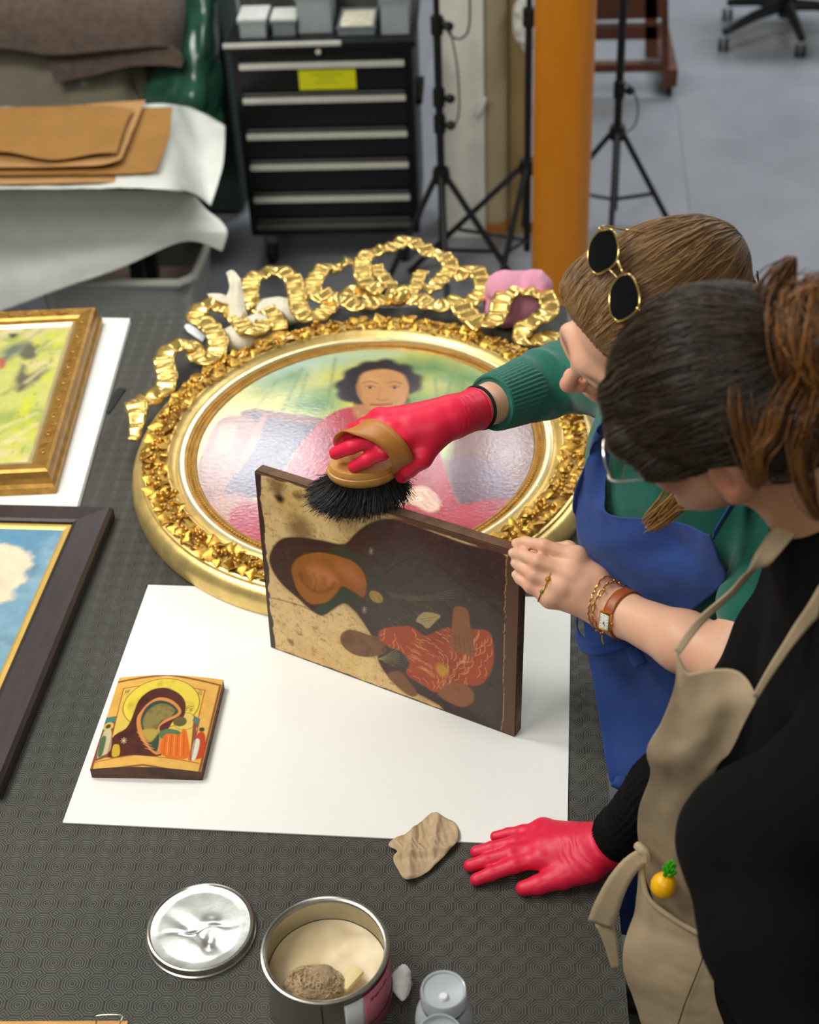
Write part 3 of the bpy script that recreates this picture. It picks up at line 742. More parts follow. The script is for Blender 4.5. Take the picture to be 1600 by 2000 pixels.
    for k in range(150):                               # fine gold hatching of the folds
        x = rng.uniform(700, 1280); y = rng.uniform(925, 1240); a = .9+.9*math.sin(x*.011+y*.007)
        p.line(q([(x, y), (x+22*math.cos(a), y+22*math.sin(a)+6), (x+44*math.cos(a+.4), y+44*math.sin(a+.4))]), .0009, (236, 176, 110), .0006, .8)
    p.C = keep*(1-om[:, None])+p.C*om[:, None]
    p.ell(gP(480+1020*.375, 880+1145*.375), .0105, .0125, (206, 146, 52), .003, .9)
    hand = [(1085, 815), (1150, 830), (1168, 920), (1190, 1055), (1172, 1078), (1140, 1060), (1105, 1050), (1075, 1045), (1060, 1000), (1072, 900)]
    p.poly(q(hand), (150, 94, 58), .0012)
    for k in range(4): p.line(q([(1085+22*k, 960), (1090+26*k, 1050)]), .0008, (104, 60, 36), .0007, .8)
    p.poly(q([(1000, 1252), (1080, 1205), (1170, 1240), (1182, 1305), (1120, 1336), (1020, 1290)]), (148, 92, 58), .0015)
    p.poly(q([(735, 1165), (800, 1150), (845, 1200), (892, 1268), (850, 1278), (770, 1215)]), (128, 84, 54), .0015)
    for k in range(10): a = -.6+.13*k; p.line(q([(690, 1085), (690+110*math.cos(a), 1085+80*math.sin(a))]), .0006, (172, 160, 90), .0005, .7)
    # losses along the border, bare brown ground
    d = np.minimum(np.minimum(uv[:, 0], LU-uv[:, 0]*1.0), np.minimum(uv[:, 1], LV-uv[:, 1]))
    r = LU-uv[:, 0]+.004*vnoise(uv, 60, 21); p._mix(np.clip((.021-r)/.001, 0, 1), (94, 62, 44)); p._mix(np.clip(1-np.abs(r-.0215)/.0009, 0, .7), (206, 168, 100))
    l = uv[:, 0]+.006*vnoise(uv, 50, 22); p._mix(np.clip((.0085-l)/.001, 0, 1), (66, 48, 40))
    tp = LV-uv[:, 1]+.004*vnoise(uv, 55, 23); p._mix(np.clip((.0045-tp)/.001, 0, 1), (112, 78, 52)); p._mix(np.clip((.010-tp)/.001, 0, 1)*np.clip((uv[:, 0]-.2)/.05, 0, 1), (96, 58, 40))
    bt = uv[:, 1]+.003*vnoise(uv, 70, 24); p._mix(np.clip((.0025-bt)/.001, 0, 1), (74, 52, 40))
    p.line(q([(110, 765), (180, 778), (300, 815), (420, 870)]), .0014, (70, 46, 30), .001, .9)
    cracks = np.abs(vnoise(uv, 70, 31, 2)); p._mix(np.clip((.035-cracks)/.03, 0, .28), (96, 62, 34))
    return p.C
paint = paint_grid('painted_face', BL+nn*0.0003+eu*0.0012+ev*0.0008, eu, ev, LU-0.0024, LV-0.0016, 300, 236, paint_panel,
                   mat('icon_old_varnish', attr='Col', rough=0.33, spec=0.5, var=0.08, vscale=70, bump=0.3, bscale=160, bdist=0.0008, rvar=0.08), pan)
bmx = bmesh.new(); bmesh.ops.create_cube(bmx, size=1.0)
for vv in bmx.verts: vv.co = Vector(BL+eu*LU*(vv.co.x+.5)+ev*LV*(vv.co.y+.5)+nn*(-TH*(vv.co.z+.5)))
bmesh.ops.subdivide_edges(bmx, edges=bmx.edges[:], cuts=6, use_grid_fill=True)
bmesh.ops.bevel(bmx, geom=[e for e in bmx.edges if e.calc_face_angle(0) > .5], offset=0.0022, segments=2, affect='EDGES')
MB().bm(bmx).build('board', mat('icon_board', (116, 82, 58), 0.62, var=0.3, vscale=26, col2=(66, 46, 36), stretch=(1, 1, 2), bump=0.4, bscale=70), pan)
# ================================================================ oval portrait in its gilt frame
OC = A3(-0.352, 2.208, 0); OA, OB = 0.307, 0.333
ov = empty('oval_portrait', (OC[0], OC[1], TZ), 'oval portrait of a seated lady in a gilt garland frame with ribbon crest', 'painting')
def oval(th, d, z): return np.stack([OC[0]+(OA+d)*np.cos(th), OC[1]+(OB+d)*np.sin(th), np.broadcast_to(z, np.shape(th))], -1)
def ring(name, prof, m, seg=160, closed_prof=False):
    th = np.arange(seg)*2*PI/seg; V = np.concatenate([oval(th, d, TZ+z) for d, z in prof]); n = len(prof); F = []
    for i in range(n if closed_prof else n-1):
        for j in range(seg): k = (j+1) % seg; i2 = (i+1) % n; F.append((i*seg+j, i*seg+k, i2*seg+k, i2*seg+j))
    return MB().add(V, F).build(name, m, ov)
ring('outer_moulding', [(0.092, 0.050), (0.094, 0.0535), (0.0975, 0.052), (0.0985, 0.047), (0.104, 0.0455), (0.110, 0.040), (0.1155, 0.029), (0.1175, 0.016), (0.115, 0.004), (0.108, 0.0036), (0.02, 0.0036), (0.02, 0.03), (0.09, 0.03)], M_gold, closed_prof=True)
ring('garland_bed', [(0.050, 0.056), (0.053, 0.0535), (0.060, 0.0500), (0.086, 0.0490), (0.0925, 0.0500), (0.0925, 0.034), (0.050, 0.034)], M_gold, closed_prof=True)
ring('cove', [(0.0335, 0.0465), (0.0365, 0.0455), (0.041, 0.0485), (0.046, 0.0535), (0.048, 0.0575), (0.0505, 0.058), (0.0505, 0.034), (0.0335, 0.034)], M_gold, closed_prof=True)
ring('pale_fillet', [(0.0185, 0.0470), (0.0205, 0.0500), (0.026, 0.0515), (0.0315, 0.0500), (0.0335, 0.0470), (0.0335, 0.034), (0.0185, 0.034)], M_palegold, closed_prof=True)
ring('beaded_slip', [(-0.002, 0.0425), (0.000, 0.0450), (0.003, 0.0455), (0.0045, 0.0440), (0.0140, 0.0440), (0.0155, 0.0465), (0.0185, 0.0468), (0.0185, 0.034), (-0.002, 0.034)], M_goldold, closed_prof=True)
mb = MB(); nb_ = 300
for k in range(nb_):
    p = oval(np.array(2*PI*k/nb_), 0.0092, TZ+0.0448); mb.sphere(p, (0.0030, 0.0030, 0.0026), 6, 4)
o = mb.build('bead_course', M_garland, ov); o['kind'] = 'stuff'
# garland: leaves (parts) and berries (stuff)
def leaf_mesh(s):
    t = np.linspace(0, 1, 6); rows = []
    for a in t:
        w = (math.sin(PI*min(1, a*1.02)**0.8)*.42+.04)*(1+.22*math.cos(a*18)); z = .16*math.sin(PI*a)+.02
        rows.append([(a-.5, -w, z*.55), (a-.5, -w*.5, z*1.1), (a-.5, 0, z*.75), (a-.5, w*.5, z*1.1), (a-.5, w, z*.55)])
    V = (np.array(rows).reshape(-1, 3))*s; F = [tuple(f) for f in grid_faces(6, 5)]
    return V, F
lm = []
for k in range(3):
    V, F = leaf_mesh(1.0); V = V*A3(1, [1.15, .8, 1.0][k], [1, 1.3, .7][k]); V[:, 2] += .1*vnoise(V, 2.2, k)
    me = bpy.data.meshes.new('leaf'); me.from_pydata(V.tolist(), [], F); me.materials.append(M_garland); me.polygons.foreach_set('use_smooth', [True]*len(F)); lm.append(me)
nl = 290
for k in range(nl):
    th = 2*PI*(k+.3*rng.uniform(-1, 1))/nl; cl = math.sin(th*34)
    d = 0.0715+0.0135*(1 if k % 2 else -1)+rng.uniform(-.004, .004)
    p = oval(np.array(th), d, TZ+0.0535+rng.uniform(0, .006))
    o = bpy.data.objects.new('leaf', lm[k % 3]); COL.objects.link(o); o.parent = ov
    o.location = p-WLOC(ov); sc = rng.uniform(.021, .030)
    o.scale = (sc, sc, sc*1.2); o.rotation_euler = (rng.uniform(-.7, .7), rng.uniform(-.6, .2), th+PI/2+rng.uniform(-.9, .9)*1.2+(PI if k % 2 else 0))
mb = MB()
for k in range(64):
    th0 = 2*PI*k/64+rng.uniform(-.02, .02)
    for j in range(8):
        p = oval(np.array(th0+rng.normal(0, .02)), 0.0715+rng.normal(0, .0085), TZ+0.058+abs(rng.normal(0, .004))); r = rng.uniform(.0033, .0056); mb.sphere(p, r, 7, 5)
o = mb.build('berries', M_garland, ov); o['kind'] = 'stuff'
# ---- the canvas
ZC = TZ+0.0425
gO = local(A3(OC[0], OC[1], ZC), A3(1, 0, 0), A3(0, 1, 0), n_up)
def paint_portrait(uv):
    g = lambda pts: [gO(*p) for p in pts]
    p = Paint(uv, (214, 210, 120))
    p.blotch(7, (178, 200, 150), .5, .75, .8, 1, st=(1, 2)); p.blotch(9, (226, 220, 96), .5, .8, .8, 2, st=(1, 2.4)); p.blotch(14, (176, 186, 104), .55, .8, .5, 3)
    p.poly(g([(480, 740), (560, 700), (680, 684), (780, 684), (760, 700), (660, 712), (600, 735), (540, 750)]), (190, 212, 196), .03, .8)
    for q in (((760, 705), (850, 700), (910, 720), (960, 745), (930, 760), (860, 740), (790, 735)), ((830, 770), (900, 760), (930, 775), (880, 790), (820, 800)), ((730, 800), (800, 770), (840, 790), (800, 820)), ((520, 740), (580, 720), (600, 735), (560, 755), (500, 770)), ((560, 790), (640, 760), (660, 800), (600, 815))):
        p.poly(g(q), (112, 156, 96), .022, .75, jag=.012, jf=40)
    for a, b, w in (((590, 720), (540, 830), .005), ((600, 730), (570, 835), .004), ((545, 740), (490, 810), .004), ((880, 745), (868, 800), .004), ((905, 745), (900, 800), .003), ((850, 740), (855, 790), .003), ((655, 700), (640, 790), .004)):
        p.line(g([a, b]), w, (124, 150, 96), .004, .7)
    # bench, cushion, chair
    p.poly(g([(470, 803), (500, 798), (690, 826), (690, 840), (470, 818)]), (140, 82, 66), .003, smooth=False)
    p.poly(g([(424, 824), (470, 812), (516, 815), (508, 850), (480, 905), (455, 960), (405, 990), (380, 930)]), (158, 104, 82), .004); p.poly(g([(430, 834), (463, 832), (446, 880), (418, 884)]), (196, 142, 100), .003)
    p.poly(g([(476, 804), (530, 816), (585, 826), (625, 836), (580, 880), (530, 950), (470, 985), (440, 960), (480, 900), (510, 838)]), (82, 54, 84), .004); p.poly(g([(510, 815), (520, 818), (478, 905), (466, 905)]), (176, 116, 84), .004)
    p.poly(g([(900, 836), (1050, 822), (1060, 900), (1010, 985), (930, 1010), (880, 950)]), (134, 84, 70), .01); p.poly(g([(870, 900), (960, 900), (1010, 960), (940, 1000), (880, 975)]), (120, 84, 104), .012, .8)
    p.line(g([(915, 834), (1048, 826)]), .004, (170, 120, 84), .003)
    p.poly(g([(400, 985), (460, 965), (500, 985), (480, 1040), (430, 1020)]), (188, 140, 120), .012)
    # dress
    dress = [(692, 795), (650, 806), (618, 832), (585, 872), (550, 930), (520, 975), (470, 985), (450, 1010), (470, 1060), (620, 1120), (800, 1120), (960, 1060), (1010, 985), (960, 975), (900, 985), (880, 950), (865, 900), (845, 850), (815, 818), (780, 800)]
    p.poly(g(dress), (190, 56, 76), .003); dm = p.mask(g(dress), .004); p.blotch(10, (208, 84, 98), .45, .75, .7, 4, dm, st=(1.5, 1)); p.blotch(16, (156, 40, 66), .5, .8, .6, 5, dm)
    for a, b in (((640, 840), (600, 960)), ((690, 900), (650, 1040)), ((830, 880), (840, 960)), ((780, 1010), (920, 1030))): p.line(g([a, b]), .006, (154, 38, 62), .01, .6)
    # lady
    p.poly(g([(702, 775), (778, 778), (786, 806), (775, 822), (742, 842), (705, 822), (690, 803)]), (200, 144, 98), .003)
    hair = [(664, 748), (676, 734), (690, 718), (715, 711), (745, 708), (775, 712), (800, 722), (814, 738), (823, 752), (812, 764), (797, 772), (790, 790), (704, 790), (686, 786), (668, 780), (662, 766)]
    p.poly(g(hair), (56, 46, 50), .004, jag=.004, jf=120); p.blotch(60, (86, 74, 78), .5, .75, .7, 6, p.mask(g(hair), .005))
    for c_, r_ in (((672, 752), .020), ((680, 770), .022), ((692, 730), .022), ((720, 716), .022), ((752, 713), .024), ((785, 722), .022), ((806, 740), .020), ((808, 757), .016)): p.ell(gO(*c_), r_, r_, (58, 48, 52), .006, .9)
    face = [(701, 742), (712, 728), (735, 722), (762, 722), (786, 731), (797, 748), (798, 768), (788, 790), (770, 803), (750, 808), (728, 802), (708, 786), (699, 764)]
    p.poly(g(face), (214, 160, 108), .003); fm = p.mask(g(face), .006); p.blotch(26, (226, 176, 124), .45, .75, .7, 7, fm)
    p.poly(g([(697, 752), (704, 750), (707, 775), (699, 772)]), (196, 140, 96), .003)
    for (x, y, w) in ((723, 757, 14), (771, 757, 13)):
        p.line(g([(x-w, y-9), (x, y-12), (x+w, y-8)]), .0022, (96, 66, 50), .002, .9); p.ell(gO(x, y), .0080, .0030, (222, 190, 156), .002, .8); p.ell(gO(x, y), .0036, .0042, (48, 32, 28), .0015); p.line(g([(x-w+3, y-1), (x, y-4), (x+w-3, y-1)]), .0016, (66, 42, 34), .0012)
    p.line(g([(744, 756), (741, 768), (739, 776)]), .003, (198, 140, 94), .005, .5); p.line(g([(738, 779), (748, 782), (759, 779)]), .0025, (158, 96, 64), .002, .8)
    p.line(g([(726, 790), (740, 791), (750, 790), (764, 789)]), .0048, (182, 88, 74), .002); p.line(g([(724, 789), (745, 791), (767, 788)]), .0012, (120, 56, 50), .001)
    p.line(g([(716, 778), (722, 790), (722, 796)]), .0015, (186, 128, 84), .002, .6); p.line(g([(778, 776), (773, 790), (770, 796)]), .0015, (186, 128, 84), .002, .6)
    for k in range(9): p.ell(gO(700+9*k, 806+14*math.sin(k*PI/8)), .0022, .0022, (226, 190, 120), .001)
    p.C = p.C**1.18*.80
    # hand with ring, kept paler: varnish reflection put into its colour
    p.poly(g([(770, 990), (776, 966), (800, 952), (828, 950), (848, 962), (860, 980), (858, 992), (846, 1000), (832, 998), (812, 988), (790, 984)]), (218, 178, 152), .004)
    for a, b in (((812, 968), (838, 994)), ((824, 962), (848, 990)), ((836, 960), (856, 982))): p.line(g([a, b]), .0016, (172, 120, 104), .0015, .8)
    p.ell(gO(817, 975), .006, .005, (236, 226, 214), .002); p.ell(gO(817, 975), .003, .0026, (190, 160, 120), .001)
    return p.C
nr_, nt_ = 190, 460
rr = np.sqrt(np.linspace(0.0004, 1, nr_)); th = np.arange(nt_)*2*PI/nt_
R2, T2 = np.meshgrid(rr, th, indexing='ij'); uv = np.stack([(OA+0.004)*R2*np.cos(T2), (OB+0.004)*R2*np.sin(T2)], -1).reshape(-1, 2)
Pt = np.concatenate([uv+OC[:2], np.full((len(uv), 1), ZC)], 1)
i_ = np.arange(nr_*nt_).reshape(nr_, nt_); j_ = np.roll(i_, -1, 1)
Q = np.stack([i_[:-1].ravel(), i_[1:].ravel(), j_[1:].ravel(), j_[:-1].ravel()], 1)
o = fast_obj('canvas', Pt, Q, M_varnish, ov); set_col(o, paint_portrait(uv))

# ---- ribbon crest: gilded crimped bands carved above the oval
def ribbon(pts, w=0.030, z=None, crimp=0.0034, wl=0.031, ph=0.0, taper=None):
    P = np.array([PZ(x, y, TZ+zz) for x, y, zz in [(p[0], p[1], p[2] if len(p) > 2 else (0.062 if z is None else z)) for p in pts]])
    w *= 1.36; P = cr(P, 10); P, t = resample(P, step=0.0034)
    T = np.gradient(P, axis=0); T[:, 2] = 0; T /= np.linalg.norm(T, axis=1, keepdims=True)+1e-9
    Nn = np.stack([-T[:, 1], T[:, 0], np.zeros(len(T))], 1)
    n = len(P); ww = np.full(n, w)*(1+.035*np.sin(t/wl*2*PI+1.3+ph))
    if taper: ww = ww*np.interp(np.arange(n)/(n-1), [0, 1], taper)
    s = np.sin(t/wl*2*PI+ph+.6*np.sin(t*43+ph)); cv = np.gradient(np.unwrap(np.arctan2(T[:, 1], T[:, 0])))/np.maximum(np.gradient(t), 1e-6); cv = np.convolve(np.pad(cv, 4, mode='edge'), np.ones(9)/9, 'valid')
    rows = []
    for b in np.linspace(-.5, .5, 7):
        tilt = .0020*np.sin(t/wl*PI+ph*2+b*3)
        o_ = ww*b; lim = .8/np.maximum(np.abs(cv), 1e-3); o_ = np.where(o_*cv > 0, np.sign(o_)*np.minimum(np.abs(o_), lim), o_)
        q = P+Nn*o_[:, None]; q = q+A3(0, 0, 1)*(crimp*s*(1-.35*abs(b))+tilt*b*2)[:, None]
        rows.append(q)
    G = np.array(rows).transpose(1, 0, 2)
    return sheet('ribbon', G, M_goldrib, ov, 0.0045)
ribbon([(259, 862, .045), (266, 835, .05), (268, 806), (266, 786)], .034, ph=.4, taper=(.35, 1))
ribbon([(268, 796, .055), (282, 778), (292, 784, .05), (304, 772, .05), (320, 757), (327, 738), (322, 716), (320, 698), (330, 684), (350, 675), (370, 672), (380, 682, .05), (388, 698, .05), (404, 702), (420, 690), (426, 668), (418, 648), (402, 632, .055), (384, 620), (392, 602), (412, 594), (434, 597), (452, 610, .05), (466, 626, .05), (480, 642, .06), (504, 643), (520, 626, .05)], .030, ph=.2)
ribbon([(500, 602, .045), (524, 606, .05), (541, 622, .05), (545, 642, .05)], .026, ph=1)
ribbon([(497, 600, .05), (488, 585), (487, 562), (496, 542), (518, 533), (548, 530), (570, 543), (580, 572), (583, 598), (596, 616), (620, 617), (640, 602), (652, 584)], .030, ph=.9)
ribbon([(640, 583), (618, 577), (612, 556), (621, 536), (640, 520), (652, 524, .055), (664, 522, .05), (676, 512), (690, 508)], .028, ph=2.1)
ribbon([(628, 572, .07), (650, 580, .07), (672, 588), (700, 595), (732, 592), (756, 582)], .032, ph=.3)
ribbon([(672, 578), (690, 568), (712, 574), (738, 580)], .024, ph=1.8, z=.05)
ribbon([(752, 566), (728, 560), (712, 546), (707, 522), (714, 500), (730, 492), (748, 488), (772, 479), (796, 470), (820, 480), (838, 492), (858, 497), (876, 510), (880, 524), (866, 540), (850, 557), (830, 566)], .028, ph=1.2)
ribbon([(735, 520, .055), (742, 535), (756, 548), (766, 560)], .022, ph=.2)
ribbon([(826, 530, .055), (816, 545), (812, 562), (800, 574)], .022, ph=2)
ribbon([(800, 584), (826, 588), (852, 597), (880, 594), (902, 580)], .034, ph=2.6)
ribbon([(884, 545, .055), (902, 534), (922, 527), (938, 538), (945, 560), (936, 578), (918, 590, .06)], .030, ph=.5)
ribbon([(900, 596), (914, 614), (932, 628), (946, 634)], .036, ph=.1, z=.07)
ribbon([(938, 632, .06), (956, 632, .075), (972, 614, .08), (979, 590, .09), (990, 574, .095), (1014, 566, .095), (1040, 568, .095), (1062, 576, .09), (1074, 592, .085), (1070, 614, .08), (1050, 622, .08), (1036, 630, .075), (1022, 646, .065), (1024, 664, .06), (1044, 664, .055), (1066, 664, .055), (1080, 648, .055)], .030, ph=1.5)
# the knot
kf = SDF(); kc = PZ(777, 579, TZ+.062)
kf.ell(kc, (.027, .030, .018), k=0); kf.ell(kc+A3(-.010, -.006, .010), (.014, .022, .010), k=.006); kf.ell(kc+A3(.012, .004, .010), (.013, .021, .010), k=.006)
kf.cap(kc+A3(-.001, -.032, .012), kc+A3(.001, .03, .016), .0022, .0022, .004, True); kf.cap(kc+A3(-.02, -.02, .016), kc+A3(-.012, .024, .016), .0015, .0015, .003, True)
sdf_obj('ribbon_knot', kf, .0028, M_goldrib, ov)
# small prop under the crest so that the top of the frame rests level
# ================================================================ tin, lid, bottle and small things in the foreground
M_tin = mat('tinplate', (186, 184, 172), 0.26, 0.95, var=0.14, vscale=9, rvar=0.1, bump=0.05, bscale=30)
tc_ = A3(-0.263, 1.077, TZ); TR, TH_ = 0.0752, 0.1005
tin = empty('open_tin', tuple(tc_), 'open round tin of cream paste with a rag in it, at the bottom edge', 'tin')
MB().lathe([(0.072, 0.0), (TR-0.0012, 0.0), (TR, 0.002), (TR+0.0008, 0.004), (TR-0.0005, 0.0065), (TR-0.0005, TH_-0.007), (TR+0.0003, TH_-0.0045), (TR+0.0018, TH_-0.0022), (TR+0.0016, TH_), (TR-0.0006, TH_+0.0006), (TR-0.0020, TH_-0.0006), (TR-0.0042, TH_-0.0012), (TR-0.0052, TH_-0.003), (TR-0.0024, TH_-0.006), (TR-0.0020, TH_-0.010), (TR-0.0020, 0.004), (0, 0.004)], tc_, 72, cap=False).build('can_body', M_tin, tin)
a0 = math.radians(-86)
V = []
for s_, z0 in ((-1, 0), (1, 0)):
    for zz in (0.008, TH_-0.008): V.append(tc_+A3((TR+.0004)*math.cos(a0+s_*.012), (TR+.0004)*math.sin(a0+s_*.012), zz))
mb = MB(); mb.tube([tc_+A3((TR)*math.cos(a0), TR*math.sin(a0), zz) for zz in (0.008, TH_-0.008)], 0.0008, 6); mb.build('side_seam', mat('tin_seam', (70, 70, 66), 0.5, 0.8), tin)
# paper label around the right side
def lab(a1, a2, z1, z2, n, r, name, m):
    aa = np.radians(np.linspace(a1, a2, n)); G = np.array([[tc_+A3(r*math.cos(a), r*math.sin(a), z) for a in aa] for z in (z1, z2)]); return sheet(name, G, m, tin, 0.0003)
lab(-66, -47, 0.010, TH_-0.012, 8, TR+0.0006, 'white_label', mat('label_white', (206, 208, 208), 0.5, var=.03))
lab(-47, 12, 0.010, TH_-0.012, 22, TR+0.0006, 'pink_label', mat('label_pink', (196, 112, 128), 0.5, var=.04))
mb = MB(); rI = TR+0.0010                              # dark print on the label: one slanting line of letters and a lower rule
def on(a, z): a = math.radians(a); return tc_+A3(rI*math.cos(a), rI*math.sin(a), z)
def glyph(a, z, s, strokes):
    for q in strokes: mb.tube([on(a+x*s*800, z+y*s) for x, y in q], 0.00045, 5)
letters = {'S': [[(1, .9), (.3, 1), (0, .75), (.9, .3), (.6, 0), (0, .1)]], 'a': [[(.9, .6), (.2, .6), (0, .2), (.4, 0), (.9, .2)], [(.9, .6), (.9, 0)]], 'n': [[(0, 0), (0, .6)], [(0, .45), (.5, .62), (.9, .4), (.9, 0)]], 'u': [[(0, .6), (0, .15), (.4, 0), (.9, .2)], [(.9, .6), (.9, 0)]], 'm': [[(0, 0), (0, .6)], [(0, .5), (.35, .6), (.5, .4), (.5, 0)], [(.5, .5), (.85, .6), (1, .4), (1, 0)]]}
for k, ch in enumerate('Sanum'): glyph(-40+5.2*k, TH_-0.030+0.0004*k, 0.0058, letters[ch])
mb.tube([on(a, 0.030) for a in range(-46, 12, 3)], 0.0007, 5)
mb.build('label_print', mat('print_dark', (46, 24, 34), 0.6), tin)
# paste surface: bowl shaped, higher against the far wall
n_r, n_t = 22, 64; Rr = np.linspace(0.001, TR-0.0026, n_r); Th = np.arange(n_t)*2*PI/n_t
RR, TT = np.meshgrid(Rr, Th, indexing='ij'); X = RR*np.cos(TT); Y = RR*np.sin(TT)
Zp = 0.046+0.016*(RR/TR)**2*(0.5+0.5*np.sin(TT-0.2))+0.0035*vnoise(np.stack([X.ravel(), Y.ravel()], 1), 28, 3).reshape(X.shape)
V = np.stack([X+tc_[0], Y+tc_[1], Zp+TZ], -1).reshape(-1, 3); i_ = np.arange(n_r*n_t).reshape(n_r, n_t); j_ = np.roll(i_, -1, 1)
fast_obj('paste', V, np.stack([i_[:-1].ravel(), i_[1:].ravel(), j_[1:].ravel(), j_[:-1].ravel()], 1), mat('cream_paste', (222, 200, 158), 0.35, var=.08, vscale=30, sss=.15), tin)
# rag of frayed scrim in the tin
M_rag = mat('scrim', (158, 134, 102), 0.95, var=.3, vscale=90, sheen=.2)
M_rag2 = mat('scrim_pale', (188, 164, 126), 0.95, var=.2, vscale=90)
rc = tc_+A3(-0.012, -0.022, 0.060)
rf = SDF(); rf.ell(rc+A3(.008, .004, .004), (.022, .018, .017), k=0); rf.ell(rc+A3(-.012, -.006, 0), (.024, .016, .010), k=.01); rf.ell(rc+A3(.004, -.012, -.002), (.026, .012, .010), k=.01)
rf.cap(rc+A3(-.030, .004, -.001), rc+A3(-.012, .014, .002), .006, .007, .006); rf.cap(rc+A3(-.034, -.004, -.004), rc+A3(-.016, -.010, -.004), .005, .006, .006)
rag = empty('scrim_rag', tuple(rc-A3(0, 0, .016)), 'frayed brown scrim rag lying in the open tin', 'rag')
def crum(V): return V+A3(0, 0, 1)*(.0042*vnoise(V, 170, 3))[:, None]+.0022*np.stack([vnoise(V, 240, 4), vnoise(V, 240, 5), vnoise(V, 240, 6)], 1)
sdf_obj('cloth', rf, .0022, M_rag, rag, post=crum)
mb = MB()
for k in range(420):
    a = rng.uniform(0, 2*PI); p = rc+A3(.034*math.cos(a)*rng.uniform(.1, 1), .02*math.sin(a)*rng.uniform(.1, 1), rng.uniform(.002, .016)-.008*abs(math.cos(a))); d = A3(rng.normal(), rng.normal(), rng.normal()*.6)
    q = [p]
    for s_ in range(7):
        d = nrm(d+1.1*A3(rng.normal(), rng.normal(), rng.normal()*.4)); w_ = q[-1]+d*.0036; e_ = (w_-rc)/A3(.036, .024, .019); l_ = np.linalg.norm(e_); w_ = rc+e_/max(l_, 1e-6)*min(max(l_, .75), 1.02)*A3(.036, .024, .019); w_[2] = max(w_[2], rc[2]-.010); q.append(w_)
    mb.tube(cr(q, 2), .0006, 4, cap=False)
o = mb.build('loose_threads', M_rag2, rag); o['kind'] = 'stuff'
# wax tablet
wm = MB().box((-.0075, -.017, -.0045), (.0075, .017, .0045), .004)
w = wm.V[0]; Mr = np.array([[math.cos(-.55), -math.sin(-.55), 0], [math.sin(-.55), math.cos(-.55), 0], [0, 0, 1]])
wm.V[0] = w@Mr.T+tc_+A3(.030, -.012, .0595)
o = wm.build('wax_tablet', mat('cream_wax', (228, 208, 150), 0.4, var=.04, sss=.2)); tag(o, 'oblong cream wax tablet beside the rag in the tin', 'wax')
# lid
lc = A3(-0.444, 1.1640, TZ); LRr = 0.0705
lid = empty('tin_lid', tuple(lc), 'round dented silver tin lid lying on the rubber mat', 'lid')
MB().lathe([(LRr-.001, 0.0), (LRr+.0008, 0.0006), (LRr+.0006, 0.0022), (LRr-.0012, 0.003), (LRr-.0014, 0.0105), (LRr-.0022, 0.0128), (LRr-.0045, 0.0134), (LRr-.0065, 0.0118)], lc, 72, cap=False).build('rim', M_tin, lid)
n_r, n_t = 46, 96; Rr = np.linspace(0.0005, LRr-.0064, n_r); RR, TT = np.meshgrid(Rr, np.arange(n_t)*2*PI/n_t, indexing='ij'); X = RR*np.cos(TT); Y = RR*np.sin(TT)
edge = np.clip((LRr-.0064-RR)/.010, 0, 1)
dent = -0.0024*np.exp(-(((X-.002)*.55+(Y+.012)*.9)/.010)**2-((X-.0)/.034)**2)+0.0018*np.exp(-((X-.012)/.012)**2-((Y-.006)/.010)**2)-0.0026*np.exp(-((X-.016)/.007)**2-((Y+.020)/.014)**2)
crease = -.0018*np.exp(-np.abs((Y+.004)-.25*X-.0025*np.sin(X*120))/.0022)*np.exp(-(X/.036)**2)
Zl = .0118+edge*(dent+crease-.0012*(RR/LRr)**2)
V = np.stack([X+lc[0], Y+lc[1], Zl+TZ], -1).reshape(-1, 3); i_ = np.arange(n_r*n_t).reshape(n_r, n_t); j_ = np.roll(i_, -1, 1)
fast_obj('top_plate', V, np.stack([i_[:-1].ravel(), i_[1:].ravel(), j_[1:].ravel(), j_[:-1].ravel()], 1), mat('tinplate_scuffed', (206, 210, 204), 0.24, 0.93, var=.12, vscale=16, rvar=.1, bump=.06, bscale=90), lid)
# cotton wad
cc = PZ(783, 1918, TZ+.012)
cf = SDF(); cf.ell(cc, (.013, .017, .012), k=0); cf.ell(cc+A3(.003, .013, .004), (.007, .009, .007), k=.008); cf.ell(cc+A3(.004, -.014, -.003), (.006, .010, .006), k=.008)
cw = empty('cotton_wad', (cc[0], cc[1], TZ), 'small white tuft of cotton wool beside the open tin', 'cotton')
sdf_obj('fluff', cf, .0016, mat('cotton', (244, 246, 244), 1.0, var=.04, sss=.2, sheen=.4), cw, post=lambda V: V+.0016*np.stack([vnoise(V, 160, 1), vnoise(V, 160, 2), vnoise(V, 160, 3)], 1)+.0006*np.stack([vnoise(V, 600, 1), vnoise(V, 600, 2), vnoise(V, 600, 3)], 1))
mb = MB()
for k in range(150):
    d = nrm(A3(rng.normal(), rng.normal(), rng.normal())); p = cc+d*A3(.012, .018, .011); mb.tube(cr([p, p+d*.0015+.0012*rng.normal(size=3), p+d*.002+.002*rng.normal(size=3)], 2), .00010, 3, cap=False)
o = mb.build('fibres', MATS['cotton'], cw); o['kind'] = 'stuff'
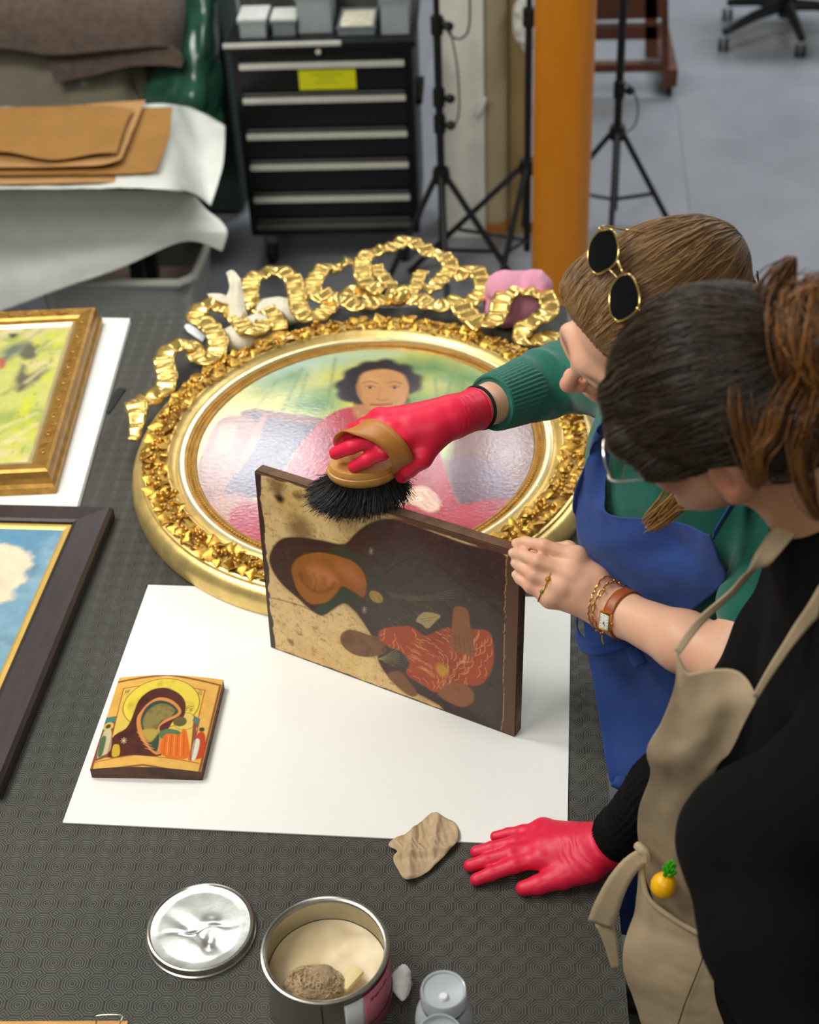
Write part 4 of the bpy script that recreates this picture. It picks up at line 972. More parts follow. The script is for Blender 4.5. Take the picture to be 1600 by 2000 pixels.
# dropper bottle with its flip lid open
M_pl = mat('translucent_plastic', (206, 212, 214), 0.28, var=.02, trans=.35, spec=.5, ior=1.4)
M_pl2 = mat('cap_plastic', (214, 220, 224), 0.16, var=.02, trans=.45, spec=.55, ior=1.4)
bh = 0.155; bc = PZ(866, 1932, TZ+bh); bc[2] = TZ
bt = empty('flip_top_bottle', tuple(bc), 'translucent plastic bottle with its flip cap open, at the bottom edge', 'bottle')
MB().lathe([(0, 0), (.031, 0), (.0335, .003), (.0335, .100), (.032, .112), (.0265, .124), (.024, .128), (.024, .133), (.0, .133)], bc, 48, cap=False).build('body', M_pl, bt)
MB().lathe([(.0242, .1285), (.0252, .1285), (.0252, .1335), (.0242, .1335)], bc, 48, cap=False).build('neck_ring', mat('black_plastic', (26, 26, 28), 0.4), bt)
MB().lathe([(.0, .1335), (.0262, .1335), (.0262, .1500), (.0250, bh), (.0232, bh-.0006), (.0222, bh-.0030), (.010, bh-.0045), (0, bh-.0045)], bc, 48, cap=False).build('cap', M_pl2, bt)
MB().lathe([(0, bh-.0046), (.0052, bh-.0046), (.0050, bh-.0012), (.0040, bh), (0, bh)], bc+A3(.001, -.008, 0), 20, cap=False).build('nozzle', mat('nozzle', (224, 228, 230), .3), bt)
MB().box((bc[0]-.007, bc[1]-.0285, TZ+.1400), (bc[0]+.007, bc[1]-.0235, TZ+.1450), .0008).build('hinge', M_pl2, bt)
fl_c = bc+A3(0, -.0545, .1460); ca, sa = math.cos(.25), math.sin(.25); Mx = np.array([[1, 0, 0], [0, ca, -sa], [0, sa, ca]])
MB().lathe([(0, -.010), (.0245, -.010), (.0258, -.008), (.0258, .0), (.0246, .0), (.0240, -.0075), (0, -.0080)], fl_c, 48, M=Mx, cap=False).build('flip_lid', M_pl2, bt)
MB().box((fl_c[0]-.016, fl_c[1]-.006, fl_c[2]-.0085), (fl_c[0]+.016, fl_c[1]+.004, fl_c[2]-.004), .0015).build('lid_bar', MATS['nozzle'], bt)
# crumpled cloth half on the white board
out = [(845, 1587), (872, 1598), (892, 1612), (895, 1640), (872, 1668), (838, 1700), (797, 1721), (778, 1700), (768, 1678), (776, 1664), (760, 1652), (766, 1640), (800, 1626), (822, 1606)]
Po = np.array([PZ(x, y, TZ+.007) for x, y in out]); Po = cr(Po, 9, True); cen = Po.mean(0); n_t = len(Po); n_r = 40
s_ = np.linspace(0.02, 1, n_r)[:, None, None]; G = cen+(Po[None]-cen)*s_; V = G.reshape(-1, 3)
ax = nrm(PZ(845, 1590, TZ)-PZ(795, 1715, TZ)); pr_ = nrm(np.cross(ax, n_up)); a_ = (V-cen)@pr_; b_ = (V-cen)@ax
tri = lambda x: np.abs((x % 1.0)*2-1)
fold = .0026*tri(a_*34+b_*9+.5*vnoise(V, 22, 3))+.0022*tri(b_*30-a_*14+.6*vnoise(V, 26, 4))+.0012*tri(a_*95+b_*60+vnoise(V, 40, 5))
fold += .0075*np.clip(1-np.abs(a_+.012+.25*b_)/.010, 0, 1)+.0060*np.clip(1-np.abs(b_+.018-.5*a_)/.009, 0, 1)*(b_ < .02)+.005*np.clip(1-np.abs(a_-.020+.2*b_)/.007, 0, 1)*(b_ > -.02)
V[:, 2] = TZ+.0045+fold*np.clip((1.02-np.repeat(s_.ravel(), n_t))*14, .45, 1)+.003*(np.repeat(s_.ravel(), n_t)**6)*(vnoise(V, 60, 8)*.5+.5)
i_ = np.arange(n_r*n_t).reshape(n_r, n_t); j_ = np.roll(i_, -1, 1)
o = fast_obj('crumpled_cloth', V, np.stack([i_[:-1].ravel(), j_[:-1].ravel(), j_[1:].ravel(), i_[1:].ravel()], 1), mat('tan_cotton', (186, 160, 126), 0.92, var=.16, vscale=60, bump=.3, bscale=900, sheen=.1))
sm = o.modifiers.new('solid', 'SOLIDIFY'); sm.thickness = .0009; sm.offset = -1
tag(o, 'crumpled tan cotton cloth lying between the white board and the red glove', 'cloth')
# wooden strip with wire hanger at the bottom-left corner
sb = empty('wooden_bar', tuple(PZ(120, 1998, TZ)), 'light wooden bar with a wire hanger in the bottom left corner', 'bar')
p1 = PZ(250, 1993, TZ+.012); p0 = PZ(0, 1994, TZ+.012); e = nrm((p1-p0)*A3(1, 1, 0)); nz = np.cross(n_up, e)
mbb = MB().box((-.30, -.032, .0002), (0, 0, .012), .0012); mbb.V[0] = mbb.V[0][:, :1]*e+mbb.V[0][:, 1:2]*nz+mbb.V[0][:, 2:]*n_up+A3(p1[0], p1[1], TZ)
mbb.build('strip', mat('pine', (206, 150, 84), 0.5, var=.2, vscale=20, stretch=(1, 8, 8)), sb)
h0 = PZ(188, 1996, TZ+.0128); h1 = PZ(235, 1995, TZ+.0128); u_ = A3(0, 0.006, .004)
MB().tube(cr([h0-A3(0, .008, 0), h0, h0+u_, h1+u_, h1, h1-A3(0, .004, 0)], 4), .0007, 8).build('wire_hanger', M_tin, sb)
# pale crumbs of dust on the mat
# ---- white gauze bundle and tag behind the crest, pink bundle at right
gb = empty('gauze_bundle', tuple(PZ(480, 655, TZ)), 'white gauze bundle tucked behind the left ribbon crest', 'cloth')
gc = PZ(535, 622, TZ+.035)
gf = SDF(); gf.ell(gc+A3(0, .035, -.005), (.062, .040, .028), k=0); gf.ell(PZ(465, 662, TZ+.03), (.040, .034, .028), k=.02); gf.ell(PZ(505, 640, TZ+.028), (.04, .03, .027), k=.02)
sdf_obj('wrapping', gf, .0032, mat('gauze', (214, 208, 186), 0.95, var=.07, vscale=40, sss=.1), gb, post=lambda V: V+A3(0, 0, 1)*(.004*vnoise(V*A3(1, .4, 1), 60, 5))[:, None])
W0 = [[PZ(442, 532, TZ+.10), PZ(456, 528, TZ+.10), PZ(470, 545, TZ+.095)], [PZ(448, 560, TZ+.08), PZ(462, 556, TZ+.09), PZ(474, 566, TZ+.08)], [PZ(440, 590, TZ+.06), PZ(460, 590, TZ+.07), PZ(478, 596, TZ+.06)], [PZ(446, 625, TZ+.045), PZ(466, 622, TZ+.05), PZ(484, 620, TZ+.045)]]
sheet('loose_flap', patch(W0, 8, 8), MATS['gauze'], gb, .0016, wr=lambda G: .004*vnoise(G.reshape(-1, 3), 70, 6).reshape(G.shape[:2]))
W1 = [[PZ(405, 574, TZ+.07), PZ(430, 575, TZ+.07), PZ(452, 580, TZ+.06)], [PZ(410, 584, TZ+.066), PZ(434, 590, TZ+.07), PZ(456, 600, TZ+.055)]]
sheet('loose_flap', patch(W1, 8, 6), MATS['gauze'], gb, .0016, wr=lambda G: .003*vnoise(G.reshape(-1, 3), 80, 7).reshape(G.shape[:2]))
tg = empty('paper_tag', tuple(PZ(385, 652, TZ)), 'white paper tag on a string at the left ribbon crest', 'tag')
tp = [PZ(x, y, TZ+.004+.0002*k) for k, (x, y) in enumerate(((360, 638), (364, 633), (372, 634), (402, 656), (396, 668), (366, 648)))]
V = [p for p in tp]+[p+A3(0, 0, .0008) for p in tp]; n = 6
MB().add(V, [tuple(range(6))[::-1], tuple(range(6, 12))]+[(i, (i+1) % 6, 6+(i+1) % 6, 6+i) for i in range(6)]).build('card', mat('tag_card', (226, 230, 232), .6, var=.02), tg, smooth=False)
MB().tube(cr([PZ(374, 641, TZ+.006), PZ(366, 620, TZ+.012), PZ(366, 606, TZ+.03), PZ(380, 604, TZ+.05), PZ(398, 650, TZ+.03), PZ(378, 642, TZ+.006)], 6), .0005, 5).build('string', mat('string', (196, 186, 150), .9), tg)
pb = PZ(1008, 590, TZ+.045); pb = A3(pb[0]+.004, 2.735, TZ+.052)
pf = SDF(); pf.ell(pb, (.068, .052, .050), k=0); pf.ell(pb+A3(-.03, -.01, .024), (.036, .040, .034), k=.02); pf.ell(pb+A3(.034, .0, .026), (.036, .040, .032), k=.02); pf.ell(pb+A3(-.02, -.02, -.02), (.05, .045, .032), k=.02)
pf.cap(pb+A3(.012, -.06, .05), pb+A3(.008, .05, .062), .005, .004, .012, True); pf.cap(pb+A3(.005, -.065, -.03), pb+A3(.012, -.05, .045), .004, .005, .012, True)
pf.cap(pb+A3(-.08, -.03, .012), pb+A3(-.02, -.05, .010), .005, .003, .01, True)
o = sdf_obj('pink_cloth_bundle', pf, .0034, mat('pink_cotton', (222, 150, 172), 0.85, var=.07, vscale=14, sheen=.15), post=lambda V: V+A3(0, -.3, 1)*(.0055*(1-np.abs(vnoise(V*A3(1, .5, .6), 34, 8, 2))*2))[:, None])
tag(o, 'crumpled pink cloth bundle behind the right end of the ribbon crest', 'cloth')
# ================================================================ background
R2m = np.array([[math.cos(TROT), -math.sin(TROT), 0], [math.sin(TROT), math.cos(TROT), 0], [0, 0, 1]])
# ---- black tool cabinet
ca_ = PY(452, 128, 4.61); cb = A3(ca_[0], ca_[1], 0); cmv = (R2m, cb)
tcb = empty('tool_cabinet', tuple(cb), 'black rolling tool cabinet with pale drawer handles behind the table', 'cabinet')
M_blk = mat('black_enamel', (13, 14, 14), 0.38, var=.1, spec=.4); M_alu = mat('brushed_bar', (214, 212, 198), 0.34, 0.35, var=.05, vscale=20); M_grey = mat('drawer_lip', (92, 94, 88), .4, .4)
CW_ = 0.585; zz = [PY(462+6*k, y, 4.61)[2] for k, y in enumerate((128, 195, 265, 325, 388, 440))]; ztop = 0.795
MB().box((0, .012, .125), (CW_, .46, ztop), .006, cmv).build('body', M_blk, tcb)
MB().box((-.012, -.004, ztop-.012), (CW_+.012, .47, ztop+.012), .005, cmv).build('top_tray', M_blk, tcb)
MB().box((-.02, -.012, ztop+.002), (.36, .004, ztop+.016), .004, cmv).build('top_grip', M_alu, tcb)
zb = [ztop-.06]+zz
for k in range(6):
    hi = (zz[k]+.020); lo = (zz[k+1]+.030) if k < 5 else .135
    d = MB().box((.022, -.004, lo), (CW_-.022, .014, hi), .003, cmv).build('drawer', M_blk, tcb)
    hm = M_alu if k < 5 else M_grey
    MB().box((.026, -.020, zz[k]-.011), (CW_-.026, -.003, zz[k]+.009), .006, cmv).build('handle', hm, d)
    if k: MB().box((.03, -.006, zz[k]+.0145), (CW_-.03, .0, zz[k]+.022), .002, cmv).build('lip', M_grey, d)
MB().lathe([(0, 0), (.009, 0), (.009, .006), (0, .008)], R2m@A3(.285, -.002, zz[0]+.04)+cb, 16, M=np.array([[1, 0, 0], [0, 0, -1], [0, 1, 0]])).build('lock', M_alu, tcb)
lx0 = .215; M_yel = mat('yellow_label', (206, 204, 14), .5, var=.03)
yl = MB().box((lx0, -.0065, zz[1]+.030), (lx0+.185, -.0045, zz[0]-.017), .0008, cmv).build('warning_label', M_yel, tcb, smooth=False)
mbt = MB(); yt = zz[0]-.017
for r_, (a, b) in enumerate(((.04, .145), (.065, .12), (.055, .135))):
    x = a
    while x < b-.006:
        w = rng.uniform(.006, .014); mbt.box((lx0+x, -.0072, yt-.016-.013*r_-.004), (lx0+min(x+w, b), -.0066, yt-.016-.013*r_), 0, cmv); x += w+.003
mbt.build('label_print', mat('yellow_print', (150, 148, 10), .5), yl, smooth=False)
MB().box((CW_, .10, .55), (CW_+.022, .30, .575), .006, cmv).build('side_handle', mat('black_rubber', (18, 18, 19), .6), tcb)
for x in (.06, CW_-.06):
    for y in (.06, .40):
        c = MB().box((x-.022, y-.03, .085), (x+.022, y+.03, .125), .004, cmv).build('caster', mat('caster_zinc', (120, 126, 124), .35, .8), tcb)
        MB().lathe([(0, -.014), (.040, -.014), (.044, -.008), (.044, .008), (.040, .014), (0, .014)], R2m@A3(x, y, .0445)+cb, 20, M=np.array([[0, 0, 1], [1, 0, 0], [0, 1, 0]])).build('wheel', MATS['black_rubber'], c)
# clear boxes on the cabinet
M_clr = mat('clear_plastic', (176, 184, 184), .22, var=.05, trans=.25, spec=.4); M_clr2 = mat('smoky_plastic', (120, 128, 130), .25, var=.1, spec=.4)
def tubbox(name, x0, x1, y0, y1, h, label, m, lidm=None, fill=None, fillh=.5):
    t = empty(name, tuple(R2m@A3((x0+x1)/2, (y0+y1)/2, ztop+.0125)+cb), label, 'box')
    z0 = ztop+.0125; w = .003
    mb = MB(); mb.box((x0, y0, z0), (x1, y1, z0+.003), 0, cmv)
    for lo, hi in (((x0, y0), (x1, y0+w)), ((x0, y1-w), (x1, y1)), ((x0, y0), (x0+w, y1)), ((x1-w, y0), (x1, y1))): mb.box((*lo, z0), (*hi, z0+h), 0, cmv)
    mb.box((x0-.004, y0-.004, z0+h-.008), (x1+.004, y0, z0+h), 0, cmv); mb.box((x0-.004, y1, z0+h-.008), (x1+.004, y1+.004, z0+h), 0, cmv)
    mb.build('tub', m, t, smooth=False)
    if lidm: MB().box((x0-.005, y0-.005, z0+h), (x1+.005, y1+.005, z0+h+.009), .003, cmv).build('lid', lidm, t)
    if fill: MB().box((x0+.006, y0+.006, z0+.004), (x1-.006, y1-.006, z0+h*fillh), .004, cmv).build('contents', fill, t)
M_wl = mat('white_plastic', (206, 208, 200), .4); M_ct = mat('tan_bits', (150, 140, 110), .8, var=.4, vscale=60)
tubbox('plastic_tub', .03, .115, .05, .17, .055, 'clear plastic tub with white lid, leftmost on the tool cabinet', M_clr, M_wl, M_wl)
tubbox('plastic_tub', .135, .21, .06, .16, .050, 'small grey plastic tub, second from left on the tool cabinet', M_clr2, M_wl, M_ct)
tubbox('plastic_tub', .215, .325, .08, .26, .115, 'tall open plastic tub in the middle of the tool cabinet top', M_clr, None, M_ct, .25)
tubbox('plastic_tub', .345, .465, .05, .22, .030, 'shallow open tray of pale bits on the tool cabinet', M_clr2, None, mat('pale_bits', (190, 184, 160), .8, var=.4, vscale=90), .9)
tubbox('plastic_tub', .485, .575, .05, .20, .105, 'clear plastic tub with lid, rightmost on the tool cabinet', M_clr, M_clr2, MATS['smoky_plastic'], .4)
tubbox('storage_crate', .0, .56, .29, .45, .15, 'long dark crate of odds and ends at the back of the tool cabinet', mat('crate_grey', (74, 76, 70), .6, var=.3, vscale=20), None, mat('olive_bits', (96, 88, 62), .9, var=.6, vscale=26), .92)
# ---- light stands
M_std = mat('stand_black', (20, 20, 21), .42, var=.1); M_knob = mat('knob_black', (12, 12, 12), .5)
def stand(px, Y, yh, feet, label, ztop_=2.6, knobs=(), r=.013, braces=True):
    b = PY(px, yh, Y); base = A3(b[0], b[1], 0); hz = b[2]
    t = empty('light_stand', tuple(base), label, 'stand', None)
    MB().tube([base+A3(0, 0, .06), base+A3(0, 0, hz+.5)], r, 12).build('lower_pole', M_std, t)
    MB().tube([base+A3(0, 0, hz+.5), base+A3(0, 0, ztop_)], r*.75, 12).build('upper_pole', M_std, t)
    MB().lathe([(0, -.025), (.026, -.025), (.03, 0), (.026, .025), (0, .025)], base+A3(0, 0, hz), 14).build('spider', M_knob, t)
    for kz in (hz+.5,)+tuple(knobs):
        k = MB().lathe([(0, -.028), (.020, -.028), (.020, .028), (0, .028)], base+A3(0, 0, kz), 12).build('clamp_collar', M_knob, t)
        MB().sphere(base+A3(.036, -.012, kz), (.018, .012, .016), 8, 6).build('knob', M_knob, k)
    for f in feet:
        f = np.array(f, float); top = base+A3(0, 0, hz); 
        l = MB().tube([top+nrm((f-base)*A3(1, 1, 0))*.02, f+A3(0, 0, .012)], .0105, 8).build('leg', M_std, t)
        MB().sphere(f+A3(0, 0, .012), (.014, .014, .012), 8, 6).build('foot', M_knob, l)
        mid = top*.42+f*.58
        MB().tube([base+A3(0, 0, .10), mid], .007, 8).build('brace', M_std, t)
    return t, base, hz
P0 = lambda x, y: PZ(x, y, 0)
b1 = PY(862, 342, 4.58)
stand(862, 4.58, 342, [(b1[0]+.30, b1[1]-.20, 0), (b1[0]-.20, b1[1]-.14, 0), (b1[0]+.04, b1[1]-.34, 0)], 'black light stand beside the tool cabinet, in front of the white pier', knobs=(PY(862, 242, 4.58)[2], PY(862, 190, 4.58)[2]))
b2 = PY(1031, 325, 4.66)
stand(1031, 4.66, 325, [(b2[0]-.40, b2[1]-.06, 0), (b2[0]-.02, b2[1]+.26, 0), (b2[0]-.10, b2[1]-.34, 0)], 'black light stand pressed against the left side of the orange column', r=.012)
b3 = PY(1206, 258, 4.98)
stand(1206, 4.98, 258, [(b3[0]-.30, b3[1]-.06, 0), (b3[0]+.22, b3[1]-.10, 0), (b3[0]-.02, b3[1]-.36, 0)], 'black tripod light stand to the right of the orange column', r=.014, knobs=(PY(1206, 175, 4.98)[2],))
cm_ = mat('cable_grey', (70, 70, 66), .6)
o = MB().tube(cr([PY(866, 36, 4.55), PY(878, 66, 4.55), PY(896, 76, 4.55), PY(914, 62, 4.55), PY(918, 20, 4.55), PY(916, -40, 4.55)], 8), .0035, 8).build('hanging_cable', cm_); tag(o, 'thin grey cable looping in front of the white pier', 'cable')
o = MB().tube(cr([PY(880, 60, 4.56), PY(893, 130, 4.56), PY(897, 210, 4.56), PY(888, 245, 4.56), PY(872, 244, 4.56)], 8), .003, 8).build('hanging_cable', cm_); tag(o, 'thin grey cable hanging down beside the light stand by the pier', 'cable')
o = MB().tube(cr([PY(1212, 160, 4.93), PY(1232, 170, 4.93), PY(1246, 205, 4.93), PY(1240, 245, 4.93), PY(1216, 262, 4.93)], 8), .003, 8).build('hanging_cable', cm_); tag(o, 'thin dark cable looping beside the right-hand tripod stand', 'cable')
# ---- rolls standing behind the column
rb_ = PZ(957, 462, 0); M_roll = mat('kraft_roll', (160, 146, 116), .7, var=.10, vscale=5, stretch=(1, 1, .3))
rl = empty('paper_roll', (rb_[0], rb_[1]+.075, 0), 'tall thick beige paper roll standing on the floor by the white pier', 'roll')
MB().lathe([(0.03, 0.001), (.072, 0.001), (.072, 1.9), (.03, 1.9)], (rb_[0], rb_[1]+.075, 0), 32).build('roll', M_roll, rl)
MB().lathe([(.0735, .0015), (.0745, .0015), (.0745, .05), (.0735, .05)], (rb_[0], rb_[1]+.075, 0), 32, cap=False).build('end_band', mat('orange_band', (164, 104, 42), .6), rl)
q = [[PY(925, 224, rb_[1]-.03), PY(938, 198, rb_[1]-.03), PY(949, 188, rb_[1]-.028)], [PY(930, 232, rb_[1]-.036), PY(942, 215, rb_[1]-.036), PY(950, 196, rb_[1]-.03)]]
sheet('paper_scrap', patch(q, 4, 4), M_wl, rl, .001)
r2 = PZ(1012, 462, 0)
o = MB().lathe([(0, .001), (.034, .001), (.034, 1.75), (0, 1.75)], (r2[0], r2[1]+.05, 0), 24).build('card_tube', mat('card_tube', (140, 118, 74), .7, var=.12, vscale=6)); tag(o, 'thin tan cardboard tube between the beige roll and the orange column', 'tube')
o = MB().box((r2[0]-.058, r2[1]+.05, 0.001), (r2[0]-.036, r2[1]+.075, 1.9), .003).build('wooden_batten', mat('dark_batten', (70, 40, 20), .6, var=.2)); tag(o, 'narrow dark wooden batten standing behind the beige roll', 'batten')
wf = SDF(); wc = PY(1020, 40, r2[1]); wf.ell(wc, (.035, .03, .075), k=0); wf.ell(wc+A3(.02, -.01, -.07), (.02, .02, .04), k=.03)
o = sdf_obj('white_cloth', wf, .006, mat('white_cloth', (200, 198, 188), .9), post=lambda V: V+.008*vnoise(V, 30, 3)[:, None]*A3(1, 1, 0)); tag(o, 'white cloth hung over the thin cardboard tube', 'cloth')
# ---- wooden easel base on casters
M_oak = mat('red_wood', (86, 46, 26), .45, var=.25, vscale=12)
eb = PY(1235, 128, 6.2); es = empty('easel', (eb[0], 6.3, 0), 'red-brown wooden easel base on casters beyond the orange column', 'easel')
def P6(x, y, Y=6.2): return PY(x, y, Y)
def beam(a, b, w, h, nm, par, m=M_oak, up=(0, 0, 1)):
    a = np.array(a, float); b = np.array(b, float); e = nrm(b-a); s = nrm(np.cross(e, up)); u = np.cross(s, e)
    V = [c+s*sx*w/2+u*sz*h/2 for c in (a, b) for sx in (-1, 1) for sz in (-1, 1)]
    return MB().add(V, [(0, 1, 3, 2), (4, 6, 7, 5), (0, 4, 5, 1), (2, 3, 7, 6), (0, 2, 6, 4), (1, 5, 7, 3)]).build(nm, m, par, smooth=False)
zl = P6(1300, 128)[2]
beam(P6(1120, 131), P6(1306, 128), .05, .035, 'cross_bar', es)
beam(P6(1120, 62), P6(1290, 60), .05, .055, 'cross_bar', es); beam(P6(1120, 14), P6(1300, 8), .05, .10, 'cross_bar', es)
beam(P6(1272, 110), P6(1272, -160), .05, .05, 'upright', es, up=(0, 1, 0)); beam(P6(1300, 128), P6(1296, -160), .03, .03, 'upright', es, up=(0, 1, 0))
fA = P6(1309, 148); fA2 = A3(fA[0]-.02, 6.75, fA[2])
beam(fA-A3(0, .03, 0), fA2, .06, .075, 'foot_rail', es); fB = P6(1110, 148); beam(fB-A3(0, .03, 0), A3(fB[0]-.02, 6.75, fB[2]), .06, .075, 'foot_rail', es)
for c in (fA, A3(fA2[0], 6.70, fA2[2]), fB, A3(fB[0]-.02, 6.7, fB[2])):
    k = MB().tube([A3(c[0], c[1], .055), A3(c[0], c[1], c[2]-.03)], .012, 8).build('caster', MATS['caster_zinc'], es)
    MB().lathe([(0, -.012), (.030, -.012), (.032, 0), (.030, .012), (0, .012)], (c[0], c[1], .033), 18, M=np.array([[0, 0, 1], [1, 0, 0], [0, 1, 0]])).build('wheel', MATS['black_rubber'], k)
# ---- office chair base at top right
ob = PZ(1528, 62, 0); oc = empty('office_chair', (ob[0], ob[1], 0), 'black five-star office chair base on casters at the top right', 'chair')
M_chr = mat('chair_plastic', (17, 18, 20), .45)
MB().tube([A3(ob[0], ob[1], .07), A3(ob[0], ob[1], .46)], .027, 14).build('gas_column', M_chr, oc)
feet = [PZ(1412, 99, 0), PZ(1562, 112, 0), PZ(1640, 60, 0), PZ(1545, 12, 0), PZ(1420, 40, 0)]
for f in feet:
    d = nrm((f-A3(ob[0], ob[1], 0))); L_ = np.linalg.norm((f-A3(ob[0], ob[1], 0))); f = A3(ob[0], ob[1], 0)+d*min(max(L_, .28), .38)
    lg = MB().tube([A3(ob[0], ob[1], .125), f*.5+A3(ob[0], ob[1], 0)*.5+A3(0, 0, .118), f+A3(0, 0, .085)], [.03, .024, .018], 8).build('leg', M_chr, oc)
    for s_ in (-1, 1):
        MB().lathe([(0, -.008), (.026, -.008), (.028, 0), (.026, .008), (0, .008)], f+A3(s_*.014, 0, .0285), 16, M=np.array([[0, 0, 1], [1, 0, 0], [0, 1, 0]])).build('caster', M_chr, lg)
MB().box((ob[0]-.24, ob[1]-.24, .46), (ob[0]+.24, ob[1]+.24, .54), .03).build('seat', M_chr, oc)
MB().box((ob[0]-.21, ob[1]+.20, .62), (ob[0]+.21, ob[1]+.27, 1.1), .03).build('backrest', M_chr, oc)
MB().box((ob[0]-.03, ob[1]+.22, .50), (ob[0]+.03, ob[1]+.25, .66), .008).build('back_bar', M_chr, oc)
# ---- draped side table at left
ZT2 = 0.715
t2 = empty('side_table', tuple(PY(120, 372, 4.0)*A3(1, 1, 0)+A3(0, .3, 0)), 'side table at left hidden under a sheet of pale plastic', 'table')
xl, xr = PY(-150, 370, 4.0)[0], PY(345, 372, 4.02)[0]
MB().box((xl, 4.02, ZT2-.04), (xr-.14, 4.28, ZT2-.008), .004).build('tabletop', mat('grey_board', (150, 148, 140), .6), t2, smooth=False)
for x in (xl+.05, xr-.18):
    for y in (4.08, 4.23): MB().box((x-.02, y-.02, 0), (x+.02, y+.02, ZT2-.04), .003).build('leg', M_steel_dark, t2)
M_sheet = mat('pale_plastic_sheet', (224, 227, 216), .32, var=.06, vscale=6, spec=.45, sss=.0, bump=.2, bscale=14, bdist=.004)
ps = empty('plastic_sheet', tuple(PY(120, 372, 4.0)), 'pale translucent plastic sheet draped over the side table at left', 'sheet')
fold = lambda a, f, sd: (lambda G: a*(1-2*np.abs(vnoise(G.reshape(-1, 3)*A3(1, .6, .7), f, sd, 3))).reshape(G.shape[:2]))
rows = [[PY(x, y, 3.995) for x, y in ((-150, 374), (0, 372), (130, 371), (240, 371), (330, 372), (378, 380))],
        [PY(x, y, 3.975) for x, y in ((-150, 430), (0, 425), (130, 420), (240, 410), (340, 402), (404, 410))],
        [PY(x, y, 3.95) for x, y in ((-150, 520), (0, 505), (120, 485), (230, 460), (345, 430), (432, 432))],
        [PY(x, y, 3.92) for x, y in ((-150, 590), (0, 560), (110, 530), (225, 495), (345, 455), (444, 455))],
        [PY(x, y, 3.91) for x, y in ((-150, 655), (0, 610), (100, 572), (230, 527), (360, 472), (434, 492))]]
sheet('front_drape', patch(rows, 10, 8), M_sheet, ps, .0016, wr=fold(.010, 6, 3))
rows = [[PZ(-150, 372, ZT2), PZ(0, 371, ZT2), PZ(160, 370, ZT2), PZ(330, 372, ZT2+.002), PY(385, 384, 4.02), PY(412, 402, 4.05)],
        [PZ(-150, 300, ZT2), PZ(0, 298, ZT2), PZ(160, 296, ZT2), PZ(318, 296, ZT2+.004), PY(384, 300, 4.28), PY(436, 322, 4.22)],
        [PZ(-150, 215, ZT2), PZ(0, 212, ZT2), PZ(160, 209, ZT2), PZ(300, 205, ZT2+.006), PY(370, 212, 4.58), PY(440, 248, 4.5)]]
sheet('top_drape', patch(rows, 10, 12), M_sheet, ps, .0016, wr=fold(.006, 9, 5))
# kraft papers
M_kr = mat('kraft_paper', (160, 114, 52), .75, var=.10, vscale=7, bump=.15, bscale=30, bdist=.003)
M_kr2 = mat('kraft_paper_light', (182, 136, 82), .75, var=.10, vscale=7, bump=.15, bscale=30, bdist=.003)
def kraft(pts, z, label, m, sd):
    rows = [[PZ(x, y, ZT2+z+dz) for x, y, dz in r] for r in pts]
    o = sheet('kraft_sheet', patch(rows, 10, 10), m, None, .0012, wr=lambda G: .0035*vnoise(G.reshape(-1, 3)*A3(1, 2.4, 1), 9, sd, 3).reshape(G.shape[:2])); tag(o, label, 'paper', 'kraft papers on the side table'); return o
kraft([[(-150, 358, 0), (0, 360, 0), (130, 358, 0), (275, 356, 0)], [(-150, 290, 0), (0, 290, 0), (140, 285, 0), (300, 280, 0)], [(-150, 225, 0), (0, 222, 0), (150, 218, 0), (320, 215, 0)]], .012, 'lowest kraft paper sheet on the pale plastic, its straight edge toward the table', M_kr2, 1)
kraft([[(-150, 340, 0), (0, 342, 0), (150, 340, 0), (285, 338, .004), (308, 330, .012)], [(-150, 280, 0), (0, 280, 0), (150, 275, 0), (300, 270, 0), (330, 268, .004)], [(-150, 215, 0), (0, 214, 0), (150, 212, 0), (290, 210, 0), (337, 208, 0)]], .024, 'second kraft paper sheet from the bottom, with a curled right corner', M_kr, 2)
kraft([[(-150, 325, 0), (0, 326, 0), (110, 326, 0), (200, 322, .004), (236, 312, .01)], [(-150, 270, 0), (0, 270, 0), (120, 268, 0), (210, 265, 0), (262, 250, .01)], [(-150, 212, 0), (0, 210, 0), (120, 206, 0), (210, 200, 0), (285, 194, 0)]], .038, 'third kraft paper sheet, creased at its right side', M_kr2, 3)
kraft([[(-150, 292, .004), (0, 296, .006), (100, 312, .0), (180, 300, .006), (228, 298, .01)], [(-150, 255, 0), (0, 255, 0), (110, 258, 0), (190, 252, 0), (246, 240, .012)], [(-150, 214, 0), (0, 212, 0), (110, 208, 0), (190, 206, 0), (262, 214, .004)]], .052, 'topmost kraft paper sheet with folded lower edge', M_kr, 4)
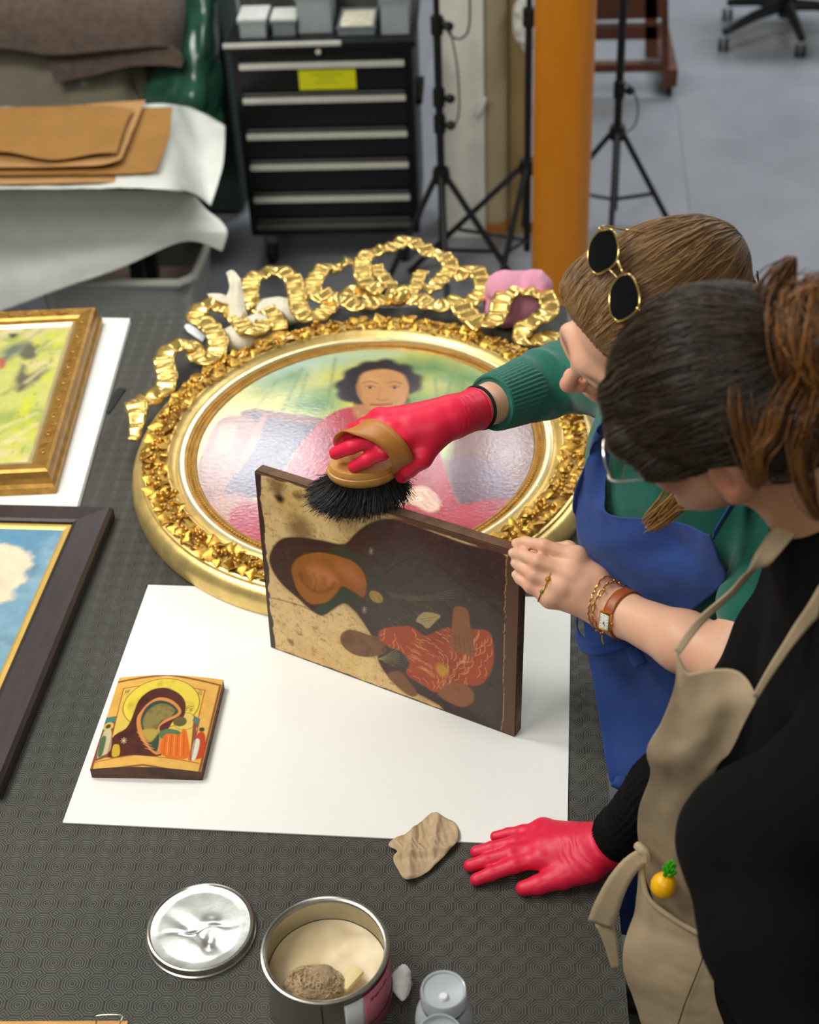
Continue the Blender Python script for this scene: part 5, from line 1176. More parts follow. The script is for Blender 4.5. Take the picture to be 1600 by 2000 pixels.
# storage box below
sx = empty('storage_box', tuple(PY(280, 560, 3.98)*A3(1, 1, 0)+A3(0, .2, 0)), 'translucent grey storage box on the floor under the plastic drape', 'box')
zr = PY(330, 552, 3.99)[2]; bx0, bx1 = PY(60, 560, 3.99)[0], PY(372, 560, 3.99)[0]; by0, by1 = 3.99, 4.36
M_tub = mat('storage_plastic', (150, 152, 142), .35, var=.05, trans=.3, spec=.4)
def rrect(x0, x1, y0, y1, r, n=6):
    out = []
    for cx_, cy_, a0 in ((x1-r, y1-r, 0), (x0+r, y1-r, 90), (x0+r, y0+r, 180), (x1-r, y0+r, 270)):
        for k in range(n+1): a = math.radians(a0+90*k/n); out.append((cx_+r*math.cos(a), cy_+r*math.sin(a)))
    return np.array(out)
def loft(rings, nm, m, par, cap0=True, cap1=False):
    n = len(rings[0]); V = np.concatenate([np.array(r) for r in rings]); F = []
    for i in range(len(rings)-1):
        for j in range(n): k = (j+1) % n; F.append((i*n+j, i*n+k, (i+1)*n+k, (i+1)*n+j))
    if cap0: F.append(tuple(range(n))[::-1])
    if cap1: F.append(tuple(range((len(rings)-1)*n, len(rings)*n)))
    return MB().add(V, F).build(nm, m, par)
Z3 = lambda r, z: np.c_[r, np.full(len(r), z)]
loft([Z3(rrect(bx0+.03, bx1-.03, by0+.03, by1-.03, .05), .004), Z3(rrect(bx0+.005, bx1-.005, by0+.005, by1-.005, .06), zr-.03), Z3(rrect(bx0, bx1, by0, by1, .06), zr-.005), Z3(rrect(bx0+.006, bx1-.006, by0+.006, by1-.006, .055), zr-.03), Z3(rrect(bx0+.034, bx1-.034, by0+.034, by1-.034, .05), .01)], 'tub', M_tub, sx)
MB().tube(np.c_[cr(rrect(bx0-.004, bx1+.004, by0-.004, by1+.004, .064, 5), 2, True), np.full(24*2, zr)], .013, 8, closed=True).build('rim', mat('storage_rim', (176, 178, 166), .35, var=.04), sx)
MB().box((bx0+.05, by0+.05, .012), (bx1-.05, by1-.05, zr*.62), .02).build('contents', mat('brown_contents', (104, 88, 76), .9, var=.4, vscale=14), sx)
# felt blanket, wrapped bundle and green plastic behind
M_felt = mat('brown_felt', (92, 78, 68), 1.0, var=.22, vscale=30, sheen=.15, bump=.3, bscale=200)
bl = empty('felt_blanket', tuple(PY(180, 60, 4.80)), 'brown felt blanket hanging at the top left above the kraft papers', 'blanket')
rows = [[PY(x, y, Y) for x, y, Y in ((-160, -120, 5.0), (0, -120, 5.0), (150, -120, 5.0), (280, -120, 5.0), (340, -115, 5.02), (366, -110, 5.08))],
        [PY(x, y, Y) for x, y, Y in ((-160, 20, 4.80), (0, 15, 4.8), (150, 10, 4.8), (280, 10, 4.8), (340, 20, 4.83), (364, 30, 4.9))],
        [PY(x, y, Y) for x, y, Y in ((-160, 100, 4.74), (0, 95, 4.74), (100, 108, 4.73), (220, 98, 4.73), (318, 92, 4.76), (356, 112, 4.84))]]
sheet('upper_layer', patch(rows, 10, 10), M_felt, bl, .007, wr=fold(.010, 5, 8))
rows = [[PY(x, y, 4.78) for x, y in ((90, 100), (180, 92), (260, 84), (320, 86), (352, 100))], [PY(x, y, 4.77) for x, y in ((98, 135), (180, 125), (255, 112), (318, 112), (358, 118))], [PY(x, y, 4.76) for x, y in ((108, 162), (180, 148), (248, 131), (312, 128), (354, 132))]]
sheet('lower_layer', patch(rows, 10, 8), M_felt, bl, .006, wr=fold(.006, 8, 9))
wbn = empty('wrapped_bundle', tuple(PY(120, 205, 4.86)*A3(1, 1, 0)+A3(0, .1, 0)), 'large bundle wrapped in clear plastic behind the kraft papers', 'bundle')
MB().box((PY(-150, 100, 4.95)[0], 4.92, 0.02), (PY(285, 100, 4.95)[0], 5.3, 1.05), .03).build('packed_goods', mat('tan_goods', (128, 118, 98), .9, var=.2, vscale=5), wbn)
rows = [[PY(x, y, Y) for x, y, Y in ((-150, 60, 4.90), (20, 60, 4.88), (140, 60, 4.9), (230, 60, 4.9), (285, 60, 4.92))], [PY(x, y, Y) for x, y, Y in ((-150, 140, 4.84), (20, 140, 4.83), (140, 145, 4.84), (225, 140, 4.86), (262, 150, 4.9))], [PY(x, y, Y) for x, y, Y in ((-150, 235, 4.80), (20, 235, 4.79), (140, 232, 4.8), (230, 230, 4.82), (290, 226, 4.88))]]
sheet('clear_wrap', patch(rows, 10, 10), mat('clear_wrap', (134, 126, 108), .22, var=.12, vscale=5, spec=.5), wbn, .0012, wr=fold(.012, 7, 12))
gp = empty('green_plastic', tuple(PY(390, 190, 4.83)*A3(1, 1, 0)), 'crumpled dark green plastic sheeting between the blanket and the tool cabinet', 'sheeting')
rows = [[PY(x, y, Y) for x, y, Y in ((330, -100, 5.05), (380, -100, 5.0), (420, -100, 5.0), (446, -100, 5.06))], [PY(x, y, Y) for x, y, Y in ((320, 40, 4.95), (372, 40, 4.88), (412, 40, 4.88), (438, 40, 4.98))], [PY(x, y, Y) for x, y, Y in ((296, 130, 4.88), (350, 130, 4.82), (405, 130, 4.82), (436, 120, 4.92))], [PY(x, y, Y) for x, y, Y in ((270, 200, 4.84), (340, 196, 4.76), (400, 200, 4.76), (440, 190, 4.86))], [PY(x, y, Y) for x, y, Y in ((285, 262, 4.82), (345, 262, 4.76), (405, 262, 4.75), (442, 240, 4.82))]]
sheet('film', patch(rows, 12, 10), mat('green_film', (44, 84, 66), .2, var=.3, vscale=8, spec=.5), gp, .0014, wr=fold(.018, 9, 15))
MB().box((PY(300, 60, 5.0)[0], 5.02, .02), (PY(432, 60, 5.0)[0], 5.3, 1.0), .02).build('core', mat('dark_core', (36, 52, 44), .8), gp)
# ================================================================ people
def hframe(F, T):
    F = nrm(camv(*F)); T = camv(*T); T = nrm(T-F*(T@F)); return np.stack([np.cross(T, F), F, T])   # rows: left, forward, top
HA = PD(1250, 631, 1.80); MA = hframe((-.80, -.59, .03), (-.12, .21, .97))
HBd = PD(1405, 800, 1.45); MBd = hframe((-.8, -.1, -.58), (-.5, .6, .6))
def head(S_, H, M, neck, nk=.052, ears=True):
    P = lambda l, f, t: H+np.array([l, f, t])@M
    S_.ell(P(0, -.012, .030), (.072, .091, .083), M, .02)
    S_.ell(P(0, .034, -.042), (.056, .054, .074), M, .03)
    for s in (-1, 1):
        S_.cap(P(s*.054, .004, -.045), P(s*.020, .068, -.098), .017, .014, .025)
        S_.ell(P(s*.036, .062, -.030), (.022, .017, .024), M, .02)
        S_.ell(P(s*.030, .0955, -.003), (.016, .010, .0095), M, .014, True)
        S_.ell(P(s*.031, .0765, -.003), (.0128, .0128, .0128), M, .003)
        S_.cap(P(s*.019, .0875, .001), P(s*.043, .0815, -.001), .0046, .0040, .005)
        S_.cap(P(s*.020, .0875, -.009), P(s*.042, .0815, -.008), .0024, .0022, .004)
        S_.cap(P(s*.010, .0850, .012), P(s*.044, .0770, .014), .0085, .006, .022)
        S_.ell(P(s*.0105, .098, -.0385), (.0072, .009, .0065), M, .006)
        if ears:
            Me = M.copy(); S_.ell(P(s*.0760, -.020, -.018), (.0085, .0200, .0325), M, .004); S_.ell(P(s*.0835, -.015, -.012), (.006, .0110, .0190), M, .004, True)
            S_.ell(P(s*.0765, -.012, -.043), (.0060, .0085, .0095), M, .005); S_.cap(P(s*.070, -.004, -.022), P(s*.074, -.004, -.010), .004, .004, .004)
    S_.cap(P(0, .0880, .010), P(0, .1085, -.030), .0065, .0095, .010); S_.ell(P(0, .1095, -.0340), (.0092, .0088, .0078), M, .006)
    S_.ell(P(0, .070, -.103), (.020, .017, .014), M, .018)
    S_.cap(P(-.020, .0840, -.0655), P(0, .0935, -.0630), .0045, .0062, .005); S_.cap(P(.020, .0840, -.0655), P(0, .0935, -.0630), .0045, .0062, .005)
    S_.cap(P(-.018, .0830, -.0730), P(.018, .0830, -.0730), .0048, .0048, .006); S_.ell(P(0, .0890, -.0745), (.012, .006, .0055), M, .005)
    S_.cap(P(-.022, .0925, -.0687), P(.022, .0925, -.0687), .0012, .0012, .003, True)
    S_.cap(P(0, -.028, -.045), neck, nk, nk+.006, .03)
    return P
def finger(S_, pts, r0, r1, k=.004):
    r = np.linspace(r0, r1, len(pts)); 
    for i in range(len(pts)-1): S_.cap(pts[i], pts[i+1], r[i], r[i+1], .010 if i == 0 else k)
def palm(S_, wrist, mcp, rw=.024, rm=.0125, k=.016):
    for i, m in enumerate(mcp):
        m = np.array(m); w = wrist+(m-wrist)*.10; S_.cap(w, m, rw*.80, rm, k)
    for a, b in zip(mcp[:-1], mcp[1:]): S_.cap(a, b, rm, rm, .008)
# ---------------- pose of the two women (metres)
A_neck = A3(.175, 1.675, 1.420); A_shR = A3(.150, 1.735, 1.385); A_shL = A3(.325, 1.535, 1.375)
A_elR = A3(.000, 1.880, 1.300); A_wrR = PD(893, 812, 2.045)
A_elL = PD(1432, 1297, 1.81); A_wrL = PD(1192, 1188, 1.945)
A_chest = A3(.175, 1.625, 1.25); A_pel = A3(.215, 1.60, .985)
B_neck = A3(.284, 1.247, 1.528); B_shR = A3(.325, 1.335, 1.440); B_shL = A3(.375, 1.050, 1.430)
B_elR = A3(.200, 1.272, 1.170); B_wrR = PZ(1190, 1652, TZ+.040)
B_elL = PD(1470, 1640, 1.50); B_wrL = PD(1560, 2040, 1.42)
B_chest = A3(.345, 1.205, 1.33); B_pel = A3(.30, 1.145, .98)
M_skinA = mat('skin_fair', attr='Col', rough=.45, spec=.4, var=.03, vscale=120, sss=.12, bump=.05, bscale=500)
M_skinB = mat('skin_olive', attr='Col', rough=.45, spec=.4, var=.03, vscale=120, sss=.12, bump=.05, bscale=500)
def torso(S_, neck, shR, shL, chest, pel, g=0.0, right=None):
    ax = nrm(shL-shR); up = nrm(chest-pel); fr = nrm(np.cross(ax, up)); ax = np.cross(up, fr); M = np.stack([ax, fr, up])
    S_.ell(chest+up*.02, (.155+g, .100+g, .155+g), M, .04); S_.ell((chest+pel)/2, (.130+g, .092+g, .15+g), M, .05)
    S_.ell(pel, (.155+g, .112+g, .125+g), M, .05)
    S_.cap(shR, neck*.75+(shR+shL)*.125, .046+g, .050+g, .04); S_.cap(shL, neck*.75+(shR+shL)*.125, .046+g, .050+g, .04)
    S_.cap(shR*.8+chest*.2, shL*.8+chest*.2, .07+g, .07+g, .05)
    return M
# ======== woman at the back: green sweater, blue apron
rootA = empty('person', (.22, 1.6, 0), 'woman in green sweater and blue apron brushing the icon, sunglasses on her brown hair', 'person')
bA = SDF(); PAh = head(bA, HA, MA, A_neck)
torso(bA, A_neck, A_shR, A_shL, A_chest, A_pel)
bA.chain([A_shR, A_elR*.5+A_shR*.5, A_elR], [.046, .042, .037], .03, .02); bA.chain([A_elR, A_elR*.65+A_wrR*.35, A_wrR], [.037, .036, .0255], .015)
bA.chain([A_shL, A_elL*.5+A_shL*.5, A_elL], [.046, .042, .037], .03, .02); bA.chain([A_elL, A_elL*.62+A_wrL*.38, A_wrL*.9+A_elL*.1, A_wrL], [.038, .0375, .0275, .0262], .015)
# bare left hand holding the corner of the panel
def dd(x, y, d): return PD(x, y, d)
LH = {'index': [dd(1126, 1087, 1.935), dd(1063, 1066, 1.940), dd(1026, 1059, 1.962), dd(1008, 1061, 1.976)],
      'middle': [dd(1117, 1120, 1.930), dd(1050, 1097, 1.934), dd(1020, 1083, 1.955), dd(1002, 1080, 1.968)],
      'ring': [dd(1098, 1146, 1.932), dd(1043, 1124, 1.938), dd(1018, 1107, 1.956), dd(1006, 1100, 1.968)],
      'pinky': [dd(1076, 1168, 1.938), dd(1036, 1147, 1.944), dd(1016, 1131, 1.958), dd(1007, 1122, 1.968)]}
palm(bA, A_wrL, [LH[k][0]+_fw*.002 for k in ('index', 'middle', 'ring', 'pinky')], .0265, .0125)
bA.cap(A_wrL*.5+LH['index'][0]*.5, A_wrL*.3+LH['middle'][0]*.7, .021, .017, .015)
for k, (r0, r1) in {'index': (.0098, .0066), 'middle': (.0100, .0068), 'ring': (.0096, .0064), 'pinky': (.0088, .0058)}.items(): finger(bA, LH[k], r0, r1)
th = [A_wrL*.62+LH['index'][0]*.38+_fw*.018, dd(1110, 1075, 1.985), dd(1062, 1076, 2.010), dd(1030, 1088, 2.016)]
bA.cap(th[0], th[1], .018, .0125, .014); bA.cap(th[1], th[2], .0125, .0105, .005); bA.cap(th[2], th[3], .0105, .0085, .004)
# right hand inside the glove (the glove itself is a layer of its own)
kn = lambda x, y, d: PD(x, y, d)
RH = {'index': [kn(782, 862, 2.020), kn(746, 884, 2.018), kn(716, 899, 2.030), kn(692, 911, 2.046)],
      'middle': [kn(768, 842, 2.026), kn(722, 860, 2.020), kn(686, 873, 2.034), kn(656, 885, 2.050)],
      'ring': [kn(752, 828, 2.038), kn(708, 842, 2.036), kn(680, 852, 2.056), kn(662, 862, 2.076)],
      'pinky': [kn(742, 818, 2.054), kn(710, 829, 2.060), kn(692, 838, 2.082), kn(682, 848, 2.098)]}
RTH = [A_wrR*.72+RH['index'][0]*.28+_fw*.004, kn(822, 893, 2.030), kn(798, 915, 2.042), kn(786, 930, 2.062)]
def glove_right(S_, g):
    palm(S_, A_wrR, [RH[k][0] for k in ('index', 'middle', 'ring', 'pinky')], .0265+g, .0130+g)
    S_.cap(A_wrR*.55+RH['index'][0]*.45, A_wrR*.3+RH['middle'][0]*.7, .020+g, .017+g, .015)
    for k, (r0, r1) in {'index': (.0100, .0078), 'middle': (.0102, .0080), 'ring': (.0098, .0074), 'pinky': (.0088, .0066)}.items(): finger(S_, RH[k], r0+g, r1+g)
    S_.cap(RTH[0], RTH[1], .021+g, .0150+g, .016); S_.cap(RTH[1], RTH[2], .0145+g, .0115+g, .006); S_.cap(RTH[2], RTH[3], .0115+g, .0090+g, .004)
glove_right(bA, -.0012)
def skin_cols(V, H, M, base, rosy, lip, brow, extra=None):
    l = (V-H)@M.T; C = np.tile(np.array(lin(base)[:3]), (len(V), 1))
    def mx(a, c): nonlocal C; a = np.clip(a, 0, 1)[:, None]; C = C*(1-a)+np.array(lin(c)[:3])*a
    near = np.linalg.norm(l, axis=1) < .2
    n = vnoise(V, 40, 3); mx(.25*np.clip(n, 0, 1), rosy)
    for c, r, s in (((.04, .07, -.03), .026, .55), ((-.04, .07, -.03), .026, .55), ((0, .112, -.035), .017, .7), ((.078, -.02, -.02), .03, .5), ((-.078, -.02, -.02), .03, .5)):
        mx(s*np.exp(-(np.linalg.norm(l-np.array(c), axis=1)/r)**2), rosy)
    mx((np.exp(-((l[:, 0]/.020)**4)-((l[:, 2]+.0690)/.0072)**4)*(l[:, 1] > .07)*near)*.85, lip)
    for s in (-1, 1):
        q = l-np.array([s*.030, .083, .0165]); mx(near*np.exp(-(q[:, 0]/.017)**4-((q[:, 2]+.12*np.abs(q[:, 0]))/.0035)**2)*(l[:, 1] > .05)*.85, brow)
        q = l-np.array([s*.031, .0890, -.003]); w = np.exp(-(q[:, 0]/.010)**4-(q[:, 2]/.0045)**4)*near*(np.abs(q[:, 1]) < .012); mx(w*.9, (226, 220, 214)); mx(w*np.exp(-(q[:, 0]/.0052)**4), (76, 62, 44))
        q2 = l-np.array([s*.031, .086, .0035]); mx(near*np.exp(-(q2[:, 0]/.0125)**4-(q2[:, 2]/.0016)**2)*(l[:, 1] > .06)*.8, brow)
    if extra: C = extra(V, C)
    return C
def hand_extra(V, C):
    for k in LH:
        for i, s in ((1, .35), (0, .25)):
            w = s*np.exp(-(np.linalg.norm(V-LH[k][i], axis=1)/.012)**2); C = C*(1-w[:, None])+np.array(lin((206, 128, 108))[:3])*w[:, None]
        tip = LH[k][3]; d = nrm(LH[k][3]-LH[k][2]); c = tip-_fw*.0045+d*.0015
        q = V-c; a = q@d; n = -_fw; b = np.linalg.norm(q-np.outer(a, d)-np.outer(q@n, n), axis=1); w = np.exp(-(a/.0052)**4-(b/.0046)**4)*((V-tip)@n > .001)*.85
        C = C*(1-w[:, None])+np.array(lin((226, 196, 166))[:3])*w[:, None]
    return C
def skin_obj(name, S_, h, m, root, H, M, cols, extra=None, lo=None):
    b = S_.bounds(.015)
    V, Q = nets(S_, b[0], b[1], h); o = fast_obj(name, V, Q, m, root); set_col(o, skin_cols(V, H, M, *cols, extra)); return o
skin_obj('body', bA, .0027, M_skinA, rootA, HA, MA, ((222, 172, 142), (214, 132, 112), (190, 100, 94), (112, 80, 56)), hand_extra)
# glove
M_glove = mat('red_nitrile', (222, 34, 66), .42, var=.05, vscale=40, spec=.4, bump=.12, bscale=120, bdist=.001)
gA = SDF(); glove_right(gA, .0013); dA = nrm(A_elR-A_wrR)
gA.cap(A_wrR, A_wrR+dA*.045, .0287, .0300, .008); gA.plane(A_wrR+dA*.0385, dA, .002)
Ax = A_wrR+dA*.004
def wrinkle(c, d, amp, rad):
    def f(V):
        t = (V-c)@d; w = np.exp(-(t/rad)**2); return V+nrm_rows(V-c-np.outer(t, d))*(amp*w*np.sin(t*780+7*vnoise(V, 30, 3))*(.5+vnoise(V, 45, 6)))[:, None]
    return f
def nrm_rows(X): return X/(np.linalg.norm(X, axis=1, keepdims=True)+1e-9)
sdf_obj('red_glove', gA, .0020, M_glove, rootA, post=wrinkle(A_wrR, dA, .0006, .020))
# cuff bead of the glove
def ringpts(c, d, r, n=28, up=None):
    u = nrm(np.cross(d, A3(0, 0, 1) if abs(d[2]) < .9 else A3(1, 0, 0))); v = np.cross(d, u); a = np.arange(n)*2*PI/n
    return c+r*(np.cos(a)[:, None]*u+np.sin(a)[:, None]*v)
gc_ = A_wrR+dA*.036
MB().tube(ringpts(A_wrR+dA*.0385, dA, .0296), .0014, 6, closed=True).build('glove_cuff', M_glove, rootA)
# ---- sweater A
M_green = mat('green_knit', (14, 98, 80), .85, var=.10, vscale=60, sheen=.25, bump=.45, bscale=420, bdist=.0015)
sA = SDF(); torso(sA, A_neck, A_shR, A_shL, A_chest, A_pel, .013)
cuffR = A_elR*.33+A_wrR*.67; cuffR = A_wrR+dA*.080
sA.chain([A_shR, A_elR*.5+A_shR*.5, A_elR], [.060, .055, .050], .03, .02); cuffS = cuffR+dA*.034; sA.chain([A_elR, A_elR*.5+cuffS*.5, cuffS], [.050, .047, .0370], .02)
eL = A_shL*.3+A_elL*.7; sA.chain([A_shL, eL], [.060, .054], .03, .02)
sA.plane(cuffR+nrm(A_wrR-A_elR)*.010, -nrm(A_wrR-A_elR)) if False else None
def knit(V):
    t = (V-A_elR)@(-dA); L_ = np.linalg.norm(A_wrR-A_elR); q = V-A_elR-np.outer(t, -dA); u = nrm(np.cross(dA, A3(0, 0, 1))); v = np.cross(dA, u)
    near = (np.linalg.norm(q, axis=1) < .06) & (t > .03) & (t < L_); ang = np.arctan2(q@v, q@u)
    w = np.clip((t-.085)/.01, 0, 1)*near
    fold = .0035*np.sin(t*150+1.2*np.sin(ang*2))*np.clip((.16-t)/.1, 0, 1)*near*np.clip((t-.03)/.03, 0, 1)
    return V+nrm_rows(q)*(w*.0011*np.sin(ang*46)+fold)[:, None]+.0025*np.stack([vnoise(V, 26, 1), vnoise(V, 26, 2), vnoise(V, 26, 3)], 1)
sdf_obj('sweater', sA, .0040, M_green, rootA, post=knit)
ck = SDF(); ca0 = cuffR+nrm(A_elR-A_wrR)*.055; ck.cap(ca0, cuffR-nrm(A_elR-A_wrR)*.006, .0455, .0405, 0); ck.plane(cuffR-nrm(A_elR-A_wrR)*.006, nrm(A_wrR-A_elR), .004)
def ribs(V):
    q = V-cuffR; t = q@dA; q = q-np.outer(t, dA); u = nrm(np.cross(dA, A3(0, 0, 1))); v = np.cross(dA, u); return V+nrm_rows(q)*(.0011*np.sin(np.arctan2(q@v, q@u)*44))[:, None]
sdf_obj('knit_cuff', ck, .0018, M_green, rootA, post=ribs)
MB().tube(ringpts(cuffR+nrm(A_wrR-A_elR)*.006, dA, .0385), .0024, 6, closed=True).build('cuff_hem', M_green, rootA)
# trousers and shoes (below the table)
M_tr = mat('dark_trousers', (24, 24, 28), .85, var=.15, sheen=.1)
M_shoe = mat('black_shoe', (18, 18, 18), .5)
def legs(root, pel, feet, m):
    s = SDF(); s.ell(pel, (.118, .130, .11), None, .04)
    for f, hp in feet:
        h0 = pel+hp; kn_ = h0*.5+(f+A3(0, 0, .08))*.5+A3(-.01, 0, .02); s.chain([h0+A3(0, 0, -.03), kn_, f+A3(0, 0, .09)], [.076, .060, .050], .03)
    sdf_obj('trousers', s, .008, m, root)
    for f, hp in feet:
        q = SDF(); q.ell(f+A3(-.05, 0, .028), (.115, .042, .030), None, .02); q.cap(f+A3(0, 0, .03), f+A3(0, 0, .085), .038, .040, .03); q.plane(f+A3(0, 0, .001), (0, 0, -1), .004)
        sdf_obj('shoe', q, .005, M_shoe, root)
legs(rootA, A_pel-A3(0, 0, .02), ((A3(.235, 1.72, 0), A3(.01, .085, -.06)), (A3(.275, 1.50, 0), A3(.03, -.085, -.06))), M_tr)
# ---- blue apron
M_blue = mat('blue_canvas', (34, 66, 132), .8, var=.10, vscale=30, sheen=.08, bump=.25, bscale=700, bdist=.0008)
def zgrid(rows): return [[PZ(x, y, z) for x, y, z in r] for r in rows]
def creases(a, f, sd, st=(1, 1, 1)): return lambda G: (a*(1-2*np.abs(vnoise(G.reshape(-1, 3)*np.array(st), f, sd, 2)))).reshape(G.shape[:2])
bib = zgrid([[(1203, 815, 1.42), (1190, 895, 1.36), (1180, 1000, 1.30), (1262, 1016, 1.33), (1330, 1022, 1.345), (1388, 1045, 1.36)],
             [(1190, 822, 1.425), (1166, 900, 1.355), (1150, 990, 1.285), (1220, 1052, 1.285), (1320, 1072, 1.305), (1402, 1090, 1.335)],
             [(1176, 836, 1.42), (1148, 900, 1.345), (1124, 985, 1.265), (1152, 1075, 1.225), (1288, 1122, 1.26), (1410, 1142, 1.295)],
             [(1170, 850, 1.405), (1143, 915, 1.33), (1122, 1000, 1.25), (1131, 1085, 1.19), (1196, 1180, 1.155), (1325, 1214, 1.19), (1418, 1216, 1.24)][:6]])
sheet('apron_bib', patch(bib, 12, 12), M_blue, rootA, .0022, wr=lambda G: creases(.0042, 11, 4, (1, .5, 1))(G)+creases(.0014, 34, 14, (.5, 1, 1))(G))
low = zgrid([[(1134, 1120, 1.14), (1215, 1195, 1.125), (1300, 1225, 1.14), (1420, 1240, 1.16)],
             [(1143, 1240, 1.07), (1225, 1280, 1.075), (1310, 1320, 1.08), (1420, 1340, 1.10)],
             [(1164, 1370, .985), (1240, 1395, .985), (1320, 1425, .995), (1420, 1450, 1.0)],
             [(1189, 1520, .906), (1245, 1535, .905), (1320, 1560, .90), (1420, 1580, .90)]])
low.append([p+A3(.014, 0, -.03) for p in low[-1]])
low.append([p-A3(-.006, 0, .32) for p in low[-1]])
sheet('apron_skirt', patch(low, 12, 12), M_blue, rootA, .0022, wr=lambda G: creases(.0058, 9, 6, (1, 1, .25))(G)+creases(.0014, 30, 16, (1, 1, .4))(G))
def strip(name, pts, w, m, root, side, thick=.002, step=.006):
    P = cr(pts, 8); P, t = resample(P, step=step); T = nrm_rows(np.gradient(P, axis=0)); sd = np.array(side, float); N = sd-T*(T@sd)[:, None]; N = nrm_rows(N)
    ww = np.broadcast_to(np.asarray(w, float), (len(P),)) if np.ndim(w) == 0 else np.interp(np.linspace(0, 1, len(P)), np.linspace(0, 1, len(w)), w)
    G = np.stack([P+N*(b*ww)[:, None] for b in (-.5, -.25, 0, .25, .5)], 1); return sheet(name, G, m, root, thick)
strip('apron_tie', [PZ(1128, 1206, 1.135), PZ(1130, 1248, 1.115), PZ(1160, 1268, 1.115), PZ(1205, 1258, 1.125), PZ(1245, 1236, 1.14)], .022, M_blue, rootA, (0, .3, 1))
strip('apron_tie', [PZ(1232, 1246, 1.13), PZ(1240, 1275, 1.115), PZ(1252, 1300, 1.105)], .020, M_blue, rootA, camv(1, .2, 0))
strip('apron_strap', [PZ(1196, 818, 1.424), PZ(1222, 790, 1.44), A3(.20, 1.70, 1.475), A3(.262, 1.655, 1.478), A3(.275, 1.575, 1.45), PZ(1394, 1046, 1.362)], .024, M_blue, rootA, (0, -.4, 1))
# ================================ woman in front: black sweater, taupe apron
rootB = empty('person', (.31, 1.15, 0), 'woman in black sweater and taupe apron, her dark hair in a loose bun', 'person')
bB = SDF(); PBh = head(bB, HBd, MBd, B_neck, .050)
torso(bB, B_neck, B_shR, B_shL, B_chest, B_pel)
bB.chain([B_shR, B_elR*.5+B_shR*.5, B_elR], [.046, .042, .037], .03, .02); bB.chain([B_elR, B_elR*.65+B_wrR*.35, B_wrR], [.037, .036, .026], .015)
bB.chain([B_shL, B_elL*.5+B_shL*.5, B_elL], [.046, .042, .037], .03, .02); bB.chain([B_elL, B_elL*.65+B_wrL*.35, B_wrL], [.037, .036, .026], .015)
def zz_(x, y, z): return PZ(x, y, TZ+z)
GH = {'pinky': [zz_(1062, 1620, .022), zz_(1022, 1624, .020), zz_(993, 1629, .0135), zz_(968, 1634, .0095)],
      'ring': [zz_(1063, 1636, .026), zz_(1006, 1646, .0225), zz_(960, 1657, .014), zz_(930, 1664, .0095)],
      'middle': [zz_(1060, 1655, .028), zz_(999, 1667, .0235), zz_(950, 1681, .0145), zz_(918, 1691, .0098)],
      'index': [zz_(1060, 1676, .027), zz_(1005, 1690, .0225), zz_(960, 1706, .0140), zz_(930, 1718, .0095)]}
GT = [zz_(1150, 1690, .030), zz_(1098, 1712, .021), zz_(1052, 1728, .0135), zz_(1022, 1735, .0100)]
def glove_flat(S_, g):
    palm(S_, B_wrR, [GH[k][0] for k in ('index', 'middle', 'ring', 'pinky')], .0275+g, .0130+g)
    S_.cap(B_wrR*.6+GH['index'][0]*.4, GH['middle'][0]*.7+B_wrR*.3, .021+g, .018+g, .015)
    for k, (r0, r1) in {'index': (.0098, .0072), 'middle': (.0100, .0074), 'ring': (.0094, .0070), 'pinky': (.0084, .0062)}.items(): finger(S_, GH[k], r0+g, r1+g)
    S_.cap(GT[0], GT[1], .022+g, .0150+g, .018); S_.cap(GT[1], GT[2], .0145+g, .0115+g, .006); S_.cap(GT[2], GT[3], .0115+g, .0088+g, .004)
glove_flat(bB, -.0012)
lhw = B_wrL; dl = nrm(B_wrL-B_elL); sl = nrm(np.cross(dl, A3(1, 0, 0)))
mc = [lhw+dl*.085+sl*s_ for s_ in (.027, .009, -.009, -.027)]; palm(bB, lhw, mc, .0255, .0125)
for i, m_ in enumerate(mc): 
    L_ = (.042, .046, .042, .034)[i]; cdir = nrm(dl+A3(-.15, 0, 0)); finger(bB, [m_, m_+cdir*L_, m_+cdir*L_+nrm(dl+A3(-.5, 0, 0))*L_*.6, m_+cdir*L_+nrm(dl+A3(-.5, 0, 0))*L_*.6+nrm(dl+A3(-1, 0, 0))*L_*.5], .0095, .0068)
finger(bB, [lhw+dl*.02+sl*.018, lhw+dl*.055+sl*.045, lhw+dl*.085+sl*.055, lhw+dl*.108+sl*.056], .013, .0085)
skin_obj('body', bB, .0030, M_skinB, rootB, HBd, MBd, ((196, 146, 112), (196, 112, 92), (170, 86, 80), (44, 32, 26)))
gB = SDF(); glove_flat(gB, .0013); dB = nrm(B_elR-B_wrR); gB.cap(B_wrR, B_wrR+dB*.018, .0300, .0320, .006)
gB.plane(A3(0, 0, TZ+.0012), (0, 0, -1), .002)
gw = wrinkle(B_wrR, dB, .0007, .022)
def gpost(V):
    V = gw(V); V[:, 2] = np.maximum(V[:, 2], TZ+.0006); return V
sdf_obj('red_glove', gB, .0020, M_glove, rootB, post=gpost)
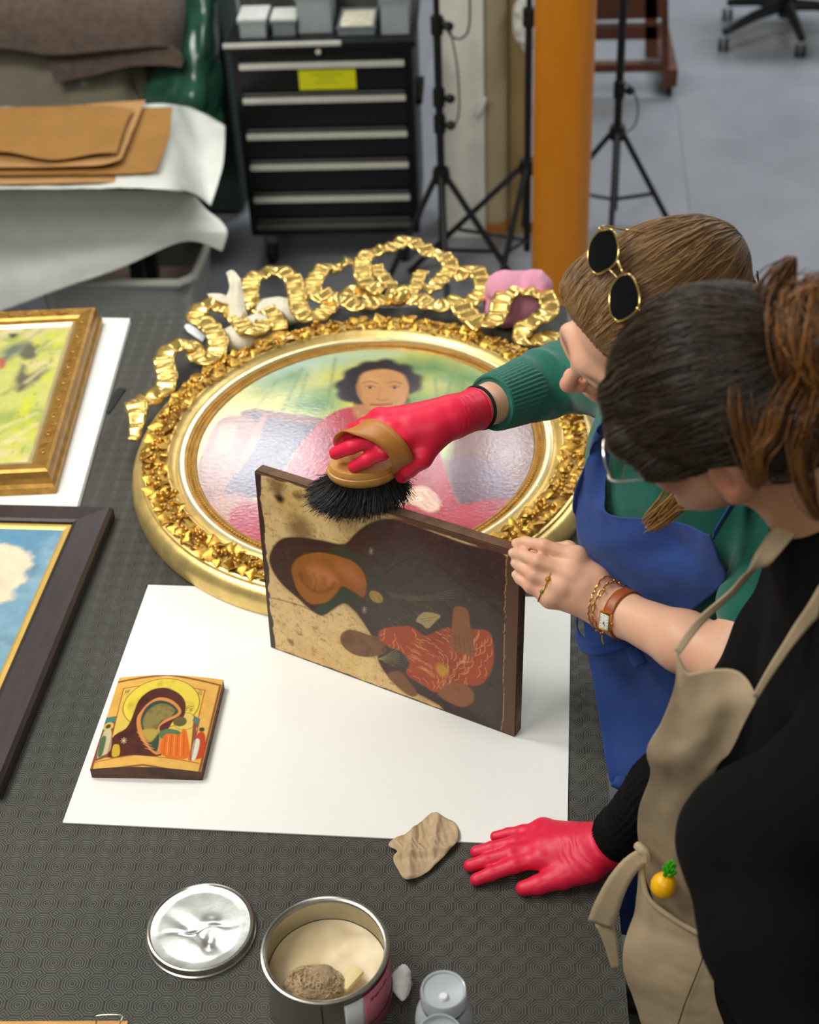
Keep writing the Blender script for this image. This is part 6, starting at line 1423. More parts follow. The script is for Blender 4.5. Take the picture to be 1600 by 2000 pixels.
# ---- black sweater
M_blk2 = mat('black_knit', (7, 7, 8), .92, spec=.2, var=.2, vscale=40, sheen=.0, bump=.3, bscale=500, bdist=.0012)
sB = SDF(); torso(sB, B_neck, B_shR, B_shL, B_chest, B_pel, .020)
cB = B_wrR+dB*.028
sB.chain([B_shR, B_elR*.5+B_shR*.5, B_elR], [.064, .056, .050], .03, .02); sB.chain([B_elR, B_elR*.5+cB*.5, cB], [.050, .046, .036], .02)
cL = B_wrL
sB.chain([B_shL, B_elL*.5+B_shL*.5, B_elL], [.078, .074, .068], .04, .03); sB.chain([B_elL, B_elL*.5+cL*.5, cL], [.068, .064, .050], .03)
sB.cap(B_neck+A3(.01, 0, -.03), B_neck+A3(.0, 0, .005), .066, .060, .03)
def knitB(V):
    t = (V-B_wrR)@dB; q = V-B_wrR-np.outer(t, dB); u = nrm(np.cross(dB, A3(0, 0, 1))); v = np.cross(dB, u); ang = np.arctan2(q@v, q@u)
    w = ((np.linalg.norm(q, axis=1) < .06) & (t > 0) & (t < .26)); rib = np.clip((t-.055)/.01, 0, 1)*.0016*np.sin(ang*30); sl_ = np.clip((.055-t)/.02, 0, 1)*.0022*np.sin(t*420+2*np.sin(ang))
    return V+nrm_rows(q)*(w*(rib+sl_))[:, None]+.005*np.stack([vnoise(V, 12, 1), vnoise(V, 12, 2), vnoise(V, 12, 3)], 1)
sdf_obj('sweater', sB, .0042, M_blk2, rootB, post=knitB)
legs(rootB, B_pel-A3(0, 0, .02), ((A3(.315, 1.27, 0), A3(.02, .085, -.06)), (A3(.355, 1.02, 0), A3(.03, -.085, -.06))), M_tr)
# ---- taupe apron
M_tau = mat('taupe_canvas', (174, 153, 122), .82, var=.10, vscale=24, sheen=.06, bump=.25, bscale=700, bdist=.0008)
bibB = zgrid([[(1319, 1277, 1.42), (1341, 1317, 1.405), (1388, 1309, 1.415), (1438, 1313, 1.42), (1473, 1358, 1.415)],
              [(1319, 1335, 1.385), (1333, 1392, 1.35), (1385, 1385, 1.375), (1432, 1372, 1.39), (1472, 1376, 1.405)],
              [(1292, 1410, 1.33), (1331, 1437, 1.32), (1380, 1432, 1.34), (1420, 1425, 1.35), (1452, 1414, 1.37)],
              [(1263, 1464, 1.29), (1300, 1490, 1.28), (1350, 1488, 1.29), (1390, 1482, 1.30), (1424, 1472, 1.32)],
              [(1270, 1515, 1.235), (1300, 1535, 1.225), (1335, 1540, 1.235), (1365, 1535, 1.25), (1396, 1512, 1.275)],
              [(1247, 1585, 1.165), (1280, 1595, 1.165), (1312, 1598, 1.175), (1340, 1595, 1.185), (1362, 1580, 1.205)],
              [(1248, 1655, 1.105), (1280, 1668, 1.105), (1312, 1675, 1.11), (1345, 1680, 1.12), (1362, 1685, 1.13)],
              [(1262, 1722, 1.065), (1300, 1735, 1.065), (1345, 1748, 1.07), (1390, 1750, 1.08), (1425, 1752, 1.09)],
              [(1290, 1800, 1.02), (1340, 1815, 1.025), (1390, 1825, 1.03), (1445, 1825, 1.035), (1490, 1800, 1.05)]])
sheet('apron_bib', patch(bibB, 12, 8), M_tau, rootB, .0024, wr=lambda G: creases(.0040, 11, 21, (1, 1, .5))(G)+creases(.0013, 32, 24, (1, 1, .6))(G))
pk = zgrid([[(1250, 1664, 1.112), (1263, 1747, 1.078), (1312, 1792, 1.062), (1384, 1832, 1.052), (1460, 1860, 1.052)],
            [(1237, 1772, 1.050), (1264, 1800, 1.048), (1312, 1830, 1.042), (1380, 1860, 1.038), (1460, 1886, 1.040)],
            [(1219, 1850, 1.002), (1262, 1872, .998), (1310, 1890, 1.002), (1370, 1908, 1.006), (1446, 1916, 1.014)],
            [(1223, 1908, .962), (1262, 1925, .962), (1305, 1938, .966), (1360, 1950, .974), (1432, 1945, .99)],
            [(1243, 1965, .915), (1275, 1975, .922), (1310, 1985, .928), (1355, 1990, .940), (1416, 1980, .96)],
            [(1275, 2060, .84), (1300, 2065, .85), (1330, 2070, .86), (1365, 2070, .87), (1420, 2060, .89)]])
sheet('apron_pocket', patch(pk, 12, 10), M_tau, rootB, .0026, wr=lambda G: creases(.0052, 10, 22, (.4, .4, 1))(G)+creases(.0013, 30, 25, (.6, .6, 1))(G))
hem = cr(pk[0], 10); MB().tube(hem-_fw*.0012, .0032, 8).build('pocket_hem', M_tau, rootB)
# seam down the pocket
MB().tube([PZ(1379, 1842, 1.0505), PZ(1370, 1880, 1.0265), PZ(1352, 1925, .9945), PZ(1338, 1960, .966), PZ(1325, 2000, .93)], .0008, 5).build('pocket_seam', mat('seam_thread', (64, 50, 34), .9), rootB)
strip('apron_strap', [PZ(1322, 1274, 1.421), PZ(1368, 1213, 1.445), PZ(1430, 1157, 1.475), PZ(1462, 1120, 1.505), PZ(1495, 1085, 1.54), A3(.30, 1.30, 1.60)], [.008, .010, .014, .024, .028, .028], M_tau, rootB, camv(1, .5, .0))
strip('apron_strap', [PZ(1475, 1362, 1.417), PZ(1508, 1306, 1.445), PZ(1558, 1232, 1.475), PZ(1612, 1160, 1.51), A3(.33, 1.22, 1.60)], [.006, .010, .020, .030, .03], M_tau, rootB, camv(1, -.2, .0))
strip('apron_tie', [PZ(1262, 1668, 1.113), PZ(1232, 1690, 1.108), PZ(1206, 1726, 1.09), PZ(1186, 1770, 1.06), PZ(1172, 1806, 1.03)], [.018, .022, .026, .030, .030], M_tau, rootB, camv(.8, -.5, 0))
strip('apron_tie', [PZ(1178, 1800, 1.03), PZ(1190, 1830, 1.01), PZ(1198, 1865, .985), PZ(1203, 1892, .965)], [.020, .018, .014, .010], M_tau, rootB, camv(1, 0, 0))
MB().tube(cr([PZ(1246, 1652, 1.118), PZ(1254, 1660, 1.122), PZ(1262, 1668, 1.12), PZ(1262, 1682, 1.112)], 5), .0055, 8).build('apron_knot', M_tau, rootB)
# ================================================================ hair, spectacles, jewellery, brush
def tubes(name, P, r, C, m, root, sides=3):
    """many thin strands at once: P (n,k,3), r (n,) or (n,k), C (n,3)"""
    n, k, _ = P.shape; r = np.broadcast_to(np.asarray(r, float).reshape(n, -1), (n, k))
    T = np.gradient(P, axis=1); T /= np.linalg.norm(T, axis=2, keepdims=True)+1e-9
    ref = np.array([.31, .57, .76]); u = np.cross(T, ref); u /= np.linalg.norm(u, axis=2, keepdims=True)+1e-9; v = np.cross(T, u)
    V = np.stack([P+r[..., None]*(math.cos(2*PI*s/sides)*u+math.sin(2*PI*s/sides)*v) for s in range(sides)], 2)
    idx = np.arange(n*k*sides).reshape(n, k, sides); Q = []
    for s in range(sides):
        s2 = (s+1) % sides; Q.append(np.stack([idx[:, :-1, s], idx[:, :-1, s2], idx[:, 1:, s2], idx[:, 1:, s]], -1).reshape(-1, 4))
    o = fast_obj(name, V.reshape(-1, 3), np.concatenate(Q), m, root)
    set_col(o, np.repeat(C, k*sides, 0)); o['kind'] = 'stuff'; return o
def groom(f, seeds, target, n, steps, step, off, wav=0.0, jit=.25, gather=1.0):
    """strands that start on the hair surface and run over it towards the tie"""
    p = seeds[rng.randint(0, len(seeds), n)].copy(); out = [p.copy()]; o_ = rng.uniform(off[0], off[1], n)
    side = rng.normal(size=(n, 3))*jit
    for s in range(steps):
        g = grad(f, p, .003); d = target-p; L_ = np.linalg.norm(d, axis=1, keepdims=True); d = d/(L_+1e-9)*gather
        d = d+side*.35+.35*np.stack([vnoise(p, 22, a) for a in (3, 4, 5)], 1)*(wav+.3); d = d-g*(d*g).sum(1, keepdims=True); d /= np.linalg.norm(d, axis=1, keepdims=True)+1e-9
        p = p+d*np.minimum(step, L_*.5); g = grad(f, p, .003); dist = f(p); want = o_*np.sin(PI*(s+1)/(steps+1))+.0002
        p = p+g*(want-dist)[:, None]; out.append(p.copy())
    return np.stack(out, 1)
M_hair = mat('hair_strands', attr='Col', rough=.38, spec=.45, var=.08, vscale=90, sheen=.0)
def palette(n, cols): 
    c = np.array([lin(x)[:3] for x in cols]); w = rng.dirichlet(np.ones(len(cols))*.7, n); return w@c
def strand_cols(V, H, M, cols, f=160, sd=3):
    l = (V-H)@M.T; ang = np.arctan2(l[:, 0], l[:, 2]-.0); n = vnoise(np.stack([ang*2.2, l[:, 1]*1.2, 0*ang], 1), f/16, sd, 4)*.5+.5
    a, b = np.array(lin(cols[0])[:3]), np.array(lin(cols[1])[:3]); return a*(1-n[:, None])+b*n[:, None]
# ---- brown hair of the woman at the back
hA = SDF(); pl = lambda l, f, t: HA+np.array([l, f, t])@MA
hA.ell(pl(0, -.016, .036), (.0880, .1050, .0960), MA, .02); hA.ell(pl(0, -.055, .005), (.075, .075, .085), MA, .03); hA.ell(pl(0, -.085, .050), (.050, .055, .050), MA, .03)
hA.ell(pl(-.040, .036, .046), (.043, .042, .046), MA, .04)
hA.plane(pl(0, .068, .060), np.array([0, .86, -.50])@MA, .012)
hA.ell(pl(.085, .020, -.060), (.04, .06, .045), MA, .015, True); hA.ell(pl(-.085, .020, -.060), (.04, .06, .045), MA, .015, True)
hb = hA.bounds(.01); VA, QA = nets(hA, hb[0], hb[1], .0034)
hairA = fast_obj('hair', VA, QA, M_hair, rootA); set_col(hairA, strand_cols(VA, HA, MA, ((86, 60, 34), (136, 102, 66))))
loc = (VA-HA)@MA.T; seeds = VA[(loc[:, 2] > -.055) & (hA(VA+0) < .002)]
tieA = pl(0, -.155, .045)
P_ = groom(hA, seeds, tieA, 2600, 11, .0085, (.0003, .0032), .5, .22)
tubes('hair_strands', P_, rng.uniform(.00035, .00085, 2600), palette(2600, ((84, 60, 36), (142, 108, 70), (172, 138, 96), (112, 82, 50))), M_hair, hairA)
fr_ = VA[(loc[:, 1] > .045) & (loc[:, 2] > .02)]
P_ = groom(hA, fr_, tieA, 700, 13, .0095, (.0004, .0028), .5, .2)
tubes('front_strands', P_, rng.uniform(.0003, .0007, 700), palette(700, ((150, 116, 74), (176, 140, 96), (112, 80, 50))), M_hair, hairA)
# ponytail brought over the left shoulder, with pale ends
base = pl(.03, -.13, -.02); ctrl = [base, pl(.10, -.10, -.12), PD(1400, 920, 1.66), PD(1345, 955, 1.69), PD(1305, 996, 1.715), PD(1272, 1024, 1.735)]
C0 = cr(ctrl, 6); n = 260; offs = rng.normal(size=(n, 1, 3))*.0085; env = np.interp(np.linspace(0, 1, len(C0)), [0, .3, .75, 1], [1.2, 1.1, .75, .5])[None, :, None]
P_ = C0[None]+offs*env+.0025*np.sin(np.linspace(0, 9, len(C0))[None, :, None]+offs*900)
tubes('ponytail', P_, rng.uniform(.0004, .0009, n), palette(n, ((150, 108, 56), (206, 160, 92), (120, 84, 46))), M_hair, hairA)
# ---- dark hair of the woman in front, gathered in a loose bun
hB = SDF(); pq = lambda l, f, t: HBd+np.array([l, f, t])@MBd
hB.ell(pq(0, -.014, .036), (.0860, .1060, .0990), MBd, .02); hB.ell(pq(0, -.055, .0), (.074, .072, .075), MBd, .03)
hB.plane(pq(0, .076, .030), np.array([0, .75, -.66])@MBd, .012)
for s in (-1, 1): hB.ell(pq(s*.088, -.014, -.040), (.034, .052, .050), MBd, .012, True)
for s in (1, -1): hB.chain([pq(s*.03, .080, .075), pq(s*.062, .072, .040), pq(s*.074, .050, .012), pq(s*.078, .024, .006)], [.010, .013, .011, .006], .015)
hb = hB.bounds(.01); VB, QB = nets(hB, hb[0], hb[1], .0036)
hairB = fast_obj('hair', VB, QB, M_hair, rootB); set_col(hairB, strand_cols(VB, HBd, MBd, ((22, 16, 11), (52, 42, 30)), sd=8))
bunc = pq(-.004, -.128, .062)
loc = (VB-HBd)@MBd.T; seeds = VB[loc[:, 2] > -.05]
P_ = groom(hB, seeds, bunc, 2600, 12, .0088, (.0003, .0040), .8, .25)
tubes('hair_strands', P_, rng.uniform(.0004, .0010, 2600), palette(2600, ((26, 19, 13), (58, 46, 34), (88, 74, 56), (40, 28, 18))), M_hair, hairB)
bf = SDF(); bf.ell(bunc, (.046, .040, .050), MBd, 0)
for k in range(9):
    a = 2*PI*k/9; c = bunc+np.array([.030*math.cos(a), -.012+.01*math.sin(3*a), .034*math.sin(a)])@MBd; bf.ell(c, (.020, .024, .020), MBd, .008)
vb, qb = nets(bf, *bf.bounds(.01), .0036); bun = fast_obj('hair_bun', vb, qb, M_hair, rootB); set_col(bun, strand_cols(vb, bunc, MBd, ((26, 16, 9), (70, 44, 22)), sd=12))
n = 620; t = np.linspace(0, 1, 16); a0 = rng.uniform(0, 2*PI, n); R0 = rng.uniform(.030, .058, n); tw = rng.uniform(1.4, 3.4, n)*rng.choice([-1, 1], n); ax = nrm_rows(rng.normal(size=(n, 3))*A3(.5, 1, .5)+A3(0, -1.2, 0))
u = nrm_rows(np.cross(ax, A3(.2, .3, .9))); v = np.cross(ax, u); ang = a0[:, None]+tw[:, None]*t[None]
P_ = (R0[:, None]*np.cos(ang))[..., None]*u[:, None]+(R0[:, None]*np.sin(ang))[..., None]*v[:, None]+(rng.normal(size=(n, 1))*.014+.022*(t-.5)[None])[..., None]*ax[:, None]
P_ = bunc+np.einsum('nki,ij->nkj', P_*A3(1, .85, 1.05), MBd)+.002*rng.normal(size=(n, 1, 3))
tubes('bun_strands', P_, rng.uniform(.0005, .0011, n), palette(n, ((40, 24, 12), (120, 76, 34), (168, 112, 54), (70, 42, 20))), M_hair, bun)  # orange-brown tones put lit hair into the strand colours, curls below too
def lock(name, pts, n, spread, cols, rad=(.0005, .0010), taper=(1, 1, .5)):
    C0 = cr(pts, 6); k = len(C0); env = np.interp(np.linspace(0, 1, k), np.linspace(0, 1, len(taper)), taper)[None, :, None]; of = rng.normal(size=(n, 1, 3))*spread
    tubes(name, C0[None]+of*env+.0012*np.sin(np.linspace(0, 7, k)[None, :, None]+of*700), rng.uniform(*rad, n), palette(n, cols), M_hair, bun)
lock('upright_tuft', [PD(1530, 690, 1.375), PD(1515, 640, 1.365), PD(1512, 590, 1.36), PD(1526, 548, 1.36), PD(1549, 507, 1.365)], 260, .0105, ((40, 24, 12), (120, 76, 34), (70, 42, 20)), taper=(1, .9, .8, .55, .10))
lock('hanging_curl', [PD(1560, 730, 1.33), PD(1520, 790, 1.325), PD(1500, 850, 1.33), PD(1478, 890, 1.335), PD(1490, 940, 1.345)], 90, .0075, ((150, 98, 46), (96, 60, 28), (54, 32, 16)), taper=(.8, 1, .8, .6, .2))
lock('hanging_curl', [PD(1450, 720, 1.34), PD(1440, 780, 1.335), PD(1452, 840, 1.34), PD(1470, 900, 1.35), PD(1476, 950, 1.36)], 80, .006, ((150, 98, 46), (96, 60, 28), (54, 32, 16)), taper=(.6, 1, .9, .7, .2))
lock('hanging_curl', [PD(1600, 760, 1.32), PD(1580, 820, 1.31), PD(1560, 890, 1.32), PD(1575, 960, 1.33), PD(1600, 1010, 1.34)], 90, .007, ((130, 84, 40), (80, 50, 24), (40, 24, 14)), taper=(.8, 1, .8, .6, .2))
lock('loose_wisp', [PD(1560, 640, 1.36), PD(1578, 600, 1.36), PD(1610, 588, 1.36), PD(1650, 600, 1.37)], 12, .004, ((60, 40, 22), (90, 60, 30)), taper=(.5, 1, 1))
MB().tube(ringpts(bunc+np.array([0, .030, -.006])@MBd, nrm(np.array([0, 1, -.2])@MBd), .030), .005, 8, closed=True).build('hair_tie', mat('black_elastic', (12, 12, 12), .8), bun)
# ---- sunglasses pushed up on the brown hair
M_goldw = mat('gold_wire', (232, 196, 118), .22, .95, var=.08, vscale=60)
M_lens = mat('black_lens', (9, 11, 14), .06, spec=.6, var=.02)
def hit(f, x, y, d0=1.4, d1=2.2):
    ds = np.linspace(d0, d1, 400); X = CAM+ray(x, y)[None]*ds[:, None]; v = f(X); i = np.argmax(v < 0); return ds[i]
class Cat:
    def __init__(s, *f): s.f = f
    def __call__(s, X): return np.min([g(X) for g in s.f], axis=0)
cA = Cat(hA, bA)
L1 = [(1178, 449), (1195, 449), (1205, 467), (1208, 491), (1202, 514), (1185, 528), (1165, 535), (1151, 521), (1148, 498), (1153, 474), (1165, 457)]
L2 = [(1219, 536), (1232, 538), (1244, 558), (1249, 579), (1246, 602), (1229, 619), (1208, 627), (1195, 616), (1190, 592), (1193, 565), (1205, 545)]
d1, d2 = hit(hA, 1190, 495), hit(hA, 1220, 580); c1 = PD(1180, 491, d1-.030); c2 = PD(1221, 580, d2-.020)
ax_ = nrm(c2-c1); sn = camv(-.60, -.32, .73); sn = nrm(sn-ax_*(sn@ax_))
def onplane(x, y):
    d = ray(x, y); return CAM+d*(((c1+c2)/2-CAM)@sn/(d@sn))
sg = empty('sunglasses', tuple((c1+c2)/2), 'gold wire sunglasses with black lenses pushed up on the brown hair', 'sunglasses')
for Lp in (L1, L2):
    P = cr(np.array([onplane(*q) for q in Lp]), 5, True); f = MB().tube(P, .0013, 8, closed=True).build('rim', M_goldw, sg)
    c = P.mean(0); rings_ = [c+(P-c)*s_+sn*(.0006*(1-s_**2)) for s_ in (.02, .4, .7, .985)]; back = [q-sn*.0016 for q in rings_[::-1]]
    loft(rings_+back, 'lens', M_lens, f, cap0=True, cap1=True)
MB().tube(cr([onplane(1206, 507), onplane(1211, 514)+sn*.003, onplane(1217, 526)+sn*.003, onplane(1219, 537)], 6), .0014, 8).build('bridge', M_goldw, sg)
MB().tube(cr([onplane(1190, 526), onplane(1200, 535)+sn*.002, onplane(1207, 546)], 6), .0010, 8).build('nose_bar', M_goldw, sg)
for h0, path in (((1172, 447), ((1180, 440), (1215, 448), (1255, 452))), ((1246, 603), ((1254, 612), (1280, 628), (1320, 650)))):
    pts = [onplane(*h0), onplane(*path[0])-sn*.003]+[PD(x, y, hit(cA, x, min(y+26, 640) if y < 500 else y)-.004+(.012 if y < 500 else 0)) for x, y in path[1:]]
    MB().tube(cr(pts, 6), .0012, 8).build('temple', M_goldw, sg); MB().sphere(onplane(*h0), .0026, 8, 6).build('hinge', M_goldw, sg)
# ---- spectacles worn by the woman in front
M_silv = mat('silver_wire', (206, 204, 196), .25, .9); M_clear = mat('tinted_lens', (196, 222, 214), .04, var=.0, trans=1.0, spec=.5, ior=1.12)
gl = empty('spectacles', tuple(pq(0, .11, 0)), 'thin silver spectacles with clear lenses worn by the dark-haired woman', 'glasses')
for s in (1, -1):
    cen = np.array([s*.034, .112, -.010]); P = np.array([pq(*(cen+np.array([.027*math.cos(a)*(1 if True else 1), -.004*(math.cos(a)*s > 0)*abs(math.cos(a)), .024*math.sin(a)]))) for a in np.arange(36)*2*PI/36])
    f = MB().tube(P, .0012, 8, closed=True).build('rim', M_silv, gl); c = P.mean(0); fn_ = MBd[1]
    loft([c+(P-c)*s_ for s_ in (.02, .5, .98)]+[c+(P-c)*s_-fn_*.0012 for s_ in (.98, .5, .02)], 'lens', M_clear, f, cap0=True, cap1=True)
    MB().tube(cr([pq(s*.061, .110, -.006), pq(s*.068, .105, -.006), pq(s*.072, .090, -.006), pq(s*.0775, .030, -.002), pq(s*.0765, .004, .003), pq(s*.0735, -.012, .006)], 6), .0011, 8).build('temple', M_silv, gl)
    MB().sphere(pq(s*.066, .107, -.006), .0022, 8, 6).build('hinge', M_silv, gl)
MB().tube(cr([pq(.009, .114, -.006), pq(.0, .117, -.002), pq(-.009, .114, -.006)], 6), .0012, 8).build('bridge', M_silv, gl)
# ---- brush with leather strap
Cb = PZ(709, 904, 1.288); br_ = empty('dusting_brush', tuple(Cb-A3(0, 0, .02)), 'oval wooden brush with black bristles and tan leather strap in the red gloved hand', 'brush')
M_blockw = mat('brush_wood', (190, 138, 70), .42, var=.14, vscale=26, stretch=(1, 5, 1))
e1 = nrm(A3(1, .18, 0)); e2 = np.cross(n_up, e1); Mbk = np.stack([e1, e2, n_up])
def oval_lathe(prof, nm, m, par): 
    mb = MB(); mb.lathe([(r_, z_) for r_, z_ in prof], (0, 0, 0), 48, a=.72, cap=True); mb.V[-1] = mb.V[-1]@Mbk+Cb; return mb.build(nm, m, par)
oval_lathe([(.0, -.020), (.046, -.020), (.0495, -.016), (.0515, -.010), (.0505, -.006), (.048, -.005), (.0485, -.003), (.047, .0), (.046, .003), (.030, .0045), (0, .005)], 'block', M_blockw, br_)
n = 7500; a = rng.uniform(0, 2*PI, n); q = np.sqrt(rng.uniform(.25, 1, n)); outw = np.stack([np.cos(a), .75*np.sin(a), 0*a], 1)
st = outw*(q*.046)[:, None]+A3(0, 0, -.019); fl_ = (.009+.017*q**2)*rng.uniform(.7, 1.3, n); ln = rng.uniform(.030, .046, n)
k = 6; t = np.linspace(0, 1, k); P_ = st[:, None]+outw[:, None]*(fl_[:, None]*t[None]**1.3)[..., None]+A3(0, 0, -1)*(ln[:, None]*(t-.18*t**2*q[:, None]))[..., None]+.0034*rng.normal(size=(n, 1, 3))*t[None, :, None]+.0016*np.sin(4*t[None, :, None]+9*rng.normal(size=(n, 1, 3)))*t[None, :, None]
P_ = P_+A3(-.010, -.004, 0)*(t**2)[None, :, None]
P_ = np.einsum('nki,ij->nkj', P_, Mbk)+Cb
M_bri = mat('black_bristle', attr='Col', rough=.45, spec=.4, var=.05)
tubes('bristles', P_, np.interp(t, [0, 1], [.00055, .00030])[None].repeat(n, 0), palette(n, ((10, 10, 10), (24, 23, 22), (44, 42, 40))), M_bri, br_)
M_leather = mat('tan_leather', (176, 112, 44), .48, var=.14, vscale=22, bump=.15, bscale=120)
fd = nrm(RH['middle'][3]-RH['middle'][0])
strip('leather_strap', [PD(672, 858, 2.066), PD(676, 846, 2.045), PD(697, 834, 2.020), PD(735, 842, 2.000), PD(768, 868, 1.996), PD(786, 898, 2.012), PD(786, 922, 2.050)], .030, M_leather, br_, fd, .0026)
# ---- watch, bracelet, rings, wrist band
def skinr(f, c, dirs, r0=.004, r1=.06):
    """distance from a point on the limb axis to the skin, for each direction"""
    rs = np.linspace(r0, r1, 240); X = c+dirs[:, None]*rs[None, :, None]; v = f(X.reshape(-1, 3)).reshape(len(dirs), -1); return rs[np.argmax(v > 0, axis=1)]
def skinring(f, c, d, gap, n=40, amax=1.0):
    u = nrm(np.cross(d, A3(0, 0, 1) if abs(d[2]) < .9 else A3(1, 0, 0))); v = np.cross(d, u); a = np.arange(n)*2*PI/n
    D_ = np.cos(a)[:, None]*u+np.sin(a)[:, None]*v; r = skinr(f, c, D_); r = np.minimum(r, np.median(r)*1.18); return c+D_*(r+gap)[:, None]
dF = nrm(A_elL-A_wrL); cW = A_wrL+dF*.022
M_strapw = mat('brown_strap', (150, 74, 26), .4, var=.1); M_gd = mat('yellow_gold', (228, 172, 82), .2, .95, var=.06, vscale=80)
nW = nrm(-_fw-dF*(-_fw@dF)); down = nrm(np.cross(dF, nW)); down = down if down@(-_U) > 0 else -down
nF = nrm(nW*.86+down*.5); tF = nrm(np.cross(dF, nF))
wt = empty('wrist_watch', tuple(cW), 'rectangular gold wrist watch on a brown leather strap, on the bare left wrist', 'watch')
aa = np.linspace(-PI, PI, 49); Dw = np.cos(aa)[:, None]*nF+np.sin(aa)[:, None]*tF
G = np.stack([cW+dF*b+Dw*(skinr(bA, cW+dF*b, Dw)+.0012)[:, None] for b in (-.0075, -.0038, 0, .0038, .0075)], 1); rW = skinr(bA, cW, nF[None])[0]+.001; sheet('strap', G, M_strapw, wt, .002)
fc = cW+nF*(rW+.0018)
def obox(c, ex, ey, ez, sx, sy, sz, bev, nm, m, par):
    mb = MB(); mb.box((-sx/2, -sy/2, -sz/2), (sx/2, sy/2, sz/2), bev); mb.V[-1] = c+mb.V[-1]@np.stack([ex, ey, ez]); return mb.build(nm, m, par)
cs_ = obox(fc, dF, tF, nF, .0175, .0250, .0052, .0014, 'case', M_gd, wt)
obox(fc+nF*.0024, dF, tF, nF, .0140, .0200, .0012, .0003, 'dial', mat('silver_dial', (224, 222, 214), .25), cs_)
mb = MB(); MI = np.stack([dF, tF, nF])
for x, y, sx, sy in [(a_, b_, .0006, .0015) for a_ in (-.0055, 0, .0055) for b_ in (-.0082, .0082)]+[(a_, b_, .0015, .0006) for a_ in (-.0055, .0055) for b_ in (-.0042, 0, .0042)]:
    w = MB(); w.box((x-sx/2, y-sy/2, .00295), (x+sx/2, y+sy/2, .0032)); mb.add(w.V[0]@MI+fc, w.F)
mb.build('hour_marks', mat('dial_black', (30, 30, 34), .5), cs_)
MB().tube([fc+nF*.0034, fc+nF*.0034+dF*.002+tF*.0058], .0004, 5).build('hand', MATS['dial_black'], cs_); MB().tube([fc+nF*.0034, fc+nF*.0034-dF*.0012+tF*.0036], .0005, 5).build('hand', MATS['dial_black'], cs_)
MB().lathe([(0, 0), (.0016, 0), (.0016, .0022), (0, .0026)], fc+dF*.0087, 10, M=np.stack([tF, nF, dF]).T).build('crown', M_gd, cs_)
bc_ = A_wrL+dF*.0035; bl_ = empty('chain_bracelet', tuple(bc_), 'gold link bracelet worn beside the wrist watch', 'bracelet')
n = 22; mb = MB()
for k in range(n):
    x = 2*PI*k/n; rad = math.cos(x)*nF+math.sin(x)*tF; tan = -math.sin(x)*nF+math.cos(x)*tF; c = bc_+rad*(skinr(bA, bc_, rad[None])[0]+.0022)+dF*.0012*math.sin(5*x); s2 = dF if k % 2 else nrm(dF*.5+rad*.87)
    ph = np.arange(14)*2*PI/14; mb.tube(c+(.0054*np.cos(ph))[:, None]*tan+(.0030*np.sin(ph))[:, None]*s2, .00085, 6, closed=True)
mb.build('links', M_gd, bl_)
mb = MB(); ph = np.arange(120)*2*PI/120; Db = np.cos(ph)[:, None]*nF+np.sin(ph)[:, None]*tF; mb.tube(bc_-dF*.0062+Db*(skinr(bA, bc_-dF*.0062, Db)+.001)[:, None]+dF*(.0010*np.sin(ph*30))[:, None], .0009, 5, closed=True); mb.build('fine_chain', M_gd, bl_)
e0 = bc_+tF*.0300*np.sign(tF@(-_U))*.92+nF*.014; MB().tube([e0, e0-_U*.010+_R*-.002, e0-_U*.017+_R*.001], .0010, 6).build('clasp', M_gd, bl_)
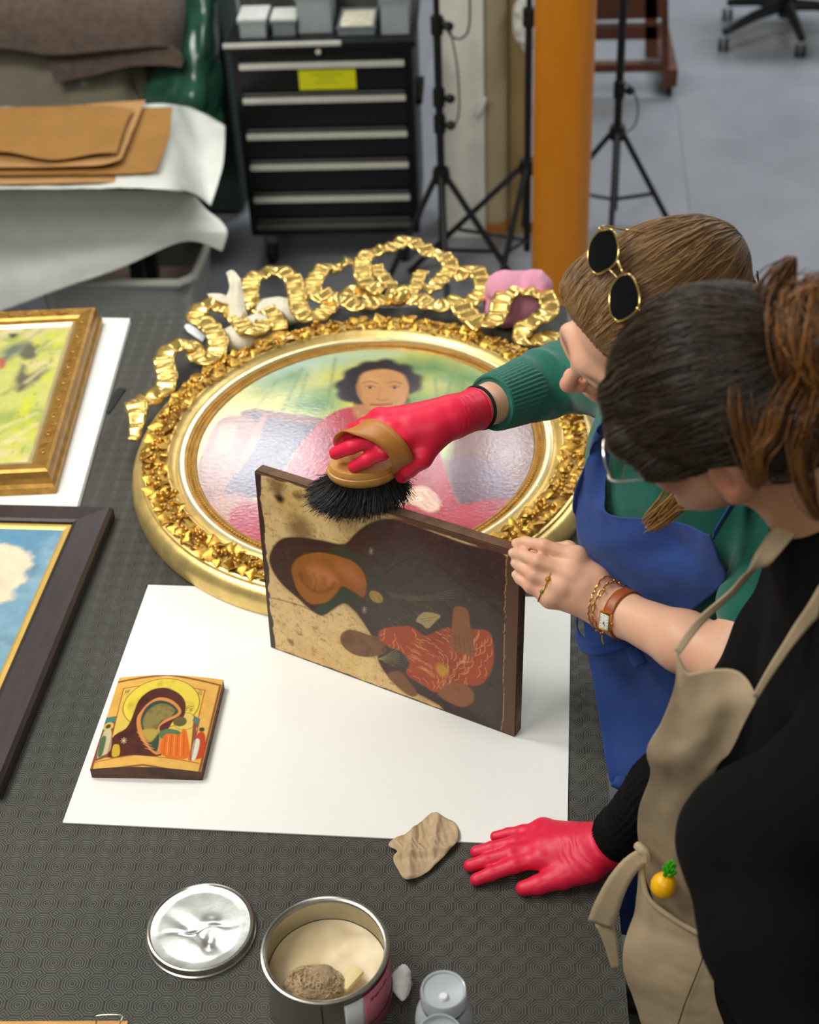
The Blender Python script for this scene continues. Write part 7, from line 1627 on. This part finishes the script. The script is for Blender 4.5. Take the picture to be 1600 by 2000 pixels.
def fring(fi, tpos, label, gemcol, name_m, gr, rr_=.0106):
    a, b = LH[fi][0], LH[fi][1]; c = a+(b-a)*tpos; d = nrm(b-a); r_ = empty('finger_ring', tuple(c), label, 'ring')
    MB().tube(skinring(bA, c, d, .0004), .0011, 8, closed=True).build('band', M_gd, r_)
    up = nrm(-_fw-d*(-_fw@d)); rr_ = skinr(bA, c, up[None])[0]; g = c+up*(rr_+.001)+nrm(np.cross(d, up))*.002; MB().sphere(g, gr, 10, 8).build('gem', mat(name_m, gemcol, .1, spec=.8), r_); MB().tube(ringpts(g-up*.0006, up, gr+.0006, 14), .0006, 5, closed=True).build('setting', M_gd, r_)
fring('ring', .50, 'gold ring with an amber stone on the ring finger of the bare hand', (170, 110, 30), 'amber_gem', .0030)
fring('pinky', .42, 'small gold ring with a green stone on the little finger of the bare hand', (10, 120, 70), 'emerald_gem', .0022, .0098)
o = MB().tube(skinring(bA, A_wrR+dA*.0455, dA, .0012), .0024, 8, closed=True).build('wrist_band', MATS['black_elastic']); tag(o, 'thin black elastic band on the wrist above the brushing red glove', 'band')
# ---- pineapple ornament in the apron pocket
pc = PZ(1296, 1729, 1.092); pn = empty('toy_pineapple', tuple(pc), 'small yellow plastic pineapple with green leaves in the taupe apron pocket', 'ornament')
pu = nrm(_U*.86+_R*.24-_fw*.35)
pm = MB(); pm.sphere((0, 0, 0), 1.0, 28, 20); Vp = pm.V[0]; lat = np.arcsin(np.clip(Vp[:, 2], -1, 1)); lon = np.arctan2(Vp[:, 1], Vp[:, 0]); bump_ = 1+.03*np.cos(lon*9+lat*7)*np.cos(lon*9-lat*7)
ux = nrm(np.cross(pu, A3(0, 0, 1) if abs(pu[2]) < .9 else A3(1, 0, 0))); uy = np.cross(pu, ux); pm.V[0] = pc+(Vp*bump_[:, None]*A3(.0148, .0148, .0160))@np.stack([ux, uy, pu])
pm.build('fruit', mat('yellow_plastic', (246, 184, 12), .35, var=.06, vscale=60, sss=.1), pn)
M_leafg = mat('green_plastic', (62, 176, 24), .4, var=.15, vscale=60)
for k in range(22):
    lv = k/22; az = k*2.4; d = nrm(pu*(.35+.9*lv)+(math.cos(az)*ux+math.sin(az)*uy)*(1-.7*lv)); b = pc+pu*(.0135+.010*lv)
    MB().tube([b, b+d*.006, b+d*.011+pu*.0015], [.0022, .0026, .0006], 6).build('leaf', M_leafg, pn)
